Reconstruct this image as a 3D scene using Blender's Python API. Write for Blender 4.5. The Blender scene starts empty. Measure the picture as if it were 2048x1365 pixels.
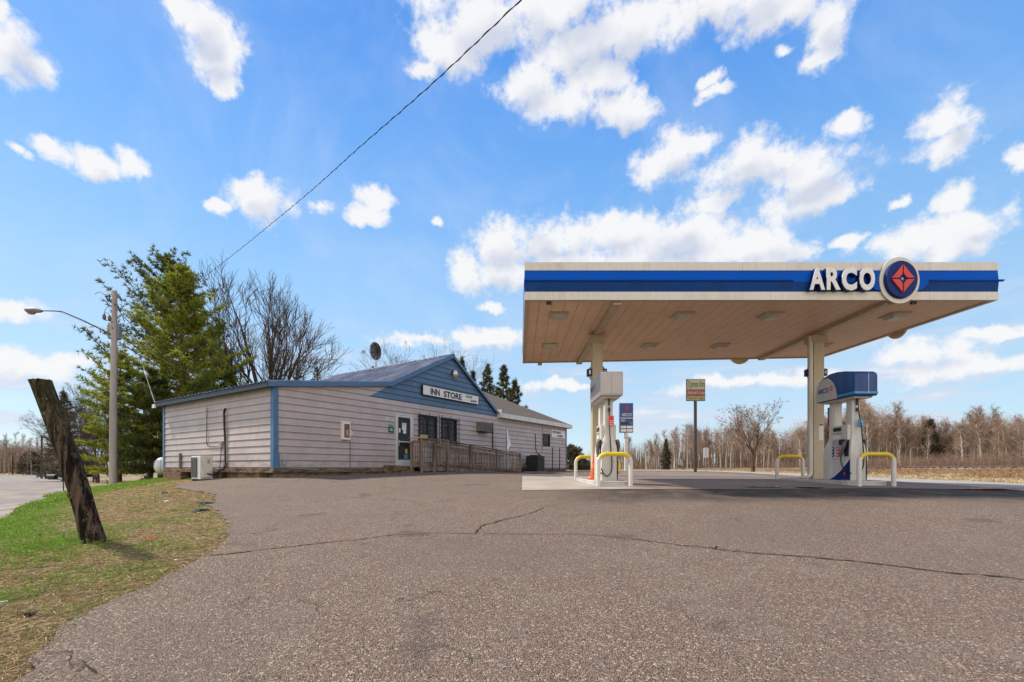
import bpy, math, random
import numpy as np
from mathutils import Vector, Matrix
from mathutils.geometry import delaunay_2d_cdt
C = bpy.context.scene
COL = C.collection
random.seed(7)
RNG = np.random.default_rng(11)
F = 927.0                      # focal length in photo pixels (2048 wide); eye level is z = 0
# ------------------------------------------------------------------ camera
cam_data = bpy.data.cameras.new('camera')
cam_data.sensor_width = 36.0
cam_data.lens = 36.0 * F / 2048.0
cam_data.shift_y = 254.5 / 2048.0
cam_data.clip_start = 0.05
cam_data.clip_end = 6000
cam = bpy.data.objects.new('camera', cam_data)
cam.location = (0, 0, 0)
cam.rotation_euler = (math.radians(90), 0, 0)
COL.objects.link(cam)
C.camera = cam
# ------------------------------------------------------------------ exposure, sun, sky
C.view_settings.view_transform = 'Standard'
C.view_settings.look = 'None'
C.view_settings.gamma = 1
C.view_settings.exposure = 1.0
SUN_AZ = math.atan2(-0.945, 0.327)      # from +Y towards +X
SUN_EL = math.radians(47)
sun_data = bpy.data.lights.new('sun', 'SUN')
sun_data.energy = 3.2
sun_data.angle = math.radians(3.5)
sun_data.color = (1.0, 0.93, 0.83)
sun = bpy.data.objects.new('sun', sun_data)
sd = Vector((math.sin(SUN_AZ) * math.cos(SUN_EL), math.cos(SUN_AZ) * math.cos(SUN_EL), math.sin(SUN_EL)))
sun.rotation_euler = sd.to_track_quat('Z', 'Y').to_euler()
sun.location = sd * 60
COL.objects.link(sun)
world = bpy.data.worlds.new('World')
C.world = world
world.use_nodes = True

def build_sky():
    nt = world.node_tree
    nt.nodes.clear()
    N, L = nt.nodes, nt.links
    def math_(op, a, b=None, c=None, clamp=False):
        n = N.new('ShaderNodeMath'); n.operation = op; n.use_clamp = clamp
        for i, v in enumerate((a, b, c)):
            if v is None: continue
            if isinstance(v, (int, float)): n.inputs[i].default_value = v
            else: L.new(v, n.inputs[i])
        return n.outputs[0]
    def vec(op, a, b=None, c=None):
        n = N.new('ShaderNodeVectorMath'); n.operation = op
        for i, v in enumerate((a, b, c)):
            if v is None: continue
            if isinstance(v, (tuple, list)): n.inputs[i].default_value = v
            else: L.new(v, n.inputs[i])
        return n.outputs['Value'] if op == 'LENGTH' else n.outputs['Vector']
    def noise(v, scale, detail, rough=0.55, dist=0.0):
        n = N.new('ShaderNodeTexNoise'); n.inputs['Scale'].default_value = scale
        n.inputs['Detail'].default_value = detail; n.inputs['Roughness'].default_value = rough
        n.inputs['Distortion'].default_value = dist
        L.new(v, n.inputs['Vector']); return n
    def mixc(f, a, b):
        n = N.new('ShaderNodeMix'); n.data_type = 'RGBA'
        for s, v in ((0, f), (6, a), (7, b)):
            if isinstance(v, (int, float, tuple)): n.inputs[s].default_value = v
            else: L.new(v, n.inputs[s])
        return n.outputs[2]
    def smooth(v, a, b, lo=0.0, hi=1.0):
        n = N.new('ShaderNodeMapRange'); n.interpolation_type = 'SMOOTHSTEP'
        L.new(v, n.inputs[0])
        for i, x in enumerate((a, b, lo, hi)): n.inputs[i + 1].default_value = x
        return n.outputs[0]
    tc = N.new('ShaderNodeTexCoord'); D = tc.outputs['Generated']
    sky = N.new('ShaderNodeTexSky'); sky.sky_type = 'NISHITA'; sky.sun_disc = False
    sky.sun_elevation = SUN_EL; sky.sun_rotation = SUN_AZ % (2 * math.pi)
    sky.altitude = 300; sky.air_density = 1.0; sky.dust_density = 0.3; sky.ozone_density = 2.2
    sep = N.new('ShaderNodeSeparateXYZ'); L.new(D, sep.inputs[0])
    az = math_('ARCTAN2', sep.outputs[0], sep.outputs[1])
    el = math_('ARCSINE', sep.outputs[2])
    hs = N.new('ShaderNodeHueSaturation'); L.new(sky.outputs[0], hs.inputs['Color'])
    hs.inputs['Saturation'].default_value = SKY_SAT; hs.inputs['Hue'].default_value = SKY_HUE
    hs.inputs['Value'].default_value = SKY_VAL
    # clear-air colour by height above the horizon, blended with the physical sky
    cr = N.new('ShaderNodeValToRGB'); L.new(math_('MULTIPLY', el, 1 / 1.5708), cr.inputs[0])
    stops = SKY_STOPS
    while len(cr.color_ramp.elements) < len(stops): cr.color_ramp.elements.new(0.5)
    for e, (p, c) in zip(cr.color_ramp.elements, stops): e.position = p; e.color = (c[0], c[1], c[2], 1)
    grad = vec('MULTIPLY', cr.outputs[0], (1 / SKY_STR,) * 3)
    base = mixc(0.85, hs.outputs[0], grad)
    cmb = N.new('ShaderNodeCombineXYZ'); L.new(az, cmb.inputs[0]); L.new(el, cmb.inputs[1])
    # billowing edges: two noise warps of the sky direction
    w1 = noise(D, 5.0, 3.0); w2 = noise(D, 22.0, 5.0, 0.6)
    warp = vec('MULTIPLY_ADD', vec('SUBTRACT', w1.outputs['Color'], (0.5, 0.5, 0.5)), (0.045, 0.035, 0), cmb.outputs[0])
    warp = vec('MULTIPLY_ADD', vec('SUBTRACT', w2.outputs['Color'], (0.5, 0.5, 0.5)), (0.05, 0.042, 0), warp)
    def field(pt, blobs):
        cur = None
        for (cx, cy, rx, ry) in blobs:
            u = (cx - 1024) / F; v = (937 - cy) / F; h = math.hypot(1, u)
            a0 = math.atan(u); e0 = math.atan(v / h)
            ra = rx / F / (1 + u * u) ; re = ry / F / h * math.cos(e0) ** 2
            ix, iy = 1 / ra, 1 / re
            d = vec('LENGTH', vec('MULTIPLY_ADD', pt, (ix, iy, 0), (-a0 * ix, -e0 * iy, 0)))
            cur = d if cur is None else math_('SMOOTH_MIN', cur, d, 0.35)
        return cur
    allb = CLOUDS
    big = [b for b in CLOUDS if b[2] >= 45]
    d0 = field(warp, allb)
    back = smooth(math_('MULTIPLY', sep.outputs[1], -1.0), 0.05, 0.5)  # covers the unseen sky behind, where the fill clouds are added
    up = vec('ADD', warp, (-0.012, 0.026, 0))
    d1 = field(up, big)
    fb = noise(D, 13.0, 9.0, 0.62)
    fbv = fb.outputs['Fac']
    fbl = noise(D, 3.0, 5.0, 0.5).outputs['Fac']
    front_d = math_('MULTIPLY', math_('SUBTRACT', 1.38, d0), 1.0)
    fine = noise(D, 46.0, 6.0, 0.65, 0.3).outputs['Fac']
    edge = math_('ADD', math_('MULTIPLY', math_('SUBTRACT', fbv, 0.5), 3.1), math_('MULTIPLY', math_('SUBTRACT', fine, 0.5), 1.3))
    dens = math_('ADD', math_('MAXIMUM', front_d, math_('SUBTRACT', math_('MULTIPLY', math_('ADD', fbl, -0.30), 3.2), math_('MULTIPLY', math_('SUBTRACT', 1.0, back), 9.0))), edge)
    alpha = smooth(dens, -0.10, 0.85)
    # thin veils low in the sky
    vv = N.new('ShaderNodeCombineXYZ')
    L.new(math_('MULTIPLY', az, 2.2), vv.inputs[0]); L.new(math_('MULTIPLY', el, 13.0), vv.inputs[1])
    lowf = noise(vv.outputs[0], 2.2, 8.0, 0.6, 0.4)
    band = math_('MULTIPLY', smooth(el, 0.0, 0.04), smooth(el, 0.34, 0.10))
    low = math_('MULTIPLY', smooth(lowf.outputs['Fac'], 0.43, 0.64), band)
    # light and shade inside the clouds
    thick = math_('SUBTRACT', 1.0, d1)
    fa = noise(D, 8.0, 3.0, 0.5)
    fb2 = noise(vec('ADD', D, (-0.014, 0.0, 0.034)), 8.0, 3.0, 0.5)
    emb = math_('SUBTRACT', fa.outputs['Fac'], fb2.outputs['Fac'])
    shade = math_('ADD', math_('MULTIPLY', thick, 0.85), math_('MULTIPLY', emb, -2.6))
    sh = smooth(shade, -0.05, 0.85)
    ccol = mixc(back, mixc(sh, CLOUD_LIT, CLOUD_SHADE), CLOUD_FILL)
    lowcol = mixc(smooth(lowf.outputs['Fac'], 0.55, 0.75), (CLOUD_SHADE[0]*1.05, CLOUD_SHADE[1]*1.05, CLOUD_SHADE[2]*1.08, 1), CLOUD_LIT)
    hz = math_('MULTIPLY', smooth(noise(D, 4.0, 6.0, 0.6, 0.6).outputs['Fac'], 0.42, 0.75), 0.16)
    base = mixc(hz, base, CLOUD_LIT)
    c1 = mixc(math_('MULTIPLY', low, 0.8), base, lowcol)
    c2 = mixc(math_('MULTIPLY', alpha, 0.97), c1, ccol)
    bg = N.new('ShaderNodeBackground'); L.new(c2, bg.inputs[0]); bg.inputs[1].default_value = SKY_STR
    out = N.new('ShaderNodeOutputWorld'); L.new(bg.outputs[0], out.inputs[0])
SKY_STR = 0.14
SKY_SAT, SKY_HUE, SKY_VAL = 1.15, 0.5, 1.0
CLOUD_LIT = tuple(x / 0.14 for x in (.475, .475, .48)) + (1,)
CLOUD_SHADE = tuple(x / 0.14 for x in (.33, .35, .405)) + (1,)
CLOUD_FILL = tuple(x / 0.14 for x in (.95, .86, .76)) + (1,)  # bright clouds added behind the camera, out of view, to fill the shaded fronts
SKY_STOPS = [(0.0, (.27, .35, .40)), (0.10, (.235, .335, .42)), (0.22, (.165, .295, .45)), (0.34, (.092, .225, .455)), (0.47, (.046, .160, .425)), (0.8, (.03, .11, .33))]
CLOUDS = [
 (960,35,110,60),(885,90,60,45),(850,130,35,20),(1100,20,130,70),(1180,80,100,55),(1260,60,110,60),(1400,20,170,50),
 (1560,15,110,42),(1650,50,50,60),(1640,110,42,22),(1565,98,20,14),(1050,175,52,46),(1120,205,85,42),(1235,215,65,36),(1200,150,60,40),
 (1410,170,22,18),(1415,195,26,10),(1690,245,36,28),(1900,245,48,42),(1900,290,55,24),(2032,315,24,20),
 (1330,330,55,48),(1390,300,45,25),(1490,345,85,52),(1600,350,80,36),(1620,400,95,40),(1450,400,50,20),
 (1000,500,68,46),(1110,490,95,46),(1240,460,110,42),(1360,480,115,46),(1480,500,100,34),(1600,500,40,26),(1000,560,66,22),
 (1830,480,105,40),(1920,470,85,44),(1905,400,38,30),(1950,440,50,20),(1800,400,22,12),
 (930,545,30,40),(1010,548,80,34),(1120,540,100,34),(1250,520,110,30),(1380,520,110,26),(1540,510,70,20),(1700,480,30,12),(1550,330,70,40),(1660,395,60,26),
 (35,95,58,66),(85,135,36,32),(8,30,26,45),(0,150,26,18),(395,35,45,40),(430,95,52,45),(440,160,36,28),(360,15,26,20),
 (33,310,26,15),(105,310,50,20),(190,335,50,24),(280,340,34,24),(528,402,55,36),(525,372,26,22),(440,415,18,12),
 (650,412,22,14),(755,395,32,26),(735,430,42,16),(872,450,11,11),(20,615,75,20),(70,735,120,26),(150,720,50,16),
 (860,682,90,14),(960,680,110,18),(1840,705,90,24),(1960,735,140,22),(1990,665,80,12),(985,617,18,8),(1140,768,60,9),(1500,765,150,14)]
build_sky()
C.cycles.max_bounces = 6
C.cycles.diffuse_bounces = 3
C.cycles.transparent_max_bounces = 6
C.cycles.use_denoising = True

# ------------------------------------------------------------------ helpers
def at(px, py, Y):
    return Vector(((px - 1024) / F * Y, Y, (937 - py) / F * Y))

def tag(o, label=None, cat=None, group=None, kind=None):
    if label: o['label'] = label
    if cat: o['category'] = cat
    if group: o['group'] = group
    if kind: o['kind'] = kind
    return o

def thing(name, loc, label, cat, group=None, rz=0.0):
    o = bpy.data.objects.new(name, None); COL.objects.link(o)
    o.location = loc; o.rotation_euler = (0, 0, rz); o.empty_display_size = 0.2
    return tag(o, label, cat, group)

def link_mesh(name, me, material, parent=None, smooth=False):
    o = bpy.data.objects.new(name, me); COL.objects.link(o)
    if material: me.materials.append(material)
    if parent: o.parent = parent
    if smooth: me.polygons.foreach_set('use_smooth', [True] * len(me.polygons))
    return o

class MB:
    def __init__(s): s.v = []; s.f = []
    def add(s, vs, fs):
        n = len(s.v); s.v.extend([tuple(v) for v in vs]); s.f.extend([tuple(i + n for i in f) for f in fs]); return s
    def box(s, x0, x1, y0, y1, z0, z1):
        return s.add([(x0,y0,z0),(x1,y0,z0),(x1,y1,z0),(x0,y1,z0),(x0,y0,z1),(x1,y0,z1),(x1,y1,z1),(x0,y1,z1)],
              [(0,3,2,1),(4,5,6,7),(0,1,5,4),(1,2,6,5),(2,3,7,6),(3,0,4,7)])
    def bar(s, a, b, w, h, up=(0,0,1)):
        a = Vector(a); b = Vector(b); d = (b - a).normalized(); up = Vector(up)
        r = d.cross(up)
        if r.length < 1e-4: r = d.cross(Vector((0,1,0)))
        r.normalize(); u = r.cross(d).normalized()
        vs = [p + r * sx * w / 2 + u * sz * h / 2 for p in (a, b) for sx, sz in ((-1,-1),(1,-1),(1,1),(-1,1))]
        return s.add(vs, [(0,3,2,1),(4,5,6,7),(0,1,5,4),(1,2,6,5),(2,3,7,6),(3,0,4,7)])
    def tube(s, pts, rad, k=8, cap=True):
        pts = [Vector(p) for p in pts]; n = len(pts)
        if not isinstance(rad, (list, tuple)): rad = [rad] * n
        base = len(s.v); prev = None
        for i, p in enumerate(pts):
            d = (pts[min(i+1, n-1)] - pts[max(i-1, 0)])
            d = d.normalized() if d.length > 1e-9 else Vector((0,0,1))
            if prev is None:
                ref = Vector((0,0,1)) if abs(d.z) < 0.9 else Vector((1,0,0))
                u = d.cross(ref).normalized()
            else:
                u = prev - d * prev.dot(d)
                u = u.normalized() if u.length > 1e-6 else d.orthogonal().normalized()
            prev = u; w = d.cross(u)
            for j in range(k):
                a = 2 * math.pi * j / k
                q = p + (u * math.cos(a) + w * math.sin(a)) * rad[i]
                s.v.append((q.x, q.y, q.z))
        for i in range(n - 1):
            for j in range(k):
                a = base + i*k + j; b = base + i*k + (j+1) % k
                s.f.append((a, b, b + k, a + k))
        if cap:
            s.f.append(tuple(base + j for j in reversed(range(k))))
            s.f.append(tuple(base + (n-1)*k + j for j in range(k)))
        return s
    def prism(s, poly, fn, d0, d1):
        """poly: list of 2D points; fn(a, b, d) -> 3D point; extruded from d0 to d1."""
        n = len(poly)
        s.add([fn(a, b, d0) for a, b in poly] + [fn(a, b, d1) for a, b in poly],
              [tuple(reversed(range(n))), tuple(range(n, 2*n))] + [(i, (i+1) % n, n + (i+1) % n, n + i) for i in range(n)])
        return s
    def quad(s, a, b, c, d): return s.add([a, b, c, d], [(0,1,2,3)])
    def mesh(s, name='mesh'):
        me = bpy.data.meshes.new(name); me.from_pydata(s.v, [], s.f); me.update()
        return me
    def build(s, name, material, parent=None, smooth=False, bevel=0.0, fix=True):
        me = s.mesh(name)
        if fix:
            import bmesh
            bm = bmesh.new(); bm.from_mesh(me); bmesh.ops.recalc_face_normals(bm, faces=bm.faces); bm.to_mesh(me); bm.free()
        o = link_mesh(name, me, material, parent, smooth)
        if bevel:
            m = o.modifiers.new('bevel', 'BEVEL'); m.width = bevel; m.segments = 2; m.limit_method = 'ANGLE'; m.angle_limit = math.radians(40)
        if smooth and not bevel:
            try: me.set_sharp_from_angle(angle=math.radians(40))
            except Exception: pass
        return o

def tri_mesh(name, V, material, parent=None, cols=None, n=3):
    """V: (k, n, 3) array of separate faces."""
    k = len(V); me = bpy.data.meshes.new(name)
    me.vertices.add(k * n); me.vertices.foreach_set('co', np.asarray(V, dtype=np.float32).ravel())
    me.loops.add(k * n); me.loops.foreach_set('vertex_index', np.arange(k * n, dtype=np.int32))
    me.polygons.add(k); me.polygons.foreach_set('loop_start', np.arange(0, k * n, n, dtype=np.int32))
    me.update(calc_edges=True)
    if cols is not None:
        at_ = me.color_attributes.new('tone', 'FLOAT_COLOR', 'POINT')
        c = np.ones((k, n, 4), dtype=np.float32); c[:, :, :3] = np.asarray(cols)[:, None, :]
        at_.data.foreach_set('color', c.ravel())
    me.materials.append(material)
    o = bpy.data.objects.new(name, me); COL.objects.link(o)
    if parent: o.parent = parent
    return o

def copy_tree(o, parent=None):
    c = o.copy(); COL.objects.link(c); c.parent = parent
    for ch in list(o.children): copy_tree(ch, c)
    return c

# ------------------------------------------------------------------ materials
class NT:
    def __init__(s, name):
        s.m = bpy.data.materials.new(name); s.m.use_nodes = True
        s.t = s.m.node_tree; s.N = s.t.nodes; s.L = s.t.links
        s.b = s.N['Principled BSDF']
        s.tc = s.N.new('ShaderNodeTexCoord').outputs['Object']
        s.geo = s.N.new('ShaderNodeNewGeometry').outputs['Position']
    def put(s, sock, v):
        if v is None: return
        if hasattr(v, 'is_output') or isinstance(v, bpy.types.NodeSocket): s.L.new(v, sock)
        else: sock.default_value = v
    def noise(s, scale, detail=4, rough=0.55, vec=None, stretch=None, dist=0.0):
        v = vec or s.tc
        if stretch:
            mp = s.N.new('ShaderNodeMapping'); s.L.new(v, mp.inputs[0]); mp.inputs['Scale'].default_value = stretch; v = mp.outputs[0]
        n = s.N.new('ShaderNodeTexNoise'); s.L.new(v, n.inputs['Vector'])
        n.inputs['Scale'].default_value = scale; n.inputs['Detail'].default_value = detail; n.inputs['Roughness'].default_value = rough
        n.inputs['Distortion'].default_value = dist
        return n.outputs['Fac']
    def vor(s, scale, vec=None, feature='F1', out='Color'):
        n = s.N.new('ShaderNodeTexVoronoi'); s.L.new(vec or s.tc, n.inputs['Vector']); n.inputs['Scale'].default_value = scale
        n.feature = feature
        return n.outputs[out]
    def ramp(s, v, a, b, lo=0.0, hi=1.0, sm=True):
        n = s.N.new('ShaderNodeMapRange'); n.interpolation_type = 'SMOOTHSTEP' if sm else 'LINEAR'
        s.put(n.inputs[0], v)
        for i, x in enumerate((a, b, lo, hi)): n.inputs[i+1].default_value = x
        return n.outputs[0]
    def mix(s, f, a, b, mode='MIX'):
        n = s.N.new('ShaderNodeMix'); n.data_type = 'RGBA'; n.blend_type = mode
        def c(x): return (x[0], x[1], x[2], 1) if isinstance(x, tuple) else x
        s.put(n.inputs[0], f); s.put(n.inputs[6], c(a)); s.put(n.inputs[7], c(b)); return n.outputs[2]
    def math(s, op, a, b=0.0):
        n = s.N.new('ShaderNodeMath'); n.operation = op; s.put(n.inputs[0], a); s.put(n.inputs[1], b); return n.outputs[0]
    def sep(s, v=None):
        n = s.N.new('ShaderNodeSeparateXYZ'); s.L.new(v or s.tc, n.inputs[0]); return n.outputs
    def attr(s, name, out='Color'):
        n = s.N.new('ShaderNodeAttribute'); n.attribute_name = name; return n.outputs[out]
    def bump(s, h, strength=0.3, dist=0.01):
        n = s.N.new('ShaderNodeBump'); s.L.new(h, n.inputs['Height']); n.inputs['Strength'].default_value = strength
        n.inputs['Distance'].default_value = dist; s.L.new(n.outputs[0], s.b.inputs['Normal'])
    def fin(s, col=None, rough=None, metal=None, spec=None):
        if col is not None: s.put(s.b.inputs['Base Color'], (col[0], col[1], col[2], 1) if isinstance(col, tuple) else col)
        s.put(s.b.inputs['Roughness'], rough); s.put(s.b.inputs['Metallic'], metal); s.put(s.b.inputs['Specular IOR Level'], spec)
        return s.m

def mat(name, col, rough=0.6, metal=0.0, var=0.12, vs=2.5, fine=0.06, dirt=None, dirt_amt=0.35, stretch=None, bump=0.0, bs=40, spec=None):
    m = NT(name)
    n1 = m.noise(vs, 5, 0.6, stretch=stretch); n2 = m.noise(vs * 14, 3, stretch=stretch)
    lo = tuple(c * (1 - var) for c in col); hi = tuple(min(1, c * (1 + var)) for c in col)
    c = m.mix(m.ramp(n1, 0.3, 0.7), lo, hi)
    c = m.mix(m.ramp(n2, 0.35, 0.65, 0, fine * 3), c, tuple(x * 0.6 for x in col))
    if dirt:
        d = m.noise(vs * 1.7, 7, 0.65, stretch=stretch or (1, 1, 0.5))
        c = m.mix(m.ramp(d, 0.5, 0.75, 0, dirt_amt), c, dirt)
    r = m.ramp(n1, 0.2, 0.8, max(0.03, rough - 0.08), min(1, rough + 0.1))
    if bump: m.bump(m.noise(bs, 4), bump, 0.01)
    return m.fin(c, r, metal, spec)

FONT_CACHE = {}
def text_mb(s, boxw, boxh, depth, fn, bold=0.0, shear=0.0, spacing=1.0, font_h=None):
    """lettering fitted into boxw x boxh; fn(a, b, d) maps right, up, out to 3D (origin = centre)."""
    cu = bpy.data.curves.new('t', 'FONT'); cu.body = s; cu.size = 1; cu.extrude = 0.5; cu.offset = bold; cu.shear = shear
    cu.space_character = spacing; cu.resolution_u = 4; cu.align_x = 'LEFT'
    ob = bpy.data.objects.new('t', cu); COL.objects.link(ob)
    dg = bpy.context.evaluated_depsgraph_get(); dg.update()
    me = bpy.data.meshes.new_from_object(ob.evaluated_get(dg))
    vs = np.array([v.co[:] for v in me.vertices]); fs = [tuple(p.vertices) for p in me.polygons]
    bpy.data.objects.remove(ob); bpy.data.curves.remove(cu); bpy.data.meshes.remove(me)
    mn, mx = vs.min(0), vs.max(0)
    q = (vs - mn) / np.maximum(mx - mn, 1e-6)
    mb = MB()
    mb.add([fn((a - .5) * boxw, (b - .5) * boxh, d * depth) for a, b, d in q], fs)
    return mb
# ------------------------------------------------------------------ terrain
CT = np.array([
 (0,0,-1.30),(-4,0,-1.36),(6,0,-1.30),(14,0,-1.2),(-2,3,-1.10),(3,3,-1.10),(8,3,-1.10),(14,5,-.95),(0,-8,-1.7),(12,-8,-1.6),(-12,-8,-1.9),
 (-4.75,5.3,-.846),(0,6,-.89),(5,6,-.89),(10,6,-.86),(-4.35,7.05,-.82),(-7.5,8,-.93),(-5.8,3.5,-1.10),(-9,6,-1.12),
 (1.5,10.6,-.50),(2.45,11.1,-.455),(8.7,11.1,-.455),(2.3,14.5,-.42),(8.8,14.5,-.40),(5.5,12.5,-.43),(13.5,12,-.55),(11,9,-.62),
 (-7.7,14.6,-.36),(-10.3,14,-.57),(-14.7,19.7,-.50),(-11,17,-.42),(-5,18.3,-.25),(-3.3,19.3,-.18),(0,24,-.24),(4,31,-.24),(2,21,-.28),(-3,14,-.36),(-4,10.5,-.60),
 (-9.5,10.5,-.85),(-14,14,-1.02),(-16.5,20.5,-.68),(-20.3,24,-.78),(-12.3,11.2,-1.30),(-22.8,23,-1.30),(-17.3,17,-1.30),(-30,25,-1.3),(-25,12,-1.4),(-40,40,-1.3),(-14,6,-1.5),
 (-60,70,-1.3),(-90,120,-1.2),(-26,34,-1.0),(-18,30,-.7),(-35,60,-1.0),(-10,30,-.5),(-10,60,-.6),
 (9.1,37,-.26),(13.5,34,-.31),(7,27,-.26),(0,45,-.25),(18.2,16.4,-.55),(21,25.5,-.55),(23.2,34,-.50),(33,64,-.5),(56,170,-.5),(15,6,-.85),(30,16,-.5),(30,5,-.7),(45,30,-.45),(0,100,-.35),
 (0,400,-.4),(200,400,-.3),(-300,400,-.6),(300,100,-.3),(-300,50,-1.3),(300,-100,-.8),(-300,-200,-2.0),(0,-200,-2.0),(-100,-30,-1.6),(60,-30,-1.0)], dtype=float)
def _phi(r): return np.where(r > 1e-9, r * r * np.log(r + 1e-12), 0.0)
def _warp(P): # compress distance so that far points do not swing the near ground
    r = np.hypot(P[..., 0], P[..., 1] - 10) + 1e-9
    k = np.where(r < 25, 1.0, (25 + 18 * np.log(np.maximum(r, 25) / 25)) / r)
    return np.stack([P[..., 0] * k, (P[..., 1] - 10) * k], -1)
_cp = _warp(CT[:, :2]); _n = len(CT)
_K = _phi(np.linalg.norm(_cp[:, None] - _cp[None], axis=-1)) + np.eye(_n) * 0.6
_P = np.concatenate([np.ones((_n, 1)), _cp], 1)
_A = np.block([[_K, _P], [_P.T, np.zeros((3, 3))]])
_sol = np.linalg.solve(_A, np.concatenate([CT[:, 2], np.zeros(3)]))
HX = np.array([9.0, 14.2, 16.0, 18.2, 21, 23.2, 33, 56, 110, 300.]); HY = np.array([-60, 0, 6, 16.4, 25.5, 34, 64, 170, 420, 1300.])
def edge_dist(X, Y):   # metres to the right of the highway's far edge
    return (X - np.interp(Y, HY, HX)) * 0.96
def GZ(X, Y):
    X = np.asarray(X, float); Y = np.asarray(Y, float)
    sh = X.shape; Q = _warp(np.stack([X.ravel(), Y.ravel()], -1))
    out = np.empty(len(Q))
    for i in range(0, len(Q), 20000):
        q = Q[i:i+20000]
        out[i:i+20000] = _phi(np.linalg.norm(q[:, None] - _cp[None], axis=-1)) @ _sol[:_n] + _sol[_n] + q @ _sol[_n+1:]
    out = out.reshape(sh)
    d = edge_dist(X, Y)
    t = np.clip((d - 0.8) / 7.0, 0, 1); t = t * t * (3 - 2 * t)
    bank = out * (1 - t) + (-0.10) * t
    dip = -0.10 * np.exp(-((d - 1.0) / 0.9) ** 2)
    return np.where(d > -0.5, bank + dip * np.clip(d + .5, 0, 1), out)
def G(x, y): return float(GZ(np.array([x]), np.array([y]))[0])
def on_ground(px, py):
    """march along the ray of a photo point until it meets the ground"""
    u = (px - 1024) / F; v = (937 - py) / F
    Ys = np.concatenate([np.arange(1.2, 40, 0.05), np.arange(40, 300, 0.5)])
    g = GZ(u * Ys, Ys); hit = np.nonzero(v * Ys <= g)[0]
    Y = Ys[hit[0]] if len(hit) else 300.0
    return (u * Y, Y)

def in_poly(P, poly):
    poly = np.asarray(poly); x, y = P[:, 0], P[:, 1]; ins = np.zeros(len(P), bool); j = len(poly) - 1
    for i in range(len(poly)):
        xi, yi = poly[i]; xj, yj = poly[j]
        if yi != yj:
            ins ^= ((yi > y) != (yj > y)) & (x < (xj - xi) * (y - yi) / (yj - yi) + xi)
        j = i
    return ins
def poly_dist(P, poly):
    poly = np.asarray(poly, float); best = np.full(len(P), 1e9)
    for i in range(len(poly)):
        a = poly[i]; b = poly[(i+1) % len(poly)]; ab = b - a; L2 = max((ab**2).sum(), 1e-12)
        t = np.clip(((P - a) @ ab) / L2, 0, 1); best = np.minimum(best, np.hypot(*(P - a - t[:, None] * ab).T))
    return best
def resample(poly, step, wob=0.0, seed=1, closed=True):
    rg = np.random.default_rng(seed); out = []; n = len(poly)
    for i in range(n if closed else n - 1):
        a = np.array(poly[i], float); b = np.array(poly[(i+1) % n], float); L = np.linalg.norm(b - a)
        st = step * max(1.0, math.hypot(*(a + b) / 2) / 12)
        k = max(1, int(L / st))
        for j in range(k):
            p = a + (b - a) * j / k
            out.append(tuple(p + rg.normal(0, wob, 2) * (1 if L > step else 0)))
    return out
rad = [0.0]; r_ = 1.2
while r_ < 2500: rad.append(r_); r_ *= (1.045 if r_ < 60 else 1.12)
rad = np.array(rad[1:]); ang = np.linspace(-math.pi, math.pi, 361)[:-1]
RR, AA = np.meshgrid(rad, ang, indexing='ij')
PX = RR * np.sin(AA); PY = RR * np.cos(AA)
GP = np.stack([PX.ravel(), PY.ravel()], -1)

# outline of the asphalt lot: its ragged left edge first, as seen from the road up to the store
lot_px = [(52,1365),(66,1330),(85,1300),(118,1268),(170,1240),(240,1205),(300,1180),(345,1150),(390,1130),(432,1106),(452,1078),(454,1048),(436,1025),(405,1010),(432,1004),(428,992),(392,985),(350,978),(356,968),(395,963),(440,960)]
lot = [(-3.0,-6.0),(-2.55,1.4)] + [on_ground(*p) for p in lot_px]
lot += [(-7.4,14.9),(-3.0,21.5),(4.0,32.4),(4.6,33.4),(3.0,36.0),(6.0,44.0),(12.0,58.0)]
def hwx(y, off): return float(np.interp(y, HY, HX)) + off
lot += [(hwx(y, -5.2), y) for y in (58, 50, 42, 34, 28, 22, 18, 14, 10, 6, 0, -6)]
highway = [(hwx(y, -0.5), y) for y in (-50, -20, 0, 6, 10, 16.4, 25.5, 34, 48, 64, 110, 170, 420)] + [(hwx(y, -6.5), y) for y in (420, 170, 110)] + [(hwx(y, -5.6), y) for y in (64, 48, 34, 25.5, 16.4, 10, 6, 0, -20, -50)]
road_px_poly = [(-9.5,4.0),(-12.35,11.2),(-15.2,14.6),(-18.3,18.2),(-21.0,20.8),(-21.8,22.3),(-20.9,22.9),(-19.5,22.2),(-18.5,24.5),(-23.5,25.0),(-29,30.5),(-38,40),(-50,53),(-58,66),(-70,95),(-100,95),(-70,52),(-55,30),(-36,12),(-22,-4),(-14,-10)]

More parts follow.
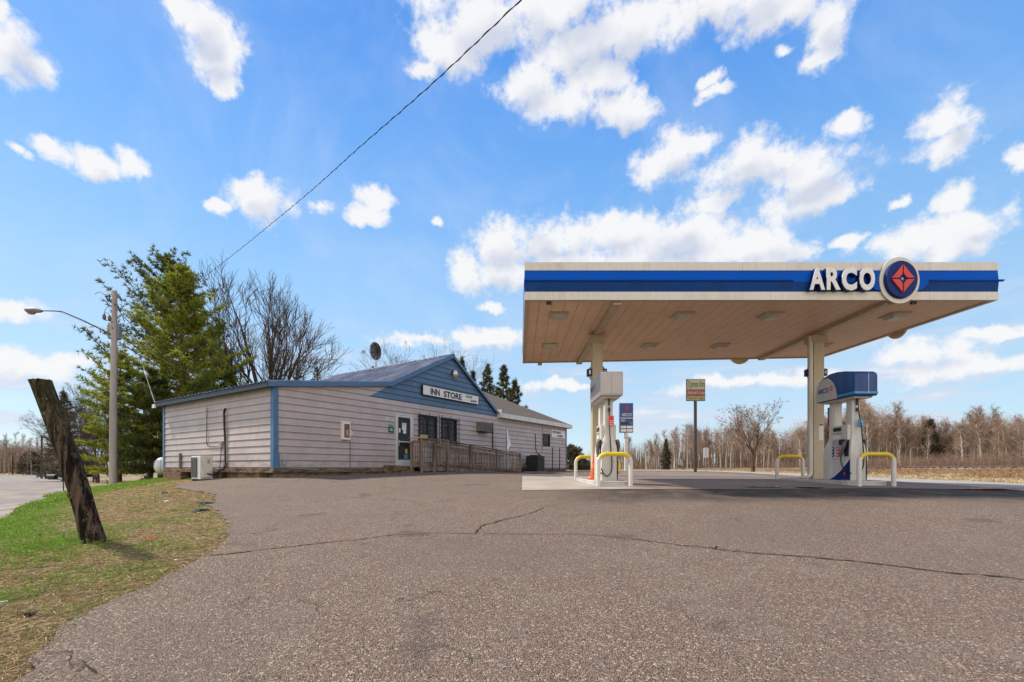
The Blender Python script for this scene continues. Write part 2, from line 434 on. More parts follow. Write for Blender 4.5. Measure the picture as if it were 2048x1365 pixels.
def zlower(P, polys, inset=0.35, amount=0.16):
    low = np.zeros(len(P))
    for poly in polys:
        near = np.nonzero((P[:, 0] > min(p[0] for p in poly)) & (P[:, 0] < max(p[0] for p in poly)) & (P[:, 1] > min(p[1] for p in poly)) & (P[:, 1] < max(p[1] for p in poly)))[0]
        if not len(near): continue
        Q = P[near]; ins = in_poly(Q, poly); d = poly_dist(Q, poly)
        k = ins & (d > np.maximum(inset, np.hypot(Q[:, 0], Q[:, 1]) * 0.035))
        low[near[k]] = amount
    return low
def sheet(name, poly, off, material, step=0.35, wob=0.0, seed=1, polys_lower=(), extra_h=None, simple=False):
    b = resample(poly, step, wob, seed)
    P = GP[in_poly(GP, b)]
    if len(P):
        P = P[poly_dist(P, b) > np.minimum(np.maximum(0.10, np.hypot(P[:, 0], P[:, 1]) * 0.012), 2.0)]
    allp = [Vector(p) for p in b] + [Vector((float(x), float(y))) for x, y in P]
    n = len(b)
    vs, es, fs, _, _, _ = delaunay_2d_cdt(allp, [(i, (i+1) % n) for i in range(n)], [], 1, 1e-5)
    V = np.array([(v.x, v.y) for v in vs]); z = GZ(V[:, 0], V[:, 1]) + off
    if polys_lower: z -= zlower(V, polys_lower, 0.3, 0.08)
    me = bpy.data.meshes.new(name)
    me.from_pydata([(x, y, h) for (x, y), h in zip(V, z)], [], [tuple(f) for f in fs]); me.update()
    flip = [p for p in me.polygons if p.normal.z < 0]
    for p in flip: p.flip()
    o = link_mesh(name, me, material, None, True)
    return o

def fnoise(X, Y, s, seed=0):
    rg = np.random.default_rng(seed); out = np.zeros_like(X)
    for o in range(4):
        for _ in range(3):
            a = rg.uniform(0, 2 * math.pi); ph = rg.uniform(0, 6.28); k = s * 2 ** o
            out += np.sin((X * math.cos(a) + Y * math.sin(a)) * k + ph + 1.7 * np.sin((X * math.sin(a) - Y * math.cos(a)) * k * .7 + ph)) / 2 ** o
    return out / 4

# ---- materials of the ground
m = NT('asphalt')
pos = m.geo
st = m.vor(125, pos); stf = m.vor(84, pos); ds = m.vor(125, pos, 'F1', 'Distance')
g = m.sep(st)[0]; g2 = m.sep(stf)[1]
c = m.mix(m.ramp(g, 0.0, 1.0, sm=False), (0.080,0.054,0.036), (0.40,0.275,0.185))
c = m.mix(m.ramp(g2, 0.86, 0.95), c, (0.60,0.47,0.34))
c = m.mix(m.ramp(m.sep(stf)[2], 0.84, 0.93), c, (0.27,0.135,0.09))
c = m.mix(m.ramp(m.sep(st)[2], 0.80, 0.95), c, (0.035,0.033,0.033))
c = m.mix(m.ramp(m.noise(420, 2, vec=pos), 0.35, 0.7, 0, 0.5), c, (0.06,0.053,0.05))
big = m.noise(0.35, 5, 0.6, vec=pos); mid = m.noise(1.7, 6, 0.65, vec=pos)
c = m.mix(m.ramp(big, 0.38, 0.68, 0, 0.42), c, (0.15,0.115,0.09))
c = m.mix(m.ramp(mid, 0.45, 0.75, 0, 0.22), c, (0.28,0.24,0.19))
# hairline cracking, denser toward the lower left
wv = m.N.new('ShaderNodeVectorMath'); wv.operation = 'MULTIPLY_ADD'; nv = m.N.new('ShaderNodeTexNoise'); m.L.new(pos, nv.inputs['Vector']); nv.inputs['Scale'].default_value = 2.2; nv.inputs['Detail'].default_value = 6
m.L.new(nv.outputs['Color'], wv.inputs[0]); wv.inputs[1].default_value = (.9, .9, 0); m.L.new(pos, wv.inputs[2])
ce = m.vor(0.75, wv.outputs[0], 'DISTANCE_TO_EDGE', 'Distance')
cm = m.math('MULTIPLY', m.ramp(ce, 0.009, 0.002), m.ramp(m.noise(0.9, 4, vec=pos), 0.50, 0.62))
sx_ = m.sep(pos); cm = m.math('MULTIPLY', cm, m.ramp(sx_[0], 3.0, -1.5, 0.25, 1.0))
c = m.mix(m.math('MULTIPLY', cm, 0.75), c, (0.03, 0.024, 0.02))
spots = m.ramp(m.noise(1.1, 3, 0.4, vec=pos), 0.66, 0.74, 0, 0.45); c = m.mix(spots, c, (0.07, 0.055, 0.045))
# canopy shadow and oily staining painted into the asphalt along the pump islands
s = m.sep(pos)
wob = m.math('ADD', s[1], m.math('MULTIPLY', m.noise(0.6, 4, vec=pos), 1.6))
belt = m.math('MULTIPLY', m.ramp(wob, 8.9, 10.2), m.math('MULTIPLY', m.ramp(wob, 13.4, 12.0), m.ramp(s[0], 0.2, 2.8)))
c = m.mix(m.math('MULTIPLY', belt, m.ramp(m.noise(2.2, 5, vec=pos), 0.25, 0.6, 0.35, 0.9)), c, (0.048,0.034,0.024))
m.bump(m.math('SUBTRACT', m.math('MULTIPLY', g, 1.0), m.math('MULTIPLY', ds, 60)), 0.55, 0.004)
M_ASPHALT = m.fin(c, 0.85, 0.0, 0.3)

m = NT('highway_asphalt'); pos = m.geo
c = m.mix(m.ramp(m.noise(60, 4, vec=pos), 0.3, 0.7), (0.25,0.215,0.18), (0.36,0.315,0.265))
c = m.mix(m.ramp(m.noise(0.5, 5, vec=pos), 0.4, 0.7, 0, 0.5), c, (0.36,0.325,0.28))
M_HIGHWAY = m.fin(c, 0.8, 0, 0.3)
m = NT('concrete'); pos = m.geo
c = m.mix(m.ramp(m.noise(1.2, 6, 0.6, vec=pos), 0.3, 0.7), (0.28,0.238,0.19), (0.38,0.33,0.27))
c = m.mix(m.ramp(m.noise(70, 4, vec=pos), 0.3, 0.8, 0, 0.4), c, (0.22,0.19,0.16))
s = m.sep(pos)
oily_shade = m.math('MULTIPLY', m.ramp(s[0], 2.2, 3.8), m.ramp(m.noise(0.55, 6, 0.65, vec=pos), 0.25, 0.5, 0.45, 1.0))  # canopy shade painted into the concrete past the left island, with oily mottling
c = m.mix(oily_shade, c, (0.175,0.125,0.095))
c = m.mix(m.ramp(m.noise(2.4, 6, 0.7, vec=pos), 0.6, 0.72, 0, 0.7), c, (0.16,0.10,0.07))
M_CONCRETE = m.fin(c, 0.8, 0, 0.3)
m = NT('gravel_road'); pos = m.geo
c = m.mix(m.ramp(m.noise(0.9, 6, 0.6, vec=pos, stretch=(1,1,1)), 0.35, 0.7), (0.19,0.155,0.125), (0.33,0.28,0.23))
c = m.mix(m.ramp(m.noise(50, 4, vec=pos), 0.35, 0.75, 0, 0.6), c, (0.17,0.14,0.12))
c = m.mix(m.ramp(m.noise(0.25, 4, vec=pos), 0.45, 0.62, 0, 0.7), c, (0.17,0.16,0.155))
m.bump(m.noise(45, 4, vec=pos), 0.6, 0.01)
M_ROAD = m.fin(c, 0.9, 0, 0.2)
m = NT('soil_and_turf'); pos = m.geo
cv = m.attr('cover'); cs = m.sep(cv)      # x: green, y: straw brightness, z: bare soil
straw = m.mix(m.ramp(m.noise(9, 6, 0.65, vec=pos), 0.3, 0.7), (0.20,0.13,0.07), (0.46,0.35,0.20))
straw = m.mix(m.ramp(m.noise(120, 3, vec=pos), 0.35, 0.7, 0, 0.6), straw, (0.13,0.085,0.045))
green = m.mix(m.ramp(m.noise(7, 6, 0.65, vec=pos), 0.3, 0.7), (0.085,0.14,0.022), (0.18,0.235,0.05))
green = m.mix(m.ramp(m.noise(150, 3, vec=pos), 0.35, 0.7, 0, 0.55), green, (0.05,0.08,0.015))
gmix = m.ramp(m.math('ADD', cs[0], m.math('MULTIPLY', m.math('SUBTRACT', m.noise(2.3, 6, 0.65, vec=pos), 0.5), 1.1)), 0.35, 0.65)
c = m.mix(gmix, straw, green)
soil = m.mix(m.noise(30, 5, vec=pos), (0.14,0.085,0.05), (0.27,0.19,0.125))
c = m.mix(m.ramp(m.math('ADD', cs[2], m.math('MULTIPLY', m.math('SUBTRACT', m.noise(3, 6, 0.7, vec=pos), 0.5), 1.0)), 0.4, 0.7), c, soil)
m.bump(m.noise(60, 5, vec=pos), 0.8, 0.03)
M_GROUND = m.fin(c, 0.95, 0, 0.1)

def cover(X, Y):
    """green share, straw, bare soil at a ground point"""
    P = np.stack([X, Y], -1); d = poly_dist(P, lot); 
    left = (X < -2) & (Y < 40)
    g_ = np.where(left, np.clip((d - 1.55 + 0.5 * fnoise(X, Y, 1.1, 3)) / 1.6, 0, 1), 0.28)
    # little green on the mound's near side, plenty along the crest and by the store
    g_ = np.where(left & (Y < 5.6) & (X > -5.5), np.clip(0.36 + 0.40 * fnoise(X, Y, 1.9, 8) + 0.10 * (d - 0.8), 0, .85), g_)
    g_ = np.where(left & (X > -4.35 - 0.35 * (Y - 5)) & (Y > 4.4) & (Y < 12), g_ * 0.45, g_)
    g_ = np.where(left & (d < 0.75), g_ * (0.12 + 0.5 * d), g_)
    g_ = np.where((X < -15) & (Y > 24.5), 0.30, g_)
    g_ = np.where((X > 2) & (X < 13) & (Y > 44) & (Y < 75), 0.95, g_)
    g_ = np.where(edge_dist(X, Y) > -2, 0.04, g_)
    soil_ = np.where(left, np.clip(0.85 - d / 0.7, 0, 1) * 0.75, 0.05)
    return g_, soil_
gz = GZ(GP[:, 0], GP[:, 1]) - zlower(GP, [lot, highway, road_px_poly])
na = len(ang); nr = len(rad)
vs_ = [(0.0, 0.0, -1.46)] + [(x, y, z) for (x, y), z in zip(GP, gz)]
fc = [(0, 1 + j, 1 + (j+1) % na) for j in range(na)]
for i in range(nr - 1):
    for j in range(na):
        a = 1 + i*na + j; b = 1 + i*na + (j+1) % na
        fc.append((a, a + na, b + na, b))
me = bpy.data.meshes.new('ground'); me.from_pydata(vs_, [], fc); me.update()
for p in me.polygons:
    if p.normal.z < 0: p.flip()
gc, sc_ = cover(GP[:, 0], GP[:, 1])
ca = me.color_attributes.new('cover', 'FLOAT_COLOR', 'POINT')
arr = np.ones((len(vs_), 4), np.float32); arr[1:, 0] = gc; arr[1:, 1] = 0.5; arr[1:, 2] = sc_; arr[0, :3] = (0, .5, 0)
ca.data.foreach_set('color', arr.ravel())
ground = link_mesh('ground', me, M_GROUND, None, True); tag(ground, kind='structure')
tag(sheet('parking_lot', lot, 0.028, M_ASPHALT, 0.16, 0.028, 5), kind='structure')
tag(sheet('highway', highway, 0.020, M_HIGHWAY, 1.2), kind='structure')
tag(sheet('road', road_px_poly, 0.025, M_ROAD, 0.5, 0.05, 9), kind='structure')
apron = [(0.22,10.45),(2.9,10.42),(11.6,10.5),(11.7,16.9),(6,17.6),(1.9,17.7),(1.85,16.9),(0.38,16.9)]
tag(sheet('concrete_apron', apron, 0.036, M_CONCRETE, 0.3, 0.004), kind='structure')
apron2 = [(4.0,18.6),(10.4,18.2),(12.6,24.5),(12.6,30),(7.5,30)]
tag(sheet('concrete_pad', apron2, 0.034, M_CONCRETE, 0.4, 0.01), kind='structure')

# painted edge line and centre line of the highway
M_PAINT = mat('road_paint', (0.62,0.60,0.55), 0.7, var=0.2, vs=6, dirt=(0.25,0.23,0.2), dirt_amt=0.6)
M_PAINTY = mat('yellow_road_paint', (0.55,0.38,0.06), 0.7, var=0.2, vs=6, dirt=(0.25,0.23,0.2), dirt_amt=0.6)
def stripe(name, off, w, material, y0=14, y1=240):
    mb = MB(); ys = np.concatenate([np.arange(y0, 60, 1.5), np.arange(60, y1, 8)])
    for a, b in zip(ys[:-1], ys[1:]):
        xs = [np.interp(a, HY, HX) + off, np.interp(b, HY, HX) + off]
        q = [(xs[0]-w/2, a), (xs[0]+w/2, a), (xs[1]+w/2, b), (xs[1]-w/2, b)]
        mb.quad(*[(x, y, G(x, y) + 0.032) for x, y in q])
    return tag(mb.build(name, material), kind='structure')
stripe('road_marking', -1.0, 0.12, M_PAINT)

# cracks and joints across the asphalt, each a ragged dark groove lying on the lot
m = NT('crack_filler'); c = m.mix(m.noise(60, 4, vec=m.geo), (0.015,0.013,0.012), (0.075,0.055,0.042)); M_CRACK = m.fin(c, 0.95, 0, 0.1)
m = NT('crack_moss'); c = m.mix(m.ramp(m.noise(25, 4, vec=m.geo), .35, .65), (0.11,0.07,0.042), (0.21,0.14,0.075)); M_CRACK2 = m.fin(c, 0.95, 0, 0.1)
def crack(pxs, w0, w1, seed, material=None, world=False, off=0.030):
    rg = np.random.default_rng(seed)
    pts = [np.array(p if world else on_ground(*p)) for p in pxs]
    fine = []
    for a, b in zip(pts[:-1], pts[1:]):
        k = max(2, int(np.linalg.norm(b - a) / 0.05))
        for i in range(k): fine.append(a + (b - a) * i / k)
    fine.append(pts[-1]); fine = np.array(fine); n = len(fine)
    jit = np.cumsum(rg.normal(0, 0.012, (n, 2)), 0); jit -= np.linspace(0, 1, n)[:, None] * jit[-1]
    fine = fine + jit * 0.9 + rg.normal(0, 0.004, (n, 2))
    t = np.gradient(fine, axis=0); t /= np.linalg.norm(t, axis=1)[:, None] + 1e-9
    nn = np.stack([-t[:, 1], t[:, 0]], -1)
    w = (np.linspace(w0, w1, n) * rg.uniform(0.45, 1.5, n)) / 2
    L = fine + nn * w[:, None]; R = fine - nn * w[:, None]
    zl = GZ(L[:, 0], L[:, 1]) + off + 0.006; zr = GZ(R[:, 0], R[:, 1]) + off + 0.006
    mb = MB(); mb.add([(x, y, z) for (x, y), z in zip(L, zl)] + [(x, y, z) for (x, y), z in zip(R, zr)],
                      [(i, i+1, n+i+1, n+i) for i in range(n-1)])
    return mb
cr = [([(418,1119),(470,1113),(560,1104),(640,1094),(700,1087),(750,1080),(800,1074),(880,1072),(948,1073)], .035, .022, 1, M_CRACK2),
      ([(948,1073),(1060,1074),(1150,1076),(1260,1085),(1350,1096),(1432,1104)], .012, .02, 2, None),
      ([(1432,1104),(1500,1113),(1640,1125),(1720,1134),(1800,1143),(1900,1156),(2000,1163),(2120,1175)], .022, .03, 3, None),
      ([(948,1072),(965,1062),(985,1052),(1010,1044),(1060,1032),(1090,1021),(1150,1006)], .024, .004, 4, None),
      ([(1432,1104),(1433,1098),(1425,1104)], .02, .02, 5, None),
      ([(70,1330),(95,1324),(130,1328),(133,1338),(125,1350),(150,1346),(185,1354),(190,1368)], .003, .008, 6, None),
      ([(60,1345),(90,1362),(130,1350)], .005, .004, 7, None),
      ([(135,1352),(165,1349),(150,1362)], .003, .006, 12, None),([(62,1328),(80,1334),(72,1345)], .003, .004, 13, None),([(330,1268),(348,1262),(362,1252)], .002, .004, 14, None),
      ([(510,1165),(500,1175),(470,1190)], .004, .004, 8, None),([(440,1230),(480,1218),(500,1205)], .003, .006, 9, None),
      ([(600,1212),(630,1225),(628,1240),(560,1275)], .004, .003, 10, None),
      ([(700,955),(820,990),(900,1010)], .003, .003, 11, None)]
for i, (p, a, b, sd_, mt) in enumerate(cr):
    tag(crack(p, a, b, sd_).build('pavement_crack', mt or M_CRACK), kind='structure')
# thin puddles left in front of the right-hand island
m = NT('puddle_water'); M_WATER = m.fin((0.10,0.095,0.09), 0.04, 0, 0.5)
def puddle(pxs, seed):
    rg = np.random.default_rng(seed); pts = [on_ground(*p) for p in pxs]
    pts = resample(pts, 0.06, 0.02, seed)
    cx = sum(p[0] for p in pts) / len(pts); cy = sum(p[1] for p in pts) / len(pts)
    z = G(cx, cy) + 0.044
    mb = MB(); mb.add([(cx, cy, z)] + [(x, y, z) for x, y in pts], [(0, i+1, (i+1) % len(pts) + 1) for i in range(len(pts))])
    return tag(mb.build('puddle', M_WATER), kind='structure')
puddle([(1585,976),(1600,974),(1625,975),(1650,979),(1640,981),(1600,980)], 1)
puddle([(1480,976),(1530,975),(1570,977),(1560,979),(1500,979)], 2)
puddle([(1830,978),(1900,977),(1990,980),(2046,982),(2046,985),(1960,984),(1880,981)], 3)
# ------------------------------------------------------------------ store (local x along the front wall, y into the building, z = 0 at floor)
S0 = Vector((-7.70, 15.0, 0.0)); S_ROT = math.atan2(0.8329, 0.5535)
fx = Vector((0.5535, 0.8329, 0)); ly = Vector((-0.8329, 0.5535, 0))
def L2W(x, y, z=0): return S0 + fx * x + ly * y + Vector((0, 0, z))
def front(px, py, yl=0.0):
    """photo point -> (x, z) on the plane y = yl of the store"""
    u = (px - 1024) / F
    b = S0 + ly * yl
    s = (u * b.y - b.x) / (fx.x - u * fx.y); Y = b.y + s * fx.y
    return s, (937 - py) / F * Y
def gl(x, y):
    w = L2W(x, y); return G(w.x, w.y)
M_SID = None
def siding(name, col, dark):
    m = NT(name); s = m.sep()
    n = m.noise(1.3, 6, 0.65); n2 = m.noise(9, 5, 0.6, stretch=(.25, .25, 3))
    c = m.mix(m.ramp(n, 0.3, 0.7), tuple(x * .88 for x in col), tuple(x * 1.08 for x in col))
    c = m.mix(m.ramp(n2, 0.45, 0.75, 0, 0.3), c, tuple(x * .62 for x in col))
    grime = m.math('MULTIPLY', m.ramp(s[2], 0.75, 0.0), m.ramp(m.noise(2.5, 6, 0.7, stretch=(1,1,2.5)), 0.35, 0.7))
    c = m.mix(m.math('MULTIPLY', grime, 0.55), c, dark)
    streak = m.ramp(m.noise(5, 5, 0.7, stretch=(2.2, 2.2, 0.12)), 0.58, 0.78, 0, 0.25)
    c = m.mix(streak, c, dark)
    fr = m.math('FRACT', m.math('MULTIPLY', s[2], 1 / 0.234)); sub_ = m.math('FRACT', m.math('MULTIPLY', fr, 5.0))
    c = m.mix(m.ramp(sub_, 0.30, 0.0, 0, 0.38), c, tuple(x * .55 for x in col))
    c = m.mix(m.math('MULTIPLY', m.ramp(fr, 0.13, 0.02), 0.75), c, tuple(x * .30 for x in col))  # shade of the groove at each lap, painted into the colour
    c = m.mix(m.math('MULTIPLY', m.math('MULTIPLY', m.ramp(fr, 0.15, 0.22), m.ramp(fr, 0.32, 0.25)), 0.5), c, tuple(min(.9, x * 1.35) for x in col))  # painted highlight along each lap's ridge
    return m.fin(c, 0.42, 0.0, 0.4)
M_SID = siding('mauve_grey_siding', (0.445, 0.372, 0.348), (0.17, 0.13, 0.10))
M_SIDB = siding('slate_blue_siding', (0.085, 0.15, 0.24), (0.05, 0.07, 0.09))
M_TRIM = mat('blue_trim', (0.06, 0.145, 0.27), 0.45, var=0.12, dirt=(0.12, 0.14, 0.16), dirt_amt=0.4)
M_TRIMD = mat('dark_blue_fascia', (0.018, 0.026, 0.036), 0.5, var=0.15)
M_WHITE = mat('white_paint', (0.62, 0.60, 0.56), 0.5, var=0.07, dirt=(0.3, 0.26, 0.21), dirt_amt=0.4)
M_ALU = mat('aluminium', (0.58, 0.56, 0.53), 0.45, 0.15, var=0.06)
M_BLACK = mat('black_steel', (0.018, 0.017, 0.018), 0.5, 0.2, var=0.2)
M_DARK = mat('dark_interior', (0.035, 0.033, 0.032), 0.8, var=0.3)
m = NT('shingles'); s = m.sep()
row = m.math('FRACT', m.math('MULTIPLY', s[2], 11.0)); c = m.mix(m.noise(4, 6, .6), (0.105, 0.085, 0.066), (0.195, 0.16, 0.125))
c = m.mix(m.ramp(row, 0.0, 0.18, 0.6, 0), c, (0.045, 0.037, 0.03)); c = m.mix(m.ramp(m.noise(60, 3), 0.35, 0.7, 0, .5), c, (0.06, 0.05, 0.04))
m.bump(m.noise(60, 3), 0.5, 0.01); M_SHING = m.fin(c, 0.9, 0, 0.1)
m = NT('metal_roofing'); c = m.mix(m.ramp(m.noise(1.2, 6, .65), .35, .7), (0.17, 0.17, 0.19), (0.34, 0.34, 0.36))
c = m.mix(m.ramp(m.noise(3, 6, .7, stretch=(1, .3, 1)), .6, .72, 0, .8), c, (0.26, 0.16, 0.10)); M_ROOF = m.fin(c, 0.38, 0.35, 0.5)
m = NT('foundation_timber'); c = m.mix(m.ramp(m.noise(2.5, 6, .65, stretch=(1, 1, 4)), .3, .7), (0.045, 0.032, 0.022), (0.24, 0.17, 0.115))
m.bump(m.noise(20, 5), .6, .01); M_FTIM = m.fin(c, .9, 0, .1)
m = NT('foundation_block'); c = m.mix(m.ramp(m.noise(1.6, 6, .65), .3, .7), (0.05, 0.038, 0.03), (0.27, 0.205, 0.15))
m.bump(m.noise(12, 5), .6, .02); M_FBLK = m.fin(c, .95, 0, .1)
M_BRICK = mat('old_brick', (0.22, 0.10, 0.065), .9, var=.35, vs=6, dirt=(.1, .07, .05), dirt_amt=.6)
m = NT('door_glass'); M_GLASS = m.m
m.b.inputs['Base Color'].default_value = (0.035, 0.034, 0.034, 1); m.b.inputs['Roughness'].default_value = 0.06
m.b.inputs['Alpha'].default_value = 0.28; m.b.inputs['Specular IOR Level'].default_value = 0.5

store = thing('store_building', S0, 'mauve grey sided roadside store with a blue gable over its glass door', 'building', rz=S_ROT)
CH = 0.234
def siding_wall(axis, x0, x1, zfun, openings, material, zmin=0.0, zmax=6.0, start=0.0, xl=None, xr=None, clip=None):
    """horizontal lapped courses; axis 'x' (front, faces -y) or 'y' (left side, faces -x)."""
    mb = MB(); brk = {zmin}
    k = 0
    while zmin + k * CH < zmax: brk.add(round(zmin + k * CH, 4)); brk.add(round(zmin + k * CH + 0.028, 4)); brk.add(round(zmin + k * CH + .05, 4)); k += 1
    for (a, b, c, d) in openings: brk.add(c); brk.add(d)
    brk.add(zmax)
    zs = sorted(z for z in brk if zmin <= z <= zmax + 1e-9)
    def off(z, upper):
        t = ((z - zmin) / CH) % 1.0
        if upper and t < 1e-4: t = 1.0
        if not upper and t > 1 - 1e-4: t = 0.0
        h = t * CH
        if h < 0.028: return 0.004 + 0.0 * h
        if h < 0.0501: return 0.004 + (h - 0.028) / 0.022 * 0.028
        return 0.032 - (h - .05) / (CH - .05) * 0.020
    for z0, z1 in zip(zs[:-1], zs[1:]):
        if z1 - z0 < 1e-4: continue
        a0, b0 = (xl(z0) if xl else x0), (xr(z0) if xr else x1)
        a1, b1 = (xl(z1) if xl else x0), (xr(z1) if xr else x1)
        if b0 - a0 < 0.01: continue
        if b1 < a1: a1 = b1 = (a1 + b1) / 2
        segs = [(a0, b0, a1, b1)]
        for (oa, ob, oc, od) in openings:
            if oc < (z0 + z1) / 2 < od:
                new = []
                for (p0, q0, p1, q1) in segs:
                    if ob <= p0 or oa >= q0: new.append((p0, q0, p1, q1)); continue
                    if oa > p0: new.append((p0, oa, p1, oa))
                    if ob < q0: new.append((ob, q0, ob, q1))
                segs = new
        o0, o1 = off(z0, False), off(z1, True)
        for (p0, q0, p1, q1) in segs:
            if axis == 'x': mb.quad((p0, -o0, z0), (q0, -o0, z0), (q1, -o1, z1), (p1, -o1, z1))
            else: mb.quad((-o0, q0, z0), (-o0, p0, z0), (-o1, p1, z1), (-o1, q1, z1))
    # the small under-lap faces
    k = 1
    while zmin + k * CH < zmax:
        z = zmin + k * CH; a0, b0 = (xl(z) if xl else x0), (xr(z) if xr else x1)
        if b0 - a0 > .02:
            segs = [(a0, b0)]
            for (oa, ob, oc, od) in openings:
                if oc < z < od:
                    new = []
                    for p, q in segs:
                        if ob <= p or oa >= q: new.append((p, q)); continue
                        if oa > p: new.append((p, oa))
                        if ob < q: new.append((ob, q))
                    segs = new
            for p, q in segs:
                if axis == 'x': mb.quad((p, -.012, z), (q, -.012, z), (q, -.004, z), (p, -.004, z))
                else: mb.quad((-.012, q, z), (-.012, p, z), (-.004, p, z), (-.004, q, z))
        k += 1
    return mb
EAVE = 2.66; DEPTH = 8.5; PK = (8.64, 5.30); GT = (3.75, 2.80); GTR = (12.42, 2.92); XE = 20.7; ZR = 2.90
MEET = (4.80, 3.40)
def roof_l(z):     # x of the left boundary of the front wall at height z
    if z <= EAVE: return 0.0
    if z <= MEET[1]: return (z - EAVE) / (MEET[1] - EAVE) * MEET[0]
    return MEET[0] + (z - MEET[1]) / (PK[1] - MEET[1]) * (PK[0] - MEET[0])
def roof_r(z):
    if z <= GTR[1]: return XE
    return GTR[0] + (z - GTR[1]) / (PK[1] - GTR[1]) * (PK[0] - GTR[0])
door = (front(790, 930)[0], front(825, 930)[0]); dz = (0.06, 2.30)
w1 = (front(836, 850)[0], front(873, 850)[0], 1.15, 2.36); w2 = (front(881, 850)[0], front(912.5, 850)[0], 1.10, 2.36)
w3 = (front(1085, 880)[0], front(1099, 880)[0], front(1090, 893)[1], front(1090, 868)[1])
ops = [(door[0], door[1], dz[0], dz[1]), w1, w2, w3]
ZB = 12 * CH   # the blue gable starts at a course line
siding_wall('x', 0, XE, None, ops, M_SID, 0, ZB, xl=lambda z: roof_l(z), xr=lambda z: XE).build('front_wall', M_SID, store, fix=False)
# grey sliver left of the blue gable, blue gable itself
def gab_l(z): return GT[0] + (z - GT[1]) * (MEET[0] + .03 - GT[0]) / (MEET[1] - GT[1]) if z < MEET[1] else roof_l(z)
mb = siding_wall('x', 0, 0, None, [], M_SID, ZB, MEET[1], xl=roof_l, xr=lambda z: max(roof_l(z), gab_l(z)))
mb.build('front_wall', M_SID, store, fix=False)
siding_wall('x', 0, 0, None, [], M_SIDB, ZB, PK[1], xl=lambda z: max(gab_l(z), roof_l(z)), xr=roof_r).build('gable', M_SIDB, store, fix=False)
siding_wall('y', 0, DEPTH, None, [], M_SID, 0, EAVE + .02).build('side_wall', M_SID, store, fix=False)
# inner shell: dark rooms behind the glass, back and right walls
mb = MB()
mb.box(0.0, XE, DEPTH - .1, DEPTH, -0.02, EAVE); mb.box(XE - .1, XE + .02, -0.03, DEPTH - .1, -.02, ZR + .02)
mb.quad((0, .9, 0), (XE, .9, 0), (XE, .9, 2.9), (0, .9, 2.9)).quad((0, 0, .01), (XE, 0, .01), (XE, .9, .01), (0, .9, .01))
mb.build('inner_wall', mat('inner_wall', (0.10, 0.095, 0.09), .8, var=.3), store)
# corner and edge trims
mb = MB(); mb.box(-.045, .12, -.045, .0, 0.0, EAVE).box(-.045, -.001, 0.0, .14, 0.0, EAVE)
mb.add([(-.05, -.05, .0), (.16, -.05, .0), (.15, -.05, .5), (-.05, -.05, .5), (-.10, -.1, 0), (.17, -.08, 0)], [(4, 5, 2, 3)])
mb.build('corner_trim', M_TRIM, store)
MB().box(-.05, .0, DEPTH - .12, DEPTH + .03, 0, EAVE).build('corner_trim', M_TRIM, store)
MB().box(XE - .06, XE + .04, -.04, .0, 0, ZR).build('corner_trim', M_TRIM, store)
# foundation: timber sill and rough blocks
mb = MB(); mb.box(-.06, XE + .02, -.05, .25, -.15, -.004).box(-.06, .2, .25, DEPTH, -.15, -.004); mb.build('sill_beam', M_FTIM, store, bevel=.01)
mb = MB(); x = .1
while x < XE:
    w = random.uniform(.35, .6)
    zb = gl(x, 0) - .25
    mb.box(x, min(XE, x + w - .02), .02 + random.uniform(0, .04), .3, zb, -.152 - random.uniform(0, .01)); x += w
y = .15
while y < DEPTH:
    w = .42
    if (y < 3.6) or (y > 6.9): mb.box(.05 + random.uniform(0, .05), .3, y, y + w - .03, gl(0, y) - .25, -.153)
    y += w
mb.build('foundation', M_FBLK, store)
MB().box(.3, XE, .31, DEPTH - .2, -.7, -.155).build('crawl_space', M_DARK, store)
# blue fascias
def fascia_path(pts, h, t, name, material, yf=-.16):
    mb = MB()
    for (a, b) in zip(pts[:-1], pts[1:]):
        mb.prism([(a[0], a[1] - h), (b[0], b[1] - h), (b[0], b[1]), (a[0], a[1])], lambda p, q, d: (p, d, q), yf, yf + t)
    return mb.build(name, material, store)
OV = 0.16
fascia_path([(-.28, EAVE + .10), (MEET[0], MEET[1] + .12)], .16, .03, 'fascia', M_TRIM)
fascia_path([(MEET[0] + .005, MEET[1] + .12), (PK[0] - .002, PK[1] + .14)], .17, .032, 'fascia', M_TRIM, -.162)
fascia_path([(PK[0] + .002, PK[1] + .14), (GTR[0] + .25, GTR[1] - .04)], .15, .03, 'fascia', M_TRIM)
MB().box(-.30, -.27, -.13, DEPTH + .25, EAVE - .07, EAVE + .085).build('fascia', M_TRIMD, store)
MB().box(-.27, -.03, -.13, DEPTH + .2, EAVE - .05, EAVE - .03).build('soffit', M_TRIMD, store)
MB().box(-.34, -.28, DEPTH + .02, DEPTH + .3, EAVE - .12, EAVE + .03).build('downspout', M_WHITE, store)
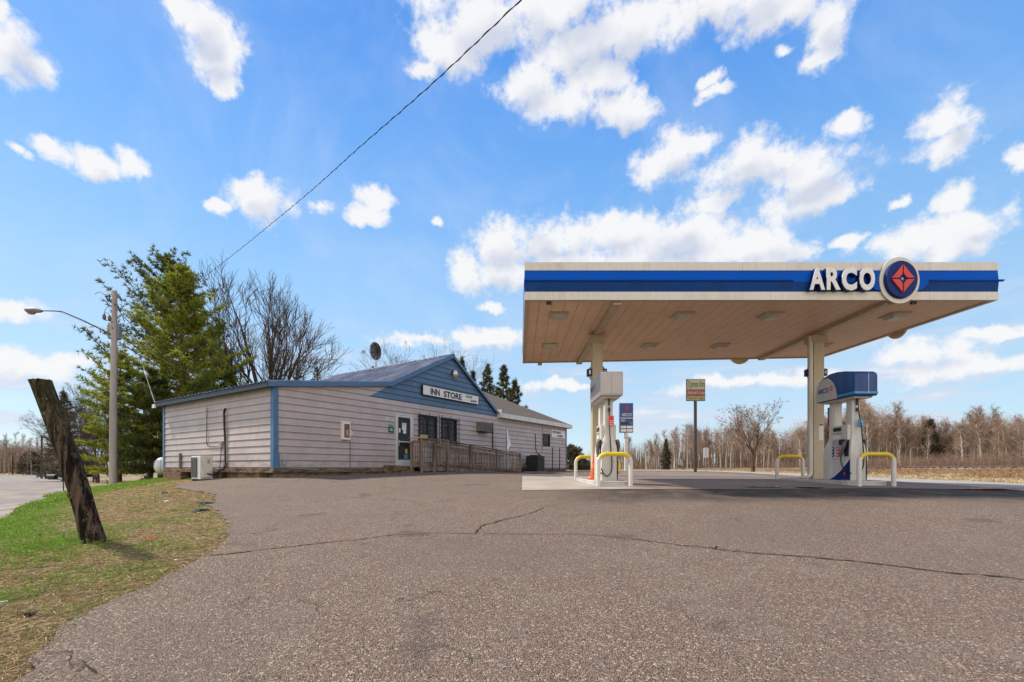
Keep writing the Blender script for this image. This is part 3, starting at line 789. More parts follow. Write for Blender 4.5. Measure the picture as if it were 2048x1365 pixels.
# ribbed metal roofs
def ribbed(name, p00, p10, p11, p01, ribs, material=M_ROOF, rh=.042):
    """quad p00->p10 along the eave (ribs run from this edge to p01->p11)"""
    p00, p10, p11, p01 = map(Vector, (p00, p10, p11, p01)); nrm = (p10 - p00).cross(p01 - p00).normalized()
    if nrm.z < 0: nrm = -nrm
    mb = MB(); prof = [(0, 0), (.12, 1), (.2, 1), (.32, 0), (1, 0)]
    row0, row1 = [], []
    for i in range(ribs):
        for t, h in prof[:-1]:
            u = (i + t) / ribs
            row0.append(p00.lerp(p10, u) + nrm * h * rh); row1.append(p01.lerp(p11, u) + nrm * h * rh)
    row0.append(p10); row1.append(p11); n = len(row0)
    mb.add(row0 + row1, [(i, i+1, n+i+1, n+i) for i in range(n-1)])
    low = [p - nrm * .012 for p in (p00, p10, p11, p01)]; mb.add(low, [(3, 2, 1, 0)])
    return mb.build(name, material, store, fix=False)
yb = DEPTH + .25
ribbed('roof', (-.32, -.14, EAVE + .10), (-.32, yb, EAVE + .10), (MEET[0], yb, MEET[1] + .12), (MEET[0], -.14, MEET[1] + .12), 30)
ribbed('roof', (MEET[0], -.14, MEET[1] + .13), (MEET[0], yb, MEET[1] + .13), (PK[0], yb, PK[1] + .145), (PK[0], -.14, PK[1] + .145), 26)
ribbed('roof', (12.7, -.14, 2.87), (12.7, yb, 2.87), (PK[0], yb, PK[1] + .142), (PK[0], -.14, PK[1] + .142), 38)
MB().prism([(PK[0] - .14, PK[1] + .10), (PK[0], PK[1] + .185), (PK[0] + .14, PK[1] + .09), (PK[0], PK[1] + .16)], lambda p, q, d: (p, d, q), -.17, yb).build('ridge_cap', M_ROOF, store)
# shingled hip roof of the restaurant end
e = .30; zt = ZR + .10
x0, x1, y0, y1 = GTR[0] + .0, XE + e, -e, DEPTH + e; hh = (y1 - y0) / 2; rz_ = zt + hh * .49
mb = MB(); mb.add([(x0, y0, zt), (x1, y0, zt), (x1, y1, zt), (x0, y1, zt), (x1 - hh, y0 + hh, rz_), (x0 - 3.2, y0 + hh, rz_), (x0 - 3.2, y0, zt), (x0 - 3.2, y1, zt)],
       [(0, 1, 4, 5), (1, 2, 4), (2, 3, 5, 4)])
me = mb.mesh(); o = mb.build('shingle_roof', M_SHING, store)
mb = MB(); mb.box(x0 - .02, x1 + .03, y0 - .03, y0, zt - .24, zt + .01).box(x1, x1 + .03, y0, y1, zt - .24, zt + .01); mb.build('fascia', M_WHITE, store)
MB().box(x0, x1 - .001, y0 + .001, .0, zt - .215, zt - .20).box(XE, x1 - .001, .0, y1, zt - .215, zt - .20).build('soffit', M_WHITE, store)
MB().box(x0 - .03, x0, y0 - .03, 0, zt - .24, zt + .2).build('fascia', M_WHITE, store)
# small gabled vent house behind the ridge
gx, gz_ = 2.2, 4.55
pos_g = L2W(0, 0)
mb = MB(); mb.prism([(-.95, 0), (.95, 0), (0, .62)], lambda p, q, d: (11.3 + p, 9.3 + d, 5.55 + q), 0, 3.0); mb.box(10.4, 12.2, 9.32, 12.2, 2.6, 5.548); g0 = mb.build('dormer', mat('dormer_cladding', (.55, .55, .56), .6), store)
mb = MB(); mb.bar((10.2, 9.2, 5.44), (11.3, 9.2, 6.22), .3, .05).bar((12.4, 9.2, 5.44), (11.3, 9.2, 6.22), .3, .05)
mb.prism([(-1.1, -.06), (0, .66), (1.1, -.06), (1.1, 0), (0, .74), (-1.1, 0)], lambda p, q, d: (11.3 + p, 9.36 + d, 5.56 + q), 0, 3.0); mb.build('roof', M_ROOF, g0)

# glazed door
d0, d1 = door; dr = MB()
dr.box(d0, d0 + .06, -.06, .04, dz[0], dz[1]).box(d1 - .06, d1, -.06, .04, dz[0], dz[1]).box(d0 + .06, d1 - .06, -.06, .04, dz[1] - .06, dz[1])
fr = dr.build('door_frame', M_ALU, store, bevel=.005)
a, b = d0 + .065, d1 - .065
dm = MB().box(a, a + .07, -.045, .0, dz[0] + .02, dz[1] - .065).box(b - .09, b, -.045, .0, dz[0] + .02, dz[1] - .065)
dm.box(a + .07, b - .09, -.045, 0, dz[0] + .02, dz[0] + .30).box(a + .07, b - .09, -.045, 0, dz[1] - .15, dz[1] - .065).box(a + .07, b - .09, -.04, 0, 1.10, 1.14)
dd = dm.build('door', M_ALU, store, bevel=.004)
MB().box(a + .07, b - .09, -.024, -.016, dz[0] + .3, dz[1] - .15).build('glass', M_GLASS, dd)
MB().tube([(a + .06, -.05, 1.18), (a + .06, -.11, 1.16), (a + .06, -.11, .96), (a + .06, -.05, .94)], .012, 6).build('handle', M_ALU, dd)
M_PAPER = mat('paper', (.72, .72, .68), .8, var=.05, fine=.12, vs=8)
for (q, z, w, h) in ((.30, 1.62, .24, .30), (.36, 1.47, .17, .14), (.12, 1.5, .09, .18), (.33, 1.80, .16, .10)):
    MB().box(a + q, a + q + w, -.03, -.026, z, z + h).build('paper_notice', M_PAPER, dd)
MB().box(a + .42, a + .62, -.031, -.0255, .40, .58).build('sticker', mat('blue_sticker', (.06, .25, .45), .6), dd)
MB().box(a + .47, a + .60, -.032, -.0265, .62, .82).build('sticker', mat('amber_sticker', (.5, .35, .12), .6), dd)
# windows with burglar bars
def window(ws, bars=True, name='window', mull=1):
    xa, xb, za, zb = ws
    w = MB().box(xa, xa + .05, -.045, .03, za, zb).box(xb - .05, xb, -.045, .03, za, zb).box(xa + .05, xb - .05, -.045, .03, za, za + .05).box(xa + .05, xb - .05, -.045, .03, zb - .05, zb)
    for i in range(mull):
        xm = xa + (xb - xa) * (i + 1) / (mull + 1); w.box(xm - .035, xm + .035, -.04, .03, za + .05, zb - .05)
    wf = w.build(name, M_BLACK, store)
    MB().box(xa + .05, xb - .05, .0, .008, za + .05, zb - .05).build('glass', M_GLASS, wf)
    # blinds behind the glass
    mb = MB(); z = za + .1
    while z < zb - .08: mb.box(xa + .06, xb - .06, .08, .10, z, z + .018); z += .055
    mb.build('blind', mat('blind', (.70, .64, .60), .7), wf)
    if bars:
        g = MB(); k = 6
        for i in range(k + 1):
            x_ = xa - .04 + (xb - xa + .08) * i / k; g.box(x_ - .009, x_ + .009, -.16, -.142, za - .05, zb + (.10 if i % 3 == 0 else .02))
        z = za
        while z < zb + .02: g.box(xa - .05, xb + .05, -.141, -.125, z - .012, z + .012); z += .2
        for x_ in (xa - .04, xb + .04):
            for z_ in (za + .1, zb - .1): g.box(x_ - .012, x_ + .012, -.14, -.01, z_ - .012, z_ + .012)
        g.build('security_bars', M_BLACK, wf)
    return wf
window(w1); window(w2); wf3 = window(w3, False, mull=0)

def on_store(name, label, cat, x=0, y=0, z=0, group=None):
    return thing(name, L2W(x, y, z), label, cat, group, S_ROT)
# ---- the long white sign board, lettering raised
xa, zb_ = front(841, 790); xb, _ = front(953.4, 810); _, ztop = front(841, 769.7)
sg = on_store('store_sign', 'long white sign board with INN STORE in black on the blue gable', 'sign', xa, -.03, 0)
W_ = xb - xa; zb0 = zb_; hgt = front(841, 769.5)[1] - zb_
M_SIGNW = mat('white_sign_face', (.70, .69, .67), .45, var=.05, dirt=(.4, .36, .3), dirt_amt=.25)
M_LET = mat('black_letters', (.012, .012, .013), .5)
MB().box(.02, W_ - .02, -.10, 0, zb0 + .02, zb0 + hgt - .02).build('panel', M_SIGNW, sg)
mb = MB().box(0, .02, -.115, 0, zb0, zb0 + hgt).box(W_ - .02, W_, -.115, 0, zb0, zb0 + hgt).box(.02, W_ - .02, -.115, 0, zb0, zb0 + .02).box(.02, W_ - .02, -.115, 0, zb0 + hgt - .02, zb0 + hgt)
mb.build('frame', M_BLACK, sg)
def sign_text(s, u0, u1, v0, v1, parent, W, H, z0, yf, material, bold=.02, x00=0, **k):
    cx, cz = x00 + W * (u0 + u1) / 2, z0 + H * (v0 + v1) / 2
    return text_mb(s, W * (u1 - u0), H * (v1 - v0), .012, lambda p, q, d: (cx + p, yf - d, cz + q), bold, **k).build('lettering', material, parent)
sx = lambda px: (front(px, 800)[0] - xa) / W_
sign_text('INN', sx(857), sx(875), .16, .80, sg, W_, hgt, zb0, -.101, M_LET, .025)
sign_text('STORE', sx(883.5), sx(919), .16, .80, sg, W_, hgt, zb0, -.101, M_LET, .025)
sign_text('FOOD', sx(928), sx(940), .56, .82, sg, W_, hgt, zb0, -.101, M_LET, .0)
sign_text('SHOP', sx(937), sx(948.5), .16, .42, sg, W_, hgt, zb0, -.101, M_LET, .0)
# ---- restaurant sign at the far corner
xa, z0_ = front(1101.8, 875); xb, z1_ = front(1128, 890)[0], front(1101.8, 859.5)[1]
rs = on_store('restaurant_sign', 'small white RESTAURANT & LOUNGE board under the eave at the far corner', 'sign', xa, -.03, 0)
W2, H2 = xb - xa, z1_ - z0_
MB().box(0, W2, -.05, 0, z0_, z1_).build('panel', M_SIGNW, rs, bevel=.006)
sign_text('RESTAURANT', .06, .66, .56, .84, rs, W2, H2, z0_, -.051, M_LET, .0)
sign_text('& LOUNGE', .36, .80, .14, .40, rs, W2, H2, z0_, -.051, M_LET, .0)
# ---- gable floodlight
lx, lz = front(904.6, 750)
fl = on_store('flood_light', 'small white lamp with amber glass high on the blue gable', 'wall lamp', lx, -.03, lz)
MB().box(-.09, .09, -.05, 0, .02, .16).tube([(0, -.05, .1), (0, -.14, .1)], .035, 8).build('bracket', M_BLACK, fl)
MB().tube([(0, -.16, .16), (0, -.16, .03), (0, -.16, -.02)], [.08, .12, .13], 12).build('housing', M_SIGNW, fl, True)
MB().tube([(0, -.16, -.02), (0, -.16, -.12), (0, -.16, -.19)], [.115, .11, .05], 12).build('lens', mat('amber_glass', (.35, .24, .13), .25), fl, True)
# ---- window air conditioner
xa, z0_ = front(952, 863); xb = front(972, 850)[0]; z1_ = front(952, 844.5)[1]
ac = on_store('window_air_conditioner', 'beige box air conditioner poking through the front wall right of the windows', 'air conditioner', xa, -.02, z0_)
w, h = xb - xa, z1_ - z0_
M_ACB = mat('weathered_beige_metal', (.16, .14, .115), .6, var=.2, dirt=(.07, .05, .04), dirt_amt=.6)
MB().box(0, w, -.38, 0, 0, h).build('housing', M_ACB, ac, bevel=.012)
mb = MB()
for i in range(9): mb.box(.05, w - .05, -.392, -.381, .06 + i * (h - .12) / 9, .06 + i * (h - .12) / 9 + .02)
mb.build('grille', mat('ac_grille', (.09, .08, .07), .6), ac)
MB().box(.03, w - .03, -.5, -.02, -.05, -.01).build('bracket', M_BLACK, ac)
# ---- extinguisher cabinet, round notice, green sticker sign
xa, z0_ = front(679.5, 880); xb = front(695, 860)[0]; z1_ = front(680, 843)[1]; w, h = xb - xa, z1_ - z0_
cb = on_store('extinguisher_cabinet', 'tall narrow white cabinet with a rusty brown window on the front wall', 'cabinet', xa, -.025, z0_)
MB().box(0, w, -.16, 0, 0, h).build('box', M_SIGNW, cb, bevel=.01)
MB().box(.06, w - .05, -.168, -.161, .08, h - .10).build('window', mat('rust_brown_panel', (.20, .055, .025), .5, var=.5, vs=7), cb)
MB().box(.12, w - .1, -.174, -.169, .16, h * .55).build('label', mat('ochre_print', (.45, .25, .10), .6, var=.4, vs=9), cb)
nx, nz = front(698.6, 866)
nt_ = on_store('round_notice', 'small round white notice with blue lines beside the narrow cabinet', 'sign', nx, -.025, nz)
mb = MB(); mb.prism([(.13 * math.cos(t), .11 * math.sin(t)) for t in np.linspace(0, 6.28, 20)[:-1]], lambda p, q, d: (p, -d, q), 0, .012); mb.build('disc', M_SIGNW, nt_)
mb = MB()
for i, w_ in enumerate((.10, .14, .12)): mb.box(-w_ / 2 - .01, w_ / 2 - .01, -.016, -.0125, .035 - i * .035, .048 - i * .035)
mb.build('printed_lines', mat('blue_print', (.06, .1, .35), .6), nt_)
gx_, gzz = front(781, 858)
gs = on_store('sticker_sign', 'small dark sign with a green top left of the glass door', 'sign', gx_, -.025, gzz)
MB().box(-.13, .14, -.012, 0, -.16, .06).build('panel', M_BLACK, gs); MB().box(-.13, .14, -.016, 0, .062, .17).build('header', mat('teal_print', (.05, .28, .25), .5), gs)
MB().box(-.08, .09, -.0155, -.012, -.1, .02).build('print', mat('grey_print', (.3, .33, .33), .5), gs)
gx_, gzz = front(773, 837)
hn = on_store('house_number', 'two tiny pale digits on the siding left of the glass door', 'house number', gx_, -.025, gzz)
for i in range(2): MB().box(-.05 + i * .1, -.01 + i * .1, -.008, 0, -.06, .06).build('digit', M_SIGNW, hn)
# ---- conduits, outlets, drain pipe
def pipe_thing(name, label, cat, pts, r, material, yl=-.05):
    p0 = pts[0]; o = on_store(name, label, cat, p0[0], yl, p0[1])
    MB().tube([(p[0] - p0[0], 0 if len(p) < 3 else p[2] - yl, p[1] - p0[1]) for p in pts], r, 6).build('pipe', material, o)
    return o
M_GREYM = mat('grey_conduit', (.30, .29, .28), .5, .3, var=.2)
M_MAST = mat('rusty_mast', (.05, .042, .038), .7, var=.3)
p = front(984, 846), front(984, 899)
pipe_thing('drain_pipe', 'straight black pipe running down the front wall behind the ramp', 'pipe', [p[0], p[1]], .035, M_MAST)
P_ = lambda px, py: front(px, py)
pipe_thing('conduit', 'thin grey conduit dropping from the eave left of the small window', 'conduit', [P_(1084, 850), P_(1083, 900), P_(1082, 908)], .018, M_GREYM)
pipe_thing('refrigerant_line', 'black refrigerant line bending down to the condenser by the far wall', 'pipe', [P_(1069.5, 868), P_(1070, 895), P_(1071.5, 905), P_(1076, 908), P_(1080, 911)], .022, M_BLACK)
c_ = P_(699, 870); pipe_thing('cable', 'thin dark cable hanging from the round notice to the ground', 'cable', [c_, P_(699, 938), (P_(700, 944)[0], -.2)], .008, M_BLACK, -.04)
c_ = P_(566.5, 926)
ob_ = on_store('outlet_box', 'small grey outlet box low on the front wall by the blue corner', 'outlet', c_[0], -.02, c_[1])
MB().box(-.05, .05, -.07, 0, -.07, .08).build('box', M_GREYM, ob_, bevel=.008)
MB().tube([(0, -.04, -.07), (.02, -.05, -.16), (.5, -.16, -.20), (1.1, -.3, -.24)], .012, 6).build('cord', M_GREYM, ob_)
# left side wall: line set, cable, breaker box, dark slat
def side(px, py):
    u = (px - 1024) / F; r = (u * S0.y - S0.x) / (ly.x - u * ly.y); return r, (937 - py) / F * (S0.y + r * ly.y)
def side_thing(name, label, cat, pts, r, material):
    p0 = side(*pts[0]); o = on_store(name, label, cat, -.05, p0[0], p0[1])
    q = [side(*p) for p in pts]; MB().tube([(0, a - p0[0], z - p0[1]) for a, z in q], r, 6).build('pipe', material, o); return o
side_thing('line_set', 'thick black line set running down the side wall to the heat pump', 'pipe', [(453.5, 818), (451, 824), (451.5, 850), (453.5, 895), (454, 930), (452, 937), (440, 939)], .035, M_BLACK)
side_thing('conduit', 'slim grey conduit beside the thick black line set on the side wall', 'conduit', [(456, 822), (456, 936), (434, 938)], .014, M_GREYM)
side_thing('cable', 'thin dark cable looping across the side wall to the small grey box', 'cable', [(417, 816), (416.5, 840), (416, 886), (419, 893), (443, 894)], .012, M_MAST)
bx_ = side(446, 890)
bo = on_store('disconnect_box', 'small grey electrical box on the side wall above the heat pump', 'electrical box', -.02, bx_[0], bx_[1])
MB().box(-.09, 0, -.09, .09, -.11, .11).build('box', M_GREYM, bo, bevel=.01)
MB().tube([(-.04, .0, -.11), (-.05, .02, -.5), (-.05, .1, -.85)], .012, 6).build('whip', M_BLACK, bo)
bx_ = side(363, 922)
sl = on_store('wall_slat', 'short dark upright slat low on the side wall near the back corner', 'slat', -.02, bx_[0], bx_[1])
MB().box(-.04, 0, -.09, .09, -.30, .30).build('board', M_MAST, sl)
# heat pump on the ground by the side wall
hx = side(413, 937); wpos = L2W(-.62, 3.55)
hp = thing('heat_pump', (wpos.x, wpos.y, G(wpos.x, wpos.y)), 'white outdoor heat pump standing in front of the side wall', 'heat pump', rz=S_ROT)
hp.scale = (1, .78, 1.05)
M_HP = mat('white_enamel', (.56, .54, .50), .4, var=.05, dirt=(.4, .35, .3), dirt_amt=.2)
MB().box(-.20, .20, -.45, .45, .06, .84).build('casing', M_HP, hp, bevel=.02)
mb = MB()
for i in range(12): mb.box(-.222, -.205, -.13, .42, .16 + i * .05, .18 + i * .05)
mb.build('fan_grille', mat('grille_grey', (.13, .12, .11), .6), hp)
MB().box(-.215, -.2005, -.15, .44, .13, .79).build('fan_panel', mat('fan_shadow', (.06, .05, .045), .7), hp)
MB().box(-.15, .10, -.53, -.451, .12, .38).build('valve_cover', M_HP, hp, bevel=.01)
MB().box(-.2, .2, -.4, -.3, 0, .06).build('foot', M_BLACK, hp); MB().box(-.2, .2, .3, .4, 0, .06).build('foot', M_BLACK, hp)
mb = MB()
for i in range(3): mb.box(.02, .10, -.456, -.4505, .60 + i * .05, .62 + i * .05)
mb.build('label', M_BLACK, hp)
MB().tube([(0, -.53, .25), (.1, -.7, .22), (.4, -.8, .4), (.55, -.75, .6)], .03, 6).build('hose', M_BLACK, hp)
# condenser unit past the ramp
xc = (front(1051, 930, -.5)[0] + front(1075, 930, -.5)[0]) / 2; wp = L2W(xc, -.75)
cu_ = thing('condenser_unit', (wp.x, wp.y, G(wp.x, wp.y)), 'square black condenser unit against the far end of the front wall', 'air conditioner', rz=S_ROT)
MB().box(-.40, .40, -.40, .40, .06, .98).build('casing', M_BLACK, cu_, bevel=.03)
mb = MB()
for i in range(16):
    z_ = .12 + i * .052; mb.box(-.42, .42, -.425, -.405, z_, z_ + .02).box(-.425, -.405, -.4, .4, z_, z_ + .02)
mb.build('louvre', mat('louvre_black', (.035, .034, .034), .5), cu_)
MB().tube([(0, 0, .98), (0, 0, 1.03)], .34, 20).build('fan_guard', M_BLACK, cu_)
MB().box(-.5, .5, -.5, .5, -.03, .06).build('pad', M_CONCRETE, cu_)
mb_ = on_store('meter_box', 'small grey meter with a glass dome low on the wall left of the condenser', 'meter', front(1045, 925)[0], -.02, front(1045, 925)[1])
MB().box(-.12, .12, -.1, 0, -.2, .15).build('box', M_GREYM, mb_, bevel=.01); MB().tube([(0, -.1, .02), (0, -.17, .02)], [.09, .07], 12).build('dome', M_ALU, mb_)
# two slim poles standing before the far wall
for (px, t, lab) in ((1104.6, 897, 'slim rusty pole leaning by the far wall, nearer the condenser'), (1119, 898, 'slim rusty pole at the far wall, nearer the building corner')):
    s_, z_ = front(px, t, -.5); w_ = L2W(s_, -.5); g_ = G(w_.x, w_.y)
    po = thing('pole', (w_.x, w_.y, g_), lab, 'pole', 'slim poles by the far wall', S_ROT)
    MB().tube([(0, 0, -.1), (.02, 0, z_ - g_)], .035, 7).build('shaft', M_MAST, po)
    MB().tube([(.02, 0, z_ - g_), (.02, 0, z_ - g_ + .05)], .045, 7).build('cap', M_MAST, po)
# furled white flag on a pole behind the ramp rail
s_, z_ = front(1012.5, 856, -.9); w_ = L2W(s_, -.9); g_ = G(w_.x, w_.y)
fg = thing('flag', (w_.x, w_.y, g_), 'limp white flag with a blue hem hanging from a pole behind the ramp', 'flag', rz=S_ROT)
MB().tube([(0, 0, 0), (0, 0, z_ - g_)], .018, 6).build('pole', M_BLACK, fg)
mb = MB(); H = z_ - g_; rows = 26; cols_ = 9; vs = []
for i in range(rows + 1):
    t = i / rows; wdt = (.04 + .62 * min(1, t / .40)) if t < .40 else (.64 - .62 * (t - .40) / .13 if t < .53 else .32 + .06 * math.sin(t * 9))
    wdt = max(.16, wdt)
    for j in range(cols_ + 1):
        q = j / cols_; vs.append((.02 + q * wdt * .8, -.05 * math.sin(q * 9 + t * 5) * min(1, t * 3), H - .02 - t * (H - .25) - .1 * q * (1 - t)))
mb.add(vs, [(i*(cols_+1)+j, i*(cols_+1)+j+1, (i+1)*(cols_+1)+j+1, (i+1)*(cols_+1)+j) for i in range(rows) for j in range(cols_)])
fo = mb.build('cloth', mat('flag_cloth', (.72, .71, .73), .8, var=.04), fg, True, fix=False); sm = fo.modifiers.new('solid', 'SOLIDIFY'); sm.thickness = .004
# ---- ramp, landing and steps of weathered timber
m = NT('weathered_timber'); c = m.mix(m.ramp(m.noise(3, 6, .65, stretch=(1, 1, .2)), .3, .7), (0.11, 0.08, 0.056), (0.33, 0.25, 0.18))
c = m.mix(m.ramp(m.noise(30, 4, stretch=(1, 1, .15)), .4, .7, 0, .5), c, (0.045, 0.034, 0.026)); m.bump(m.noise(40, 4, stretch=(1, 1, .1)), .5, .01)
M_TIM = m.fin(c, .85, 0, .2)
M_TIML = mat('fresh_timber', (.42, .30, .17), .7, var=.15)
ramp = on_store('access_ramp', 'long weathered timber ramp with slatted railing along the front wall', 'ramp')
YR = -1.3; XA, XB, XC = 5.35, 6.92, 12.75
def deck_z(x): return .08 if x < XB else .08 - (x - XB) / (XC - XB) * .34
def top_z(x): return 1.18 if x < XB else 1.16 - (x - XB) / (XC - XB) * .42
posts = [XA, 6.10, XB, 8.5, 10.6, 12.73]
def low(x, y): return gl(x, y) - .05
for i, x in enumerate(posts):
    MB().box(x - .045, x + .045, YR - .045, YR + .045, low(x, YR), top_z(x) + (.0 if x < XB else .03)).build('post', M_TIM, ramp, bevel=.006)
MB().box(XA - .045, XA + .045, -.78, -.69, low(XA, -.7), top_z(XA) - .06).build('post', M_TIM, ramp, bevel=.006)
mb = MB(); mb.box(XA - .07, XB, YR - .07, YR + .07, 1.185, 1.22)
mb.bar((XB, YR, 1.18), (XC, YR, .77), .14, .035)
mb.build('handrail', M_TIM, ramp)
MB().box(XA - .07, XA + .07, YR + .07, -.66, 1.225, 1.262).box(XA - .02, XA + .3, YR - .06, YR + .06, 1.225, 1.36).build('handrail', M_TIML, ramp)
def rail(x0, x1, dzb, name, hgt=.09):
    mb = MB(); xs = [x0] + [p for p in posts if x0 < p < x1] + [x1]
    for a, b in zip(xs[:-1], xs[1:]): mb.bar((a + .046, YR, dzb(a)), (b - .046, YR, dzb(b)), .035, hgt)
    return mb.build(name, M_TIM, ramp)
rail(XA, XC, lambda x: top_z(x) - .09, 'top_rail'); rail(XA, XC, lambda x: deck_z(x) + .14, 'bottom_rail', .10)
x = XA + .12; k = 0
while x < XC - .08:
    if min(abs(x - p) for p in posts) > .07:
        MB().box(x - .02, x + .02, YR - .045, YR - .018, deck_z(x) + .10, top_z(x) - .05).build('baluster', M_TIM, ramp) if False else None
    x += .115
# balusters on the outer and the wall-side rail: about 65 per side, each side one picket panel per bay
for (yy, ss) in ((YR, -1),):
    for a, b in zip(posts[:-1], posts[1:]):
        mb = MB(); n_ = max(3, int((b - a) / .128))
        for i in range(1, n_):
            x = a + (b - a) * i / n_ + random.uniform(-.006, .006)
            mb.box(x - .016, x + .016, yy + ss * .045, yy + ss * .019, deck_z(x) + .06, top_z(x) - .03)
        mb.build('picket_panel', M_TIM, ramp)
mb = MB()
for i in range(1, 5): mb.box(XA - .045, XA - .019, -.78 - i * .11, -.74 - i * .11, .1, 1.15)
mb.box(XA - .018, XA + .018, YR + .05, -.79, 1.02, 1.11).box(XA - .018, XA + .018, YR + .05, -.79, .16, .26); mb.build('picket_panel', M_TIM, ramp)
# wall-side rail seen through the pickets
mb = MB()
for a, b in zip(posts[2:-1], posts[3:]):
    n_ = max(3, int((b - a) / .26))
    for i in range(1, n_):
        x = a + (b - a) * i / n_ + .03; mb.box(x - .016, x + .016, -.135, -.11, deck_z(x) + .06, top_z(x) - .03)
mb.bar((XB, -.17, top_z(XB) - .09), (XC, -.17, top_z(XC) - .09), .035, .09); mb.bar((XB, -.17, deck_z(XB) + .14), (XC, -.17, deck_z(XC) + .14), .035, .1)
mb.build('picket_panel', M_TIM, ramp)
mb = MB(); x = door[0] - .05
while x < XB: mb.box(x, x + .13, YR + .05 if x > XA else -.7, -.07, deck_z(x) - .035, deck_z(x)); x += .138
while x < XC: mb.box(x, x + .13, YR + .05, -.19, deck_z(x + .07) - .035, deck_z(x + .07)); x += .138
mb.build('deck', M_TIM, ramp)
mb = MB(); mb.bar((XA, YR + .02, -.04), (XB, YR + .02, -.04), .04, .16); mb.bar((XB, YR + .02, -.04), (XC, YR + .02, -.36), .04, .16)
mb.bar((XB, -.25, -.04), (XC, -.25, -.36), .04, .16); mb.build('joist', M_TIM, ramp)
for i, p_ in enumerate(((5.75, -1.2), (6.4, -1.2), (6.85, -1.15))):
    MB().box(p_[0], p_[0] + .12, p_[1], p_[1] + .12, low(*p_), -.12).build('footing', M_FBLK, ramp)
steps = on_store('door_steps', 'low dark timber steps and planter box under the glass door', 'steps')
xs0 = front(768, 937, -.7)[0]; z_ = gl(5.2, -.8)
mb = MB(); mb.box(4.45, 4.72, -.75, -.08, z_ - .1, .12).box(4.73, 5.28, -.68, -.08, z_ - .1, .10); mb.build('planter_box', M_FTIM, steps, bevel=.015)
MB().box(4.75, 5.30, -.95, -.69, z_ - .1, -.04).build('tread', M_FTIM, steps, bevel=.012)
MB().box(4.78, 5.33, -1.2, -.96, z_ - .1, -.12).build('tread', M_FTIM, steps, bevel=.012)
# satellite dish and flue on the roof
dw = at(752, 742, 27.0)
dish = thing('satellite_dish', dw, 'round mesh satellite dish on a pole above the metal roof', 'satellite dish')
M_DISH = mat('dish_mesh', (.17, .14, .135), .7, var=.2)
MB().tube([(0, 0, -.9), (0, 0, .55)], .035, 8).build('mast', M_GREYM, dish)
cz = (742 - 703) / F * 27.0; R_ = 17.5 / F * 27.0; th = math.radians(50)
vs, fs = [(0, .13, 0)], []; nr_, na_ = 5, 28
for i in range(1, nr_ + 1):
    for j in range(na_):
        a = 2 * math.pi * j / na_; r = R_ * i / nr_; vs.append((r * math.cos(a), .13 - .16 * (i / nr_) ** 2, r * math.sin(a)))
for j in range(na_): fs.append((0, 1 + j, 1 + (j+1) % na_))
for i in range(nr_ - 1):
    for j in range(na_): fs.append((1+i*na_+j, 1+(i+1)*na_+j, 1+(i+1)*na_+(j+1)%na_, 1+i*na_+(j+1)%na_))
rot = Matrix.Rotation(math.radians(-38), 4, 'Z') @ Matrix.Rotation(math.radians(12), 4, 'X')
mb = MB(); mb.add([rot @ Vector(v) + Vector((0, 0, cz)) for v in vs], fs); r_o = mb.build('reflector', M_DISH, dish, True, fix=False)
sm = r_o.modifiers.new('solid', 'SOLIDIFY'); sm.thickness = .01
mb = MB()
for rr in (.45, .75, 1.0):
    pts = [rot @ Vector((R_ * rr * math.cos(a), .10 - .16 * rr * rr, R_ * rr * math.sin(a))) + Vector((0, 0, cz)) for a in np.linspace(0, 2 * math.pi, 25)]; mb.tube(pts, .012, 4, False)
for k in range(8):
    a = k * math.pi / 4; mb.bar(rot @ Vector((0, .09, 0)) + Vector((0, 0, cz)), rot @ Vector((R_ * math.cos(a), -.03, R_ * math.sin(a))) + Vector((0, 0, cz)), .02, .03)
mb.build('rib', M_BLACK, dish)
arm_end = Vector((-R_ * 1.25, -.25, cz - .1))
MB().tube([(0, 0, cz - .45), (-.3, -.15, cz - .42), arm_end], .016, 6).build('feed_arm', M_GREYM, dish)
MB().box(arm_end.x - .1, arm_end.x + .05, arm_end.y - .05, arm_end.y + .05, arm_end.z - .05, arm_end.z + .09).build('feed_horn', M_GREYM, dish, bevel=.01)
fw = at(745.5, 742, 26.2); flue = thing('flue_pipe', fw, 'short dark flue pipe beside the satellite dish pole', 'pipe')
MB().tube([(0, 0, -.5), (0, 0, .18)], .06, 10).build('pipe', M_BLACK, flue); MB().tube([(0, 0, .18), (0, 0, .26)], [.09, .06], 10).build('cap', M_BLACK, flue)
# ------------------------------------------------------------------ canopy
M_CREAM = mat('cream_fascia', (.66, .61, .54), .45, var=.05, vs=1.1, dirt=(.38, .31, .23), dirt_amt=.4, stretch=(1, 1, .18))
M_COLM = mat('tan_column_paint', (.50, .415, .285), .5, var=.07, vs=1.4, dirt=(.30, .22, .13), dirt_amt=.35, stretch=(1, 1, .25))
M_SOFF = mat('soffit_panels', (.70, .48, .315), .55, var=.07, vs=.9, dirt=(.40, .29, .2), dirt_amt=.35)
M_SOFD = mat('soffit_trim', (.48, .37, .26), .5, var=.12, dirt=(.25, .15, .08), dirt_amt=.5)
m = NT('blue_fascia'); s = m.sep(); c = m.mix(m.noise(1.2, 4), (.001, .072, .42), (.001, .098, .52))
c = m.mix(m.ramp(m.noise(6, 6, .7, stretch=(1, 1, .3)), .5, .8, 0, .35), c, (.03, .06, .13)); M_BLUE = m.fin(c, .6, 0, .08)
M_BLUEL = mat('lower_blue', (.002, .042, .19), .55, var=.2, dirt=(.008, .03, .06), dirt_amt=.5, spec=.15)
M_BLUED = mat('deep_blue_paint', (.002, .022, .13), .5, var=.15, spec=.2)
M_RED = mat('red_enamel', (.55, .025, .02), .35, var=.12)
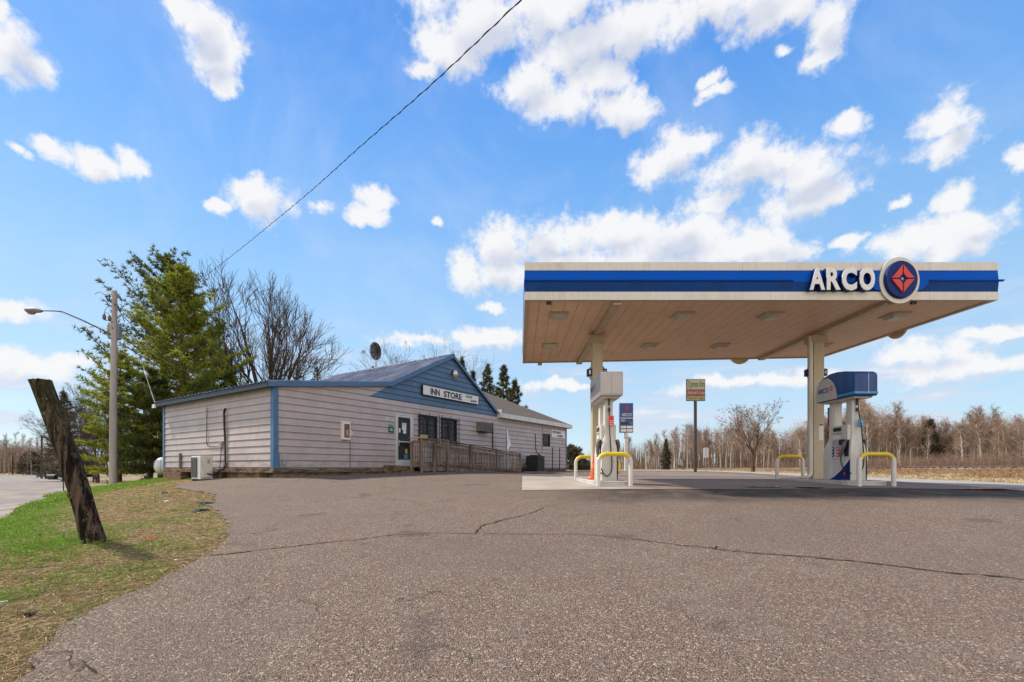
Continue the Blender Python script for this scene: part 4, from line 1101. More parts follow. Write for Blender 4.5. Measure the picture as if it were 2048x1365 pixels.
M_LETW = mat('letter_white', (.74, .72, .70), .45, var=.05)
CX0, CX1, CY0 = .288, 11.21, 10.68; BZ, TZ = 3.88, 4.75
bl, br = (.39, 17.15), (10.9, 16.3)
can = thing('pump_canopy', (5.6, 13.4, G(5.6, 13.4)), 'flat white pump canopy with a blue stripe carried on two tan columns', 'canopy')
cz_ = can.location.copy()
def CB(mb, name, material, **k):
    mb.v = [(x - cz_.x, y - cz_.y, z - cz_.z) for x, y, z in mb.v]; return mb.build(name, material, k.pop('parent', can), **k)
def lerp2(a, b, t): return (a[0] + (b[0] - a[0]) * t, a[1] + (b[1] - a[1]) * t)
# roof deck and outer shell
mb = MB(); q = [(CX0 + .05, CY0 + .06), (CX1 - .05, CY0 + .06), (br[0] - .05, br[1] - .05), (bl[0] + .05, bl[1] - .05)]
mb.prism(q, lambda p, r, d: (p, r, d), BZ + .06, TZ - .05); CB(mb, 'roof', M_CREAM)
# soffit boards running front to back with open joints
mb = MB(); n = 35
for i in range(n):
    t0, t1 = i / n + .0004, (i + 1) / n - .0004
    a0, a1 = lerp2(q[0], q[1], t0), lerp2(q[0], q[1], t1); b0, b1 = lerp2(q[3], q[2], t0), lerp2(q[3], q[2], t1)
    mb.prism([a0, a1, b1, b0], lambda p, r, d: (p, r, d), BZ + .03, BZ + .055)
CB(mb, 'soffit', M_SOFF)
mb = MB(); mb.prism([(CX0 + .012, CY0 + .012), (CX1 - .012, CY0 + .012), (CX1 - .012, CY0 + .10), (CX0 + .012, CY0 + .10)], lambda p, r, d: (p, r, d), BZ - .004, BZ + .04)
mb.prism([(bl[0] + .01, bl[1] - .1), (br[0] - .01, br[1] - .1), (br[0] - .01, br[1] - .01), (bl[0] + .01, bl[1] - .01)], lambda p, r, d: (p, r, d), BZ - .004, BZ + .04)
mb.prism([(CX0 + .012, CY0 + .101), (CX0 + .12, CY0 + .101), (bl[0] + .11, bl[1] - .101), (bl[0] + .01, bl[1] - .101)], lambda p, r, d: (p, r, d), BZ - .005, BZ + .04)
mb.prism([(CX1 - .12, CY0 + .101), (CX1 - .012, CY0 + .101), (br[0] - .01, br[1] - .101), (br[0] - .11, br[1] - .101)], lambda p, r, d: (p, r, d), BZ - .005, BZ + .04)
CB(mb, 'soffit_trim', M_SOFD)
for X_ in (2.45, 8.78):
    CB(MB().box(X_ - .10, X_ + .10, CY0 + .11, (17.0 if X_ < 5 else 16.36), BZ - .07, BZ + .028), 'beam', M_SOFD)
# fascia: white bands and the bent blue stripe
ZL, ZM, ZH = 4.067, 4.32, 4.56
def fascia_side(a, b, nrm, front_=False):
    P = lambda t, o, z: (a[0] + (b[0] - a[0]) * t + nrm[0] * o, a[1] + (b[1] - a[1]) * t + nrm[1] * o, z)
    mb = MB(); prof = [(0, BZ), (0, ZL), (-.03, ZL), (-.03, BZ)]
    mb.prism([(o, z) for o, z in prof], lambda o, z, d: P(d, o, z), 0, 1); CB(mb, 'white_band', M_CREAM)
    mb = MB(); mb.prism([(0, ZH), (0, TZ), (-.03, TZ), (-.03, ZH)], lambda o, z, d: P(d, o, z), 0, 1); CB(mb, 'white_band', M_CREAM)
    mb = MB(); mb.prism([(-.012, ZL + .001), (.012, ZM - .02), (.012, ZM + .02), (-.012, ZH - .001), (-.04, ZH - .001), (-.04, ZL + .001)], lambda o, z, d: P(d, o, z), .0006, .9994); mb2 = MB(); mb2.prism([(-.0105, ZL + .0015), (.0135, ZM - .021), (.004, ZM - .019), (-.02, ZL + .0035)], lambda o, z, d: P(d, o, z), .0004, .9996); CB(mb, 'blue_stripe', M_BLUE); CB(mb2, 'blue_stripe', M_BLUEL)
    return P
P1 = fascia_side((CX0, CY0), (CX1, CY0), (0, -1))
fascia_side((CX0 - .0, CY0 + .031), bl, (-1, 0)); fascia_side((CX1, CY0 + .031), br, (1, 0)); fascia_side((bl[0] + .031, bl[1]), (br[0] - .031, br[1]), (0, 1))
W = CX1 - CX0
for a, b in ((CX0 - .0, (1585 - 1024) / F * CY0), ((1858 - 1024) / F * CY0, CX1 + .09)):
    mb = MB(); mb.prism([(-.013, ZM - .025), (-.05, ZM - .008), (-.055, ZM + .012), (-.013, ZM + .022)], lambda o, z, d: (d, CY0 + o, z), a, b); CB(mb, 'rail_lip', M_BLUE)
mb = MB()
for t in (.255, .46, .69, .855): mb.box(CX0 + W * t - .003, CX0 + W * t + .003, CY0 - .0025, CY0, BZ + .001, ZL - .001).box(CX0 + W * t - .003, CX0 + W * t + .003, CY0 - .0025, CY0, ZH + .001, TZ - .001)
CB(mb, 'seam', M_SOFD)
# emblem discs
def ell(rx, rz, k=48): return [(rx * math.cos(2 * math.pi * i / k), rz * math.sin(2 * math.pi * i / k)) for i in range(k)]
def emblem(cx, cz, front_=True, fn=None, s=1.0, detail=True, parent=None, sub=False):
    put = (lambda mb, n_, m_, **k: CB(mb, n_, m_, **k)) if parent is None else (lambda mb, n_, m_, **k: mb.build(n_, m_, parent, **k))
    fn = fn or (lambda p, r, d: (cx + p, CY0 - d, cz + r))
    put(MB().prism(ell(.46 * s, .53 * s), fn, .02 * s, .055 * s), 'ring', M_CREAM)
    if not detail: return
    mb = MB(); e0 = ell(.372 * s, .43 * s); e1 = ell(.355 * s, .41 * s); n_ = len(e0)
    mb.add([fn(a, b, .056 * s) for a, b in e0] + [fn(a, b, .10 * s) for a, b in e0] + [fn(a, b, .125 * s) for a, b in e1],
           [(i, (i+1) % n_, n_ + (i+1) % n_, n_ + i) for i in range(n_)] + [(n_ + i, n_ + (i+1) % n_, 2*n_ + (i+1) % n_, 2*n_ + i) for i in range(n_)] + [tuple(range(2*n_, 3*n_))])
    put(mb, 'disc', M_BLUED)
    mb = MB()
    for sx_, sz_ in ((1, 1), (-1, 1), (-1, -1), (1, -1)):
        g_ = .011; X_, Z_ = .272, .325; c_ = .05
        pts = [(g_, Z_ - .01), (X_ - .01, g_), (.13, g_), (.085, .018), (c_, c_ + .012), (.018, .095), (g_, .15)]
        pts = [(p * sx_ * s, r * sz_ * s) for p, r in pts]
        if sx_ * sz_ < 0: pts.reverse()
        mb.prism(pts, fn, .124 * s, .160 * s)
    put(mb, 'diamond', M_RED, bevel=.008 * s)
    put(MB().prism([(.035 * s, 0), (0, .04 * s), (-.035 * s, 0), (0, -.04 * s)], fn, .124 * s, .135 * s), 'centre_star', mat('pale_blue', (.2, .35, .5), .5))
EX, EZ = (1801 - 1024) / F * (CY0 - .08), (937 - 561) / F * (CY0 - .05)
emblem(EX, EZ)
# blue wings beside the ring
for s_ in (-1, 1):
    pts = [(s_ * .40, -.245), (s_ * .55, -.2), (s_ * .66, -.1), (s_ * .70, .02), (s_ * .62, .13), (s_ * .50, .22), (s_ * .40, .235)]
    CB(MB().prism(pts, lambda p, r, d: (EX + p, CY0 - d, 4.315 + r), .0135, .03), 'wing', M_BLUE)
rb = ((1475 - 1024) / F * 16.8)
CB(MB().prism(ell(.44, .5), lambda p, r, d: (rb + p, 16.62 + d, 4.24 + r), .02, .05), 'ring', M_SOFF)
CB(MB().prism(ell(.44, .5), lambda p, r, d: (11.07 + d, 13.35 + p, 4.24 + r), .02, .06), 'ring', M_SOFF)
# channel letters
YL = CY0 - .10
for ch, a, b in (('A', 1617, 1647.4), ('R', 1651, 1678.5), ('C', 1681, 1711), ('O', 1716, 1747)):
    xa, xb = (a - 1024) / F * YL, (b - 1024) / F * YL; za, zb = (937 - 581.5) / F * YL, (937 - 537.5) / F * YL
    if ch in 'CO': za -= .012; zb += .012
    cx_, cz2 = (xa + xb) / 2, (za + zb) / 2
    r = CB(text_mb(ch, xb - xa, zb - za, .115, lambda p, q_, d: (cx_ + p, CY0 - .016 - d, cz2 + q_), .04 if ch in 'AR' else .055), 'letter', M_BLUED)
    f = CB(text_mb(ch, xb - xa, zb - za, .016, lambda p, q_, d: (cx_ + p, CY0 - .132 - d, cz2 + q_), .035 if ch in 'AR' else .05), 'letter_face', M_LETW, parent=r)
# under-canopy light fixtures
for (X_, Y_) in ((1.18, 11.8), (4.34, 11.8), (6.57, 11.8), (9.75, 11.8), (1.2, 14.7), (4.37, 14.7), (6.6, 14.7), (9.8, 14.7)):
    mb = MB(); mb.box(X_ - .24, X_ + .24, Y_ - .24, Y_ + .24, BZ + .0, BZ + .028)
    fx_ = CB(mb, 'light_fixture', M_SOFD)
    mb = MB(); mb.add([(X_ + sx_ * w_, Y_ + sy_ * w_, z_) for w_, z_ in ((.20, BZ - .001), (.13, BZ - .085)) for sx_, sy_ in ((-1, -1), (1, -1), (1, 1), (-1, 1))], [(0, 1, 5, 4), (1, 2, 6, 5), (2, 3, 7, 6), (3, 0, 4, 7), (4, 5, 6, 7)])
    CB(mb, 'lens', mat('cloudy_lens', (.48, .43, .37), .3, var=.15), parent=fx_)
for X_, Y_ in ((.86, 10.80), (9.35, 10.80)): CB(MB().box(X_ - .06, X_ + .06, Y_ - .03, Y_ + .03, BZ - .06, BZ - .006), 'bracket', M_BLACK)
CB(MB().box(.95, 1.1, 17.0, 17.1, BZ - .09, BZ - .006), 'bracket', M_SOFD)
# columns with cap, number flags, notices, rain pipe
COLS = ((2.45, 13.4, .15, ('1', '2')), (8.78, 13.4, .15, ('3', '4')))
for X_, Y_, h_, nums in COLS:
    zb_ = G(X_, Y_) + .05
    col = CB(MB().box(X_ - h_, X_ + h_, Y_ - h_, Y_ + h_, zb_, BZ - .075), 'column', M_COLM, bevel=.012)
    CB(MB().box(X_ - h_ - .07, X_ + h_ + .07, Y_ - h_ - .05, Y_ + h_ + .05, BZ - .28, BZ - .071), 'column_cap', M_SOFD, parent=col, bevel=.01)
    CB(MB().box(X_ - h_ - .05, X_ + h_ + .05, Y_ - h_ - .05, Y_ + h_ + .05, zb_, zb_ + .14), 'base_plate', M_COLM, parent=col)
    zc = 2.76
    CB(MB().prism(ell(.255, .255, 32), lambda p, r, d: (X_ + p, Y_ + d, zc + r), -.05, .05), 'number_disc', M_COLM, parent=col)
    for s_, t_ in ((-1, nums[0]), (1, nums[1])):
        xc = X_ + s_ * .215
        ff = CB(MB().box(xc - .065, xc + .065, Y_ - .10, Y_ + .10, zc - .1, zc + .1), 'number_flag', M_BLUED, parent=col, bevel=.01)
        CB(text_mb(t_, .05 if t_ == '1' else .065, .12, .006, lambda p, q_, d: (xc + p, Y_ - .101 - d, zc + q_), .0), 'digit', M_LETW, parent=col)
    CB(MB().box(X_ - .01, X_ + .12, Y_ - h_ - .005, Y_ - h_ - .001, .80, 1.27), 'notice', M_PAPER, parent=col)
    CB(MB().box(X_ - .0, X_ + .11, Y_ - h_ - .008, Y_ - h_ - .0055, 1.22, 1.26), 'notice_header', M_BLACK, parent=col)
CB(MB().tube([(8.56, 13.28, BZ - .1), (8.56, 13.28, .0), (8.56, 13.28, -.14), (8.50, 13.24, -.22), (8.36, 13.14, -.25)], .055, 10), 'rain_pipe', M_CREAM, smooth=True)

# ------------------------------------------------------------------ pump islands
M_CURB = mat('white_curb_paint', (.50, .48, .50), .55, var=.12, vs=3, dirt=(.22, .17, .14), dirt_amt=.6)
M_CAP = mat('island_top', (.24, .205, .17), .8, var=.2, dirt=(.12, .09, .07), dirt_amt=.5)
ISL = ((2.44, 11.22, .43, 3.4, 'white edged concrete island under the left pump'), (8.66, 11.2, .48, 3.2, 'white edged concrete island under the blue topped right pump'))
for X_, Y_, hw_, L_, lab in ISL:
    g_ = G(X_, Y_); it = thing('pump_island', (X_, Y_, g_), lab, 'pump island', 'pump islands')
    pl_ = [(-hw_, .12), (-hw_ + .12, 0), (hw_ - .12, 0), (hw_, .12), (hw_, L_ - .12), (hw_ - .12, L_), (-hw_ + .12, L_), (-hw_, L_ - .12)]
    slope = (G(X_, Y_ + L_) - g_) * .0
    mb = MB(); mb.prism(pl_, lambda p, q_, d: (p, q_, d), -.25, .118); mb.build('curb', M_CURB, it, bevel=.012)
    mb = MB(); mb.prism([(p * 1.02, (q_ - L_/2) * 1.006 + L_/2) for p, q_ in pl_], lambda p, q_, d: (p, q_, d), .119, .143); mb.build('edge_lip', M_CREAM, it, bevel=.006)
    mb = MB(); mb.prism([(p * .9, (q_ - L_/2) * .97 + L_/2) for p, q_ in pl_], lambda p, q_, d: (p, q_, d), .1435, .150); mb.build('top', M_CAP, it)

# ------------------------------------------------------------------ fuel pumps (local x across, y away from the viewer, z up from the island)
M_PW = mat('pump_white', (.56, .53, .47), .4, var=.06, vs=2, dirt=(.34, .29, .22), dirt_amt=.35, stretch=(1, 1, .4))
M_PW2 = mat('pump_head_pale', (.46, .42, .40), .35, var=.08, vs=2, dirt=(.26, .2, .17), dirt_amt=.5, stretch=(1, 1, .35))
m = NT('pump_head_blue'); c = m.mix(m.ramp(m.noise(5, 6, .7, stretch=(1, 1, .25)), .4, .75), (.003, .035, .16), (.01, .085, .26)); M_PB = m.fin(c, .2, 0, .35)
M_HOSE = mat('hose_rubber', (.012, .012, .012), .35)
M_SCR = mat('screen', (.34, .37, .38), .15, var=.1)
def pump(X_, Y_, zt, label, blue):
    p = thing('fuel_pump', (X_, Y_, zt), label, 'fuel pump', 'fuel pumps')
    def loft(secs, name, material, **k):
        mb = MB(); vs = []; K = 12
        for (z, hx_, y0, y1, r) in secs:
            cx_, cy_ = 0, (y0 + y1) / 2; hy_ = (y1 - y0) / 2
            for (sx_, sy_) in ((1, 1), (-1, 1), (-1, -1), (1, -1)):
                a0 = {(1, 1): 0, (-1, 1): 90, (-1, -1): 180, (1, -1): 270}[(sx_, sy_)]
                for j in range(3):
                    a = math.radians(a0 + 45 * j); vs.append((sx_ * (hx_ - r) + r * math.cos(a), cy_ + sy_ * (hy_ - r) + r * math.sin(a), z))
        fs = []
        for i in range(len(secs) - 1):
            for j in range(K): fs.append((i*K+j, i*K+(j+1) % K, (i+1)*K+(j+1) % K, (i+1)*K+j))
        fs += [tuple(reversed(range(K))), tuple((len(secs)-1)*K + j for j in range(K))]
        mb.add(vs, fs); return mb.build(name, material, p, True, **k)
    # end pods that rise into the hose masts
    loft([(0, .20, 0, .38, .03), (.72, .20, 0, .38, .04), (.88, .185, .01, .37, .05), (1.0, .15, .04, .34, .05), (1.10, .115, .07, .31, .04), (1.16, .105, .08, .30, .03), (2.08, .105, .08, .30, .03)], 'mast', M_PW)
    loft([(0, .20, .66, 1.03, .03), (.66, .20, .66, 1.03, .04), (.84, .185, .66, 1.0, .05), (.98, .15, .68, .96, .05), (1.10, .115, .70, .93, .04), (2.08, .105, .71, .92, .03)], 'mast', M_PW)
    MB().box(-.188, .188, .30, .74, .0, 1.40).build('cabinet', M_PW, p, bevel=.015)
    MB().box(-.203, .203, .02, 1.01, .545, .575).build('ledge', M_PW, p, bevel=.006)
    MB().box(-.19, .19, .12, .30, .2, 1.395).build('cabinet', M_PW, p, bevel=.012)
    for s_ in (-1, 1):
        F_ = lambda mb, d0, d1, ya, yb, za, zb: mb.box(min(s_ * d0, s_ * d1), max(s_ * d0, s_ * d1), ya, yb, za, zb)
        F_(MB(), .192, .197, .30, .64, 1.17, 1.36).build('display_bezel', M_PW, p)
        F_(MB(), .1975, .203, .33, .62, 1.25, 1.35).build('display', M_BLACK, p)
        F_(MB(), .1975, .203, .30, .63, 1.185, 1.215).build('price_strip', mat('price_strip', (.30, .29, .27), .4), p)
        F_(MB(), .1975, .202, .36, .62, 1.06, 1.15).build('label', M_SIGNW, p)
        F_(MB(), .192, .210, .42, .66, .85, 1.04).build('screen_frame', M_PW2, p); F_(MB(), .2105, .212, .45, .64, .88, 1.02).build('screen', M_SCR, p)
        F_(MB(), .192, .206, .22, .36, .88, 1.04).build('keypad', M_BLACK, p)
        F_(MB(), .192, .204, .375, .41, .90, 1.03).build('card_reader', M_BLACK, p)
        F_(MB(), .192, .200, .40, .50, .60, .86).build('grade_button_panel', M_RED, p)
        F_(MB(), .192, .200, .60, .67, .60, .86).build('grade_button_panel', M_BLUED, p)
        mb = MB()
        for k in range(3): F_(mb, .2005, .203, .43, .47, .63 + k * .08, .67 + k * .08)
        for k in range(3): F_(mb, .2005, .203, .62, .65, .63 + k * .08, .67 + k * .08)
        mb.build('grade_button', M_SIGNW, p)
        # nozzle in its dark boot
        F_(MB(), .19, .205, .06, .22, .60, 1.02).build('nozzle_boot', M_BLACK, p)
        mb = MB(); mb.tube([(s_ * .25, .10, .98), (s_ * .26, .16, .86), (s_ * .25, .25, .72), (s_ * .23, .30, .62)], [.028, .05, .042, .025], 8)
        mb.tube([(s_ * .25, .10, .98), (s_ * .22, .08, 1.02)], .02, 6); nz = mb.build('nozzle', mat('nozzle_grey', (.20, .20, .22), .35, .4, var=.3), p, True)
        MB().tube([(s_ * .23, .30, .62), (s_ * .24, .28, .45), (s_ * .24, .2, .3), (s_ * .235, .1, .2), (s_ * .2, -.03, .18)], .014, 7).build('hose', M_HOSE, p, True)
        if blue:
            pts = [(.0, 0.012)] + [(.02 + .80 * t, .012 + .53 * (1 - t) ** 1.6) for t in np.linspace(0, 1, 14)]
            mb = MB(); mb.prism([(y_, z_) for y_, z_ in [(.02, .012)] + pts[1:]], lambda a, b, d: (s_ * d, a + .0, b), .2005, .2045); mb.build('swoosh', M_BLUED, p)
            mb = MB(); mb.prism([(.20 + a, .17 + b) for a, b in ((.05, 0), (0, .06), (-.05, 0), (0, -.06))], lambda a, b, d: (s_ * d, a, b), .2046, .208); mb.build('badge', M_RED, p)
            pts2 = [(.02 + .80 * t, .012 + .53 * (1 - t) ** 2.1) for t in np.linspace(0, 1, 14)] + [(.06 + .86 * t, .03 + .56 * (1 - t) ** 2.1) for t in np.linspace(1, 0, 14)]
            mb = MB(); mb.prism(pts2, lambda a, b, d: (s_ * d, a, b), .2004, .203); mb.build('swoosh_edge', M_SIGNW, p)
    MB().box(.185, .205, -.004, .03, .02, .6).build('edge_strip', M_BLACK, p)
    # hose hanging from the mast on the near end
    top = 2.03; cx_ = .0 if blue else -.02
    low_ = .05 if not blue else .22
    if blue: path = [(.02, .05, top), (.02, .02, 1.7), (.03, -.04, 1.4), (.06, -.05, 1.0), (.09, -.05, .6), (.08, -.05, .38), (.04, -.05, .26), (-.03, -.05, .18)]
    else: path = [(-.0, .05, top), (-.0, .02, 1.6), (.0, -.03, 1.2), (.02, -.05, .8), (.05, -.05, .45), (.03, -.05, .22), (-.06, -.05, .11), (-.15, -.05, .16), (-.215, -.04, .30)]
    pts = []
    pv = [Vector(q) for q in path]
    for i in range(len(pv) - 1):
        a, b, c_, d_ = pv[max(0, i-1)], pv[i], pv[i+1], pv[min(len(pv)-1, i+2)]
        for t in (0, .25, .5, .75): pts.append(.5 * ((2*b) + (c_ - a) * t + (2*a - 5*b + 4*c_ - d_) * t*t + (-a + 3*b - 3*c_ + d_) * t**3))
    pts.append(pv[-1]); MB().tube(pts, .015, 8).build('hose', M_HOSE, p, True)
    mb = MB(); mb.tube([(0, .055, 2.02), (0, .05, 1.88)], .02, 8); mb.tube([(0, .045, 1.80), (0, .04, 1.72)], .032, 8); mb.build('breakaway_coupling', M_HOSE, p, True)
    MB().tube([(0, .055, 1.865), (0, .05, 1.815)], .026, 8).build('coupling_ring', M_SIGNW, p, True)
    tg = MB().box(-.02, .10, -.035, -.005, 1.33 if blue else 1.36, 1.52 if blue else 1.60); tg.build('hose_tag', mat('tag_blue', (.02, .22, .40), .5) if blue else mat('tag_red', (.60, .03, .02), .5), p, bevel=.006)
    mb = MB()
    for k in range(3): mb.box(.0, .08, -.038, -.0355, 1.37 + k * .05, 1.385 + k * .05)
    mb.build('tag_print', M_SIGNW, p)
    # head with arched top
    prof = [(-.24, 2.07), (-.25, 2.12), (-.25, 2.55), (-.22, 2.63), (-.12, 2.68), (.1, 2.73), (.4, 2.77), (.65, 2.77), (.88, 2.72), (1.06, 2.62), (1.16, 2.48), (1.2, 2.3), (1.2, 2.10), (1.17, 2.07)]
    if not blue: prof = [(-.24, 2.07), (-.25, 2.12), (-.25, 2.60), (-.22, 2.66), (-.05, 2.68), (.4, 2.67), (.8, 2.63), (1.0, 2.66), (1.14, 2.66), (1.2, 2.58), (1.2, 2.10), (1.17, 2.07)]
    HW = .28
    hd = MB().prism(prof, lambda a, b, d: (d, a, b), -HW, HW).build('head', M_PB if blue else M_PW2, p, bevel=.03)
    MB().box(-HW + .05, HW - .05, -.15, 1.1, 2.03, 2.069).build('head_underside', M_PW, hd, bevel=.01)
    if blue:
        pts = [(1.165, 2.09)] + [(1.165, 2.3), (1.13, 2.46), (1.05, 2.58), (.93, 2.655), (.80, 2.68), (.68, 2.66), (.56, 2.58), (.46, 2.46), (.40, 2.32), (.37, 2.20), (.36, 2.09)]
        for s_ in (-1, 1): MB().prism(pts, lambda a, b, d: (s_ * d, a, b), HW + .001, HW + .008).build('side_panel', M_PW2, hd)
        MB().box(-HW - .006, HW + .006, -.256, .355, 2.12, 2.17).build('light_blue_strip', mat('light_blue_strip', (.03, .26, .50), .3), hd)
        tx = text_mb('ARCO', .40, .13, .004, lambda a, b, d: (-HW - .009 - d, .98 - .17 - a * 1.0 + .07, 2.36 + b), .01); tx.build('lettering', M_BLUED, hd)
        mb = MB()
        for s1, s2 in ((1, 1), (1, -1), (-1, 1), (-1, -1)): mb.prism([(.575 + s1 * a, 2.385 + s2 * b) for a, b in ((.008, .075), (.07, .008), (.03, .008), (.008, .03))], lambda a, b, d: (-HW - d, a, b), .009, .013)
        mb.build('emblem', M_RED, hd)
        MB().box(.05, .058, -.258, -.25, 2.12, 2.62).build('panel_seam', M_SIGNW, hd)
    else:
        MB().box(.0, .006, -.257, -.251, 2.12, 2.62).build('panel_seam', M_SOFD, hd)
        mb = MB()
        for s1, s2 in ((1, 1), (1, -1), (-1, 1), (-1, -1)): mb.prism([(.5 + s1 * a, 2.40 + s2 * b) for a, b in ((.008, .085), (.075, .008), (.03, .008), (.008, .03))], lambda a, b, d: (-HW - d, a, b), .002, .006)
        mb.build('emblem', mat('faded_red', (.38, .13, .09), .5), hd)
        text_mb('ARCO', .40, .13, .004, lambda a, b, d: (-HW - .002 - d, .90 - a, 2.40 + b), .01).build('lettering', mat('faded_blue', (.16, .17, .25), .5), hd)
    return p
zi = G(2.44, 11.22) + .15
pump(2.42, 11.50, zi, 'pale fuel pump with a red hose tag, beside the traffic cone', False)
pump(8.60, 11.50, G(8.66, 11.2) + .15, 'fuel pump with a blue and white arched head and a blue hose tag', True)
pf = thing('pump_topper_panel', (8.80, 12.72, G(8.66, 11.2) + .15), 'narrow blue and red striped panel beside the masts of the blue topped pump', 'panel')
MB().box(-.05, .05, .0, .14, 1.72, 1.98).build('blue_face', mat('panel_blue', (.03, .2, .36), .4), pf, bevel=.01)
MB().box(-.05, .05, .0, .14, 1.48, 1.715).build('red_face', mat('panel_red', (.32, .05, .04), .4), pf, bevel=.01)
MB().box(-.052, .052, -.006, -.001, 1.70, 1.715).box(-.052, .052, -.006, -.001, 1.75, 1.765).box(-.052, .052, -.006, -.001, 1.80, 1.81).build('stripe', M_SIGNW, pf)
MB().tube([(0, .07, 0), (0, .07, 1.48)], .02, 8).build('post', M_PW, pf)

# ------------------------------------------------------------------ hoop bollards
M_HOOPW = mat('hoop_white', (.64, .60, .52), .4, var=.06, dirt=(.35, .27, .18), dirt_amt=.3)
M_HOOPY = mat('hoop_yellow', (.66, .47, .02), .4, var=.10, dirt=(.4, .28, .05), dirt_amt=.4)
def hoop(X_, Y_, w, h, label):
    g_ = G(X_, Y_); o = thing('hoop_bollard', (X_, Y_, g_), label, 'bollard', 'yellow topped hoop bollards'); r = .052; R = .20; hw = w / 2 - r
    arc = lambda s_, a0, a1, n_: [(s_ * (hw - R + R * math.sin(a)), 0, h - r - R + R * math.cos(a)) for a in np.linspace(a0, a1, n_)]
    for s_ in (-1, 1):
        pts = [(s_ * hw, 0, -.15), (s_ * hw, 0, h - r - R)] + arc(s_, math.pi / 2, math.pi * .30, 5)[1:]
        MB().tube(pts, r, 12).build('leg', M_HOOPW, o, True)
        MB().tube([(s_ * hw, 0, .0), (s_ * hw, 0, .035)], [r + .03, r + .012], 12).build('collar', M_CAP, o)
    pts = arc(-1, math.pi * .30, 0, 7) + arc(1, 0, math.pi * .30, 7)
    MB().tube(pts, r + .0015, 12, True).build('top_bar', M_HOOPY, o, True)
hoop((1229 - 1024) / F * 11.05, 11.05, .88, .85, 'near hoop bollard guarding the pale pump, left of the photo')
hoop((1753 - 1024) / F * 11.0, 11.0, .92, .85, 'near hoop bollard guarding the blue topped pump')
hoop(2.42, 14.75, .88, .83, 'far hoop bollard half hidden behind the left column and cone')
hoop((1580 - 1024) / F * 14.6, 14.6, .92, .83, 'far hoop bollard left of the right column')
# traffic cone
g_ = G(2.44, 11.22) + .15
cn = thing('traffic_cone', (2.27, 12.85, g_), 'faded orange traffic cone on the left pump island', 'traffic cone')
M_CONE = mat('cone_orange', (.72, .10, .03), .5, var=.12, dirt=(.4, .12, .06), dirt_amt=.4)
MB().box(-.15, .15, -.15, .15, 0, .03).build('base', M_CONE, cn, bevel=.008)
mb = MB(); mb.tube([(0, 0, .03), (0, 0, .20), (0, 0, .42), (0, 0, .68)], [.115, .09, .055, .022], 18); mb.build('cone', M_CONE, cn, True)
MB().tube([(0, 0, .30), (0, 0, .42)], [.0765, .0575], 18).build('reflective_band', mat('orange_band', (.70, .22, .07), .4, var=.2), cn, True)

# ------------------------------------------------------------------ roadside signs
def post_sign(name, px, py, Y, label, cat):
    w = at(px, py, Y); g_ = G(w.x, w.y); o = thing(name, (w.x, w.y, g_), label, cat)
    Z = lambda y_: (937 - y_) / F * Y - g_; Xs = lambda x_: (x_ - px) / F * Y
    return o, Z, Xs
o, Z, Xs = post_sign('price_sign', 1252, 943.5, 37, 'tall blue price sign with a red diamond on a white post', 'sign')
M_SB = mat('sign_blue', (.010, .045, .20), .35, var=.1)
MB().box(Xs(1239.5), Xs(1266.5), 0, .3, Z(865.5), Z(806.5)).build('cabinet', mat('sign_edge', (.10, .11, .13), .5), o, bevel=.02)
MB().box(Xs(1240.5), Xs(1265.5), -.02, -.001, Z(835.5), Z(807.5)).build('panel', M_SB, o)
MB().box(Xs(1240.5), Xs(1265.5), -.02, -.001, Z(851), Z(838)).build('price_panel', M_SB, o)
MB().box(Xs(1240.5), Xs(1265.5), -.015, -.001, Z(837.3), Z(836)).build('divider', M_SIGNW, o)
MB().box(Xs(1242), Xs(1258), -.025, -.021, Z(849), Z(846)).build('price_display', M_BLACK, o)
MB().box(Xs(1258.5), Xs(1265), -.025, -.021, Z(849), Z(844)).build('price_tile', mat('price_green', (.06, .14, .12), .5), o)
mb = MB().box(Xs(1242), Xs(1251), -.025, -.021, Z(841), Z(840.2)).box(Xs(1242), Xs(1249), -.025, -.021, Z(843), Z(842.2)); mb.build('small_print', M_LETW, o)
for a, b, c_, d_ in ((1241.3, 1252.2, 857, 852.3), (1253.6, 1265, 857, 852.3), (1241.3, 1252.2, 864, 859), (1253.6, 1265, 864, 859)):
    MB().box(Xs(a), Xs(b), -.02, -.001, Z(c_), Z(d_)).build('letter_board', M_SIGNW, o)
text_mb('ARCO', Xs(1263.5) - Xs(1243.5), .25, .01, lambda p, q_, d: (Xs(1253.5) + p, -.021 - d, Z(830) + q_), .0).build('lettering', M_LETW, o)
MB().prism([(.13, 0), (0, .30), (-.13, 0), (0, -.30)], lambda p, q_, d: (Xs(1253) + p, -d, Z(817.5) + q_), .021, .035).build('diamond', mat('dim_red', (.30, .02, .03), .4), o)
MB().box(Xs(1250), Xs(1256), .02, .26, -.2, Z(865.5)).build('post', mat('sign_post_white', (.60, .57, .52), .5, var=.08), o, bevel=.01)
MB().box(Xs(1249.2), Xs(1256.8), .0, .28, Z(876.5), Z(875)).build('post_band', M_GREYM, o)
o, Z, Xs = post_sign('inn_sign', 1391.5, 945, 34, 'tall inn sign with beige, red and yellow boards on a dark post', 'sign')
M_TAN = mat('sign_tan', (.40, .34, .22), .6, var=.08)
MB().box(Xs(1373.5), Xs(1410.5), .0, .16, Z(802), Z(758.5)).build('cabinet', M_MAST, o)
MB().box(Xs(1374.5), Xs(1409.5), -.02, -.001, Z(779.5), Z(759.5)).build('panel', M_TAN, o)
MB().box(Xs(1374.2), Xs(1410), -.03, -.001, Z(792), Z(780.5)).build('panel', mat('sign_red_brown', (.27, .075, .06), .6, var=.15), o)
MB().box(Xs(1374.5), Xs(1409.5), -.02, -.001, Z(801), Z(793)).build('panel', mat('sign_dull_yellow', (.42, .36, .18), .6, var=.1), o)
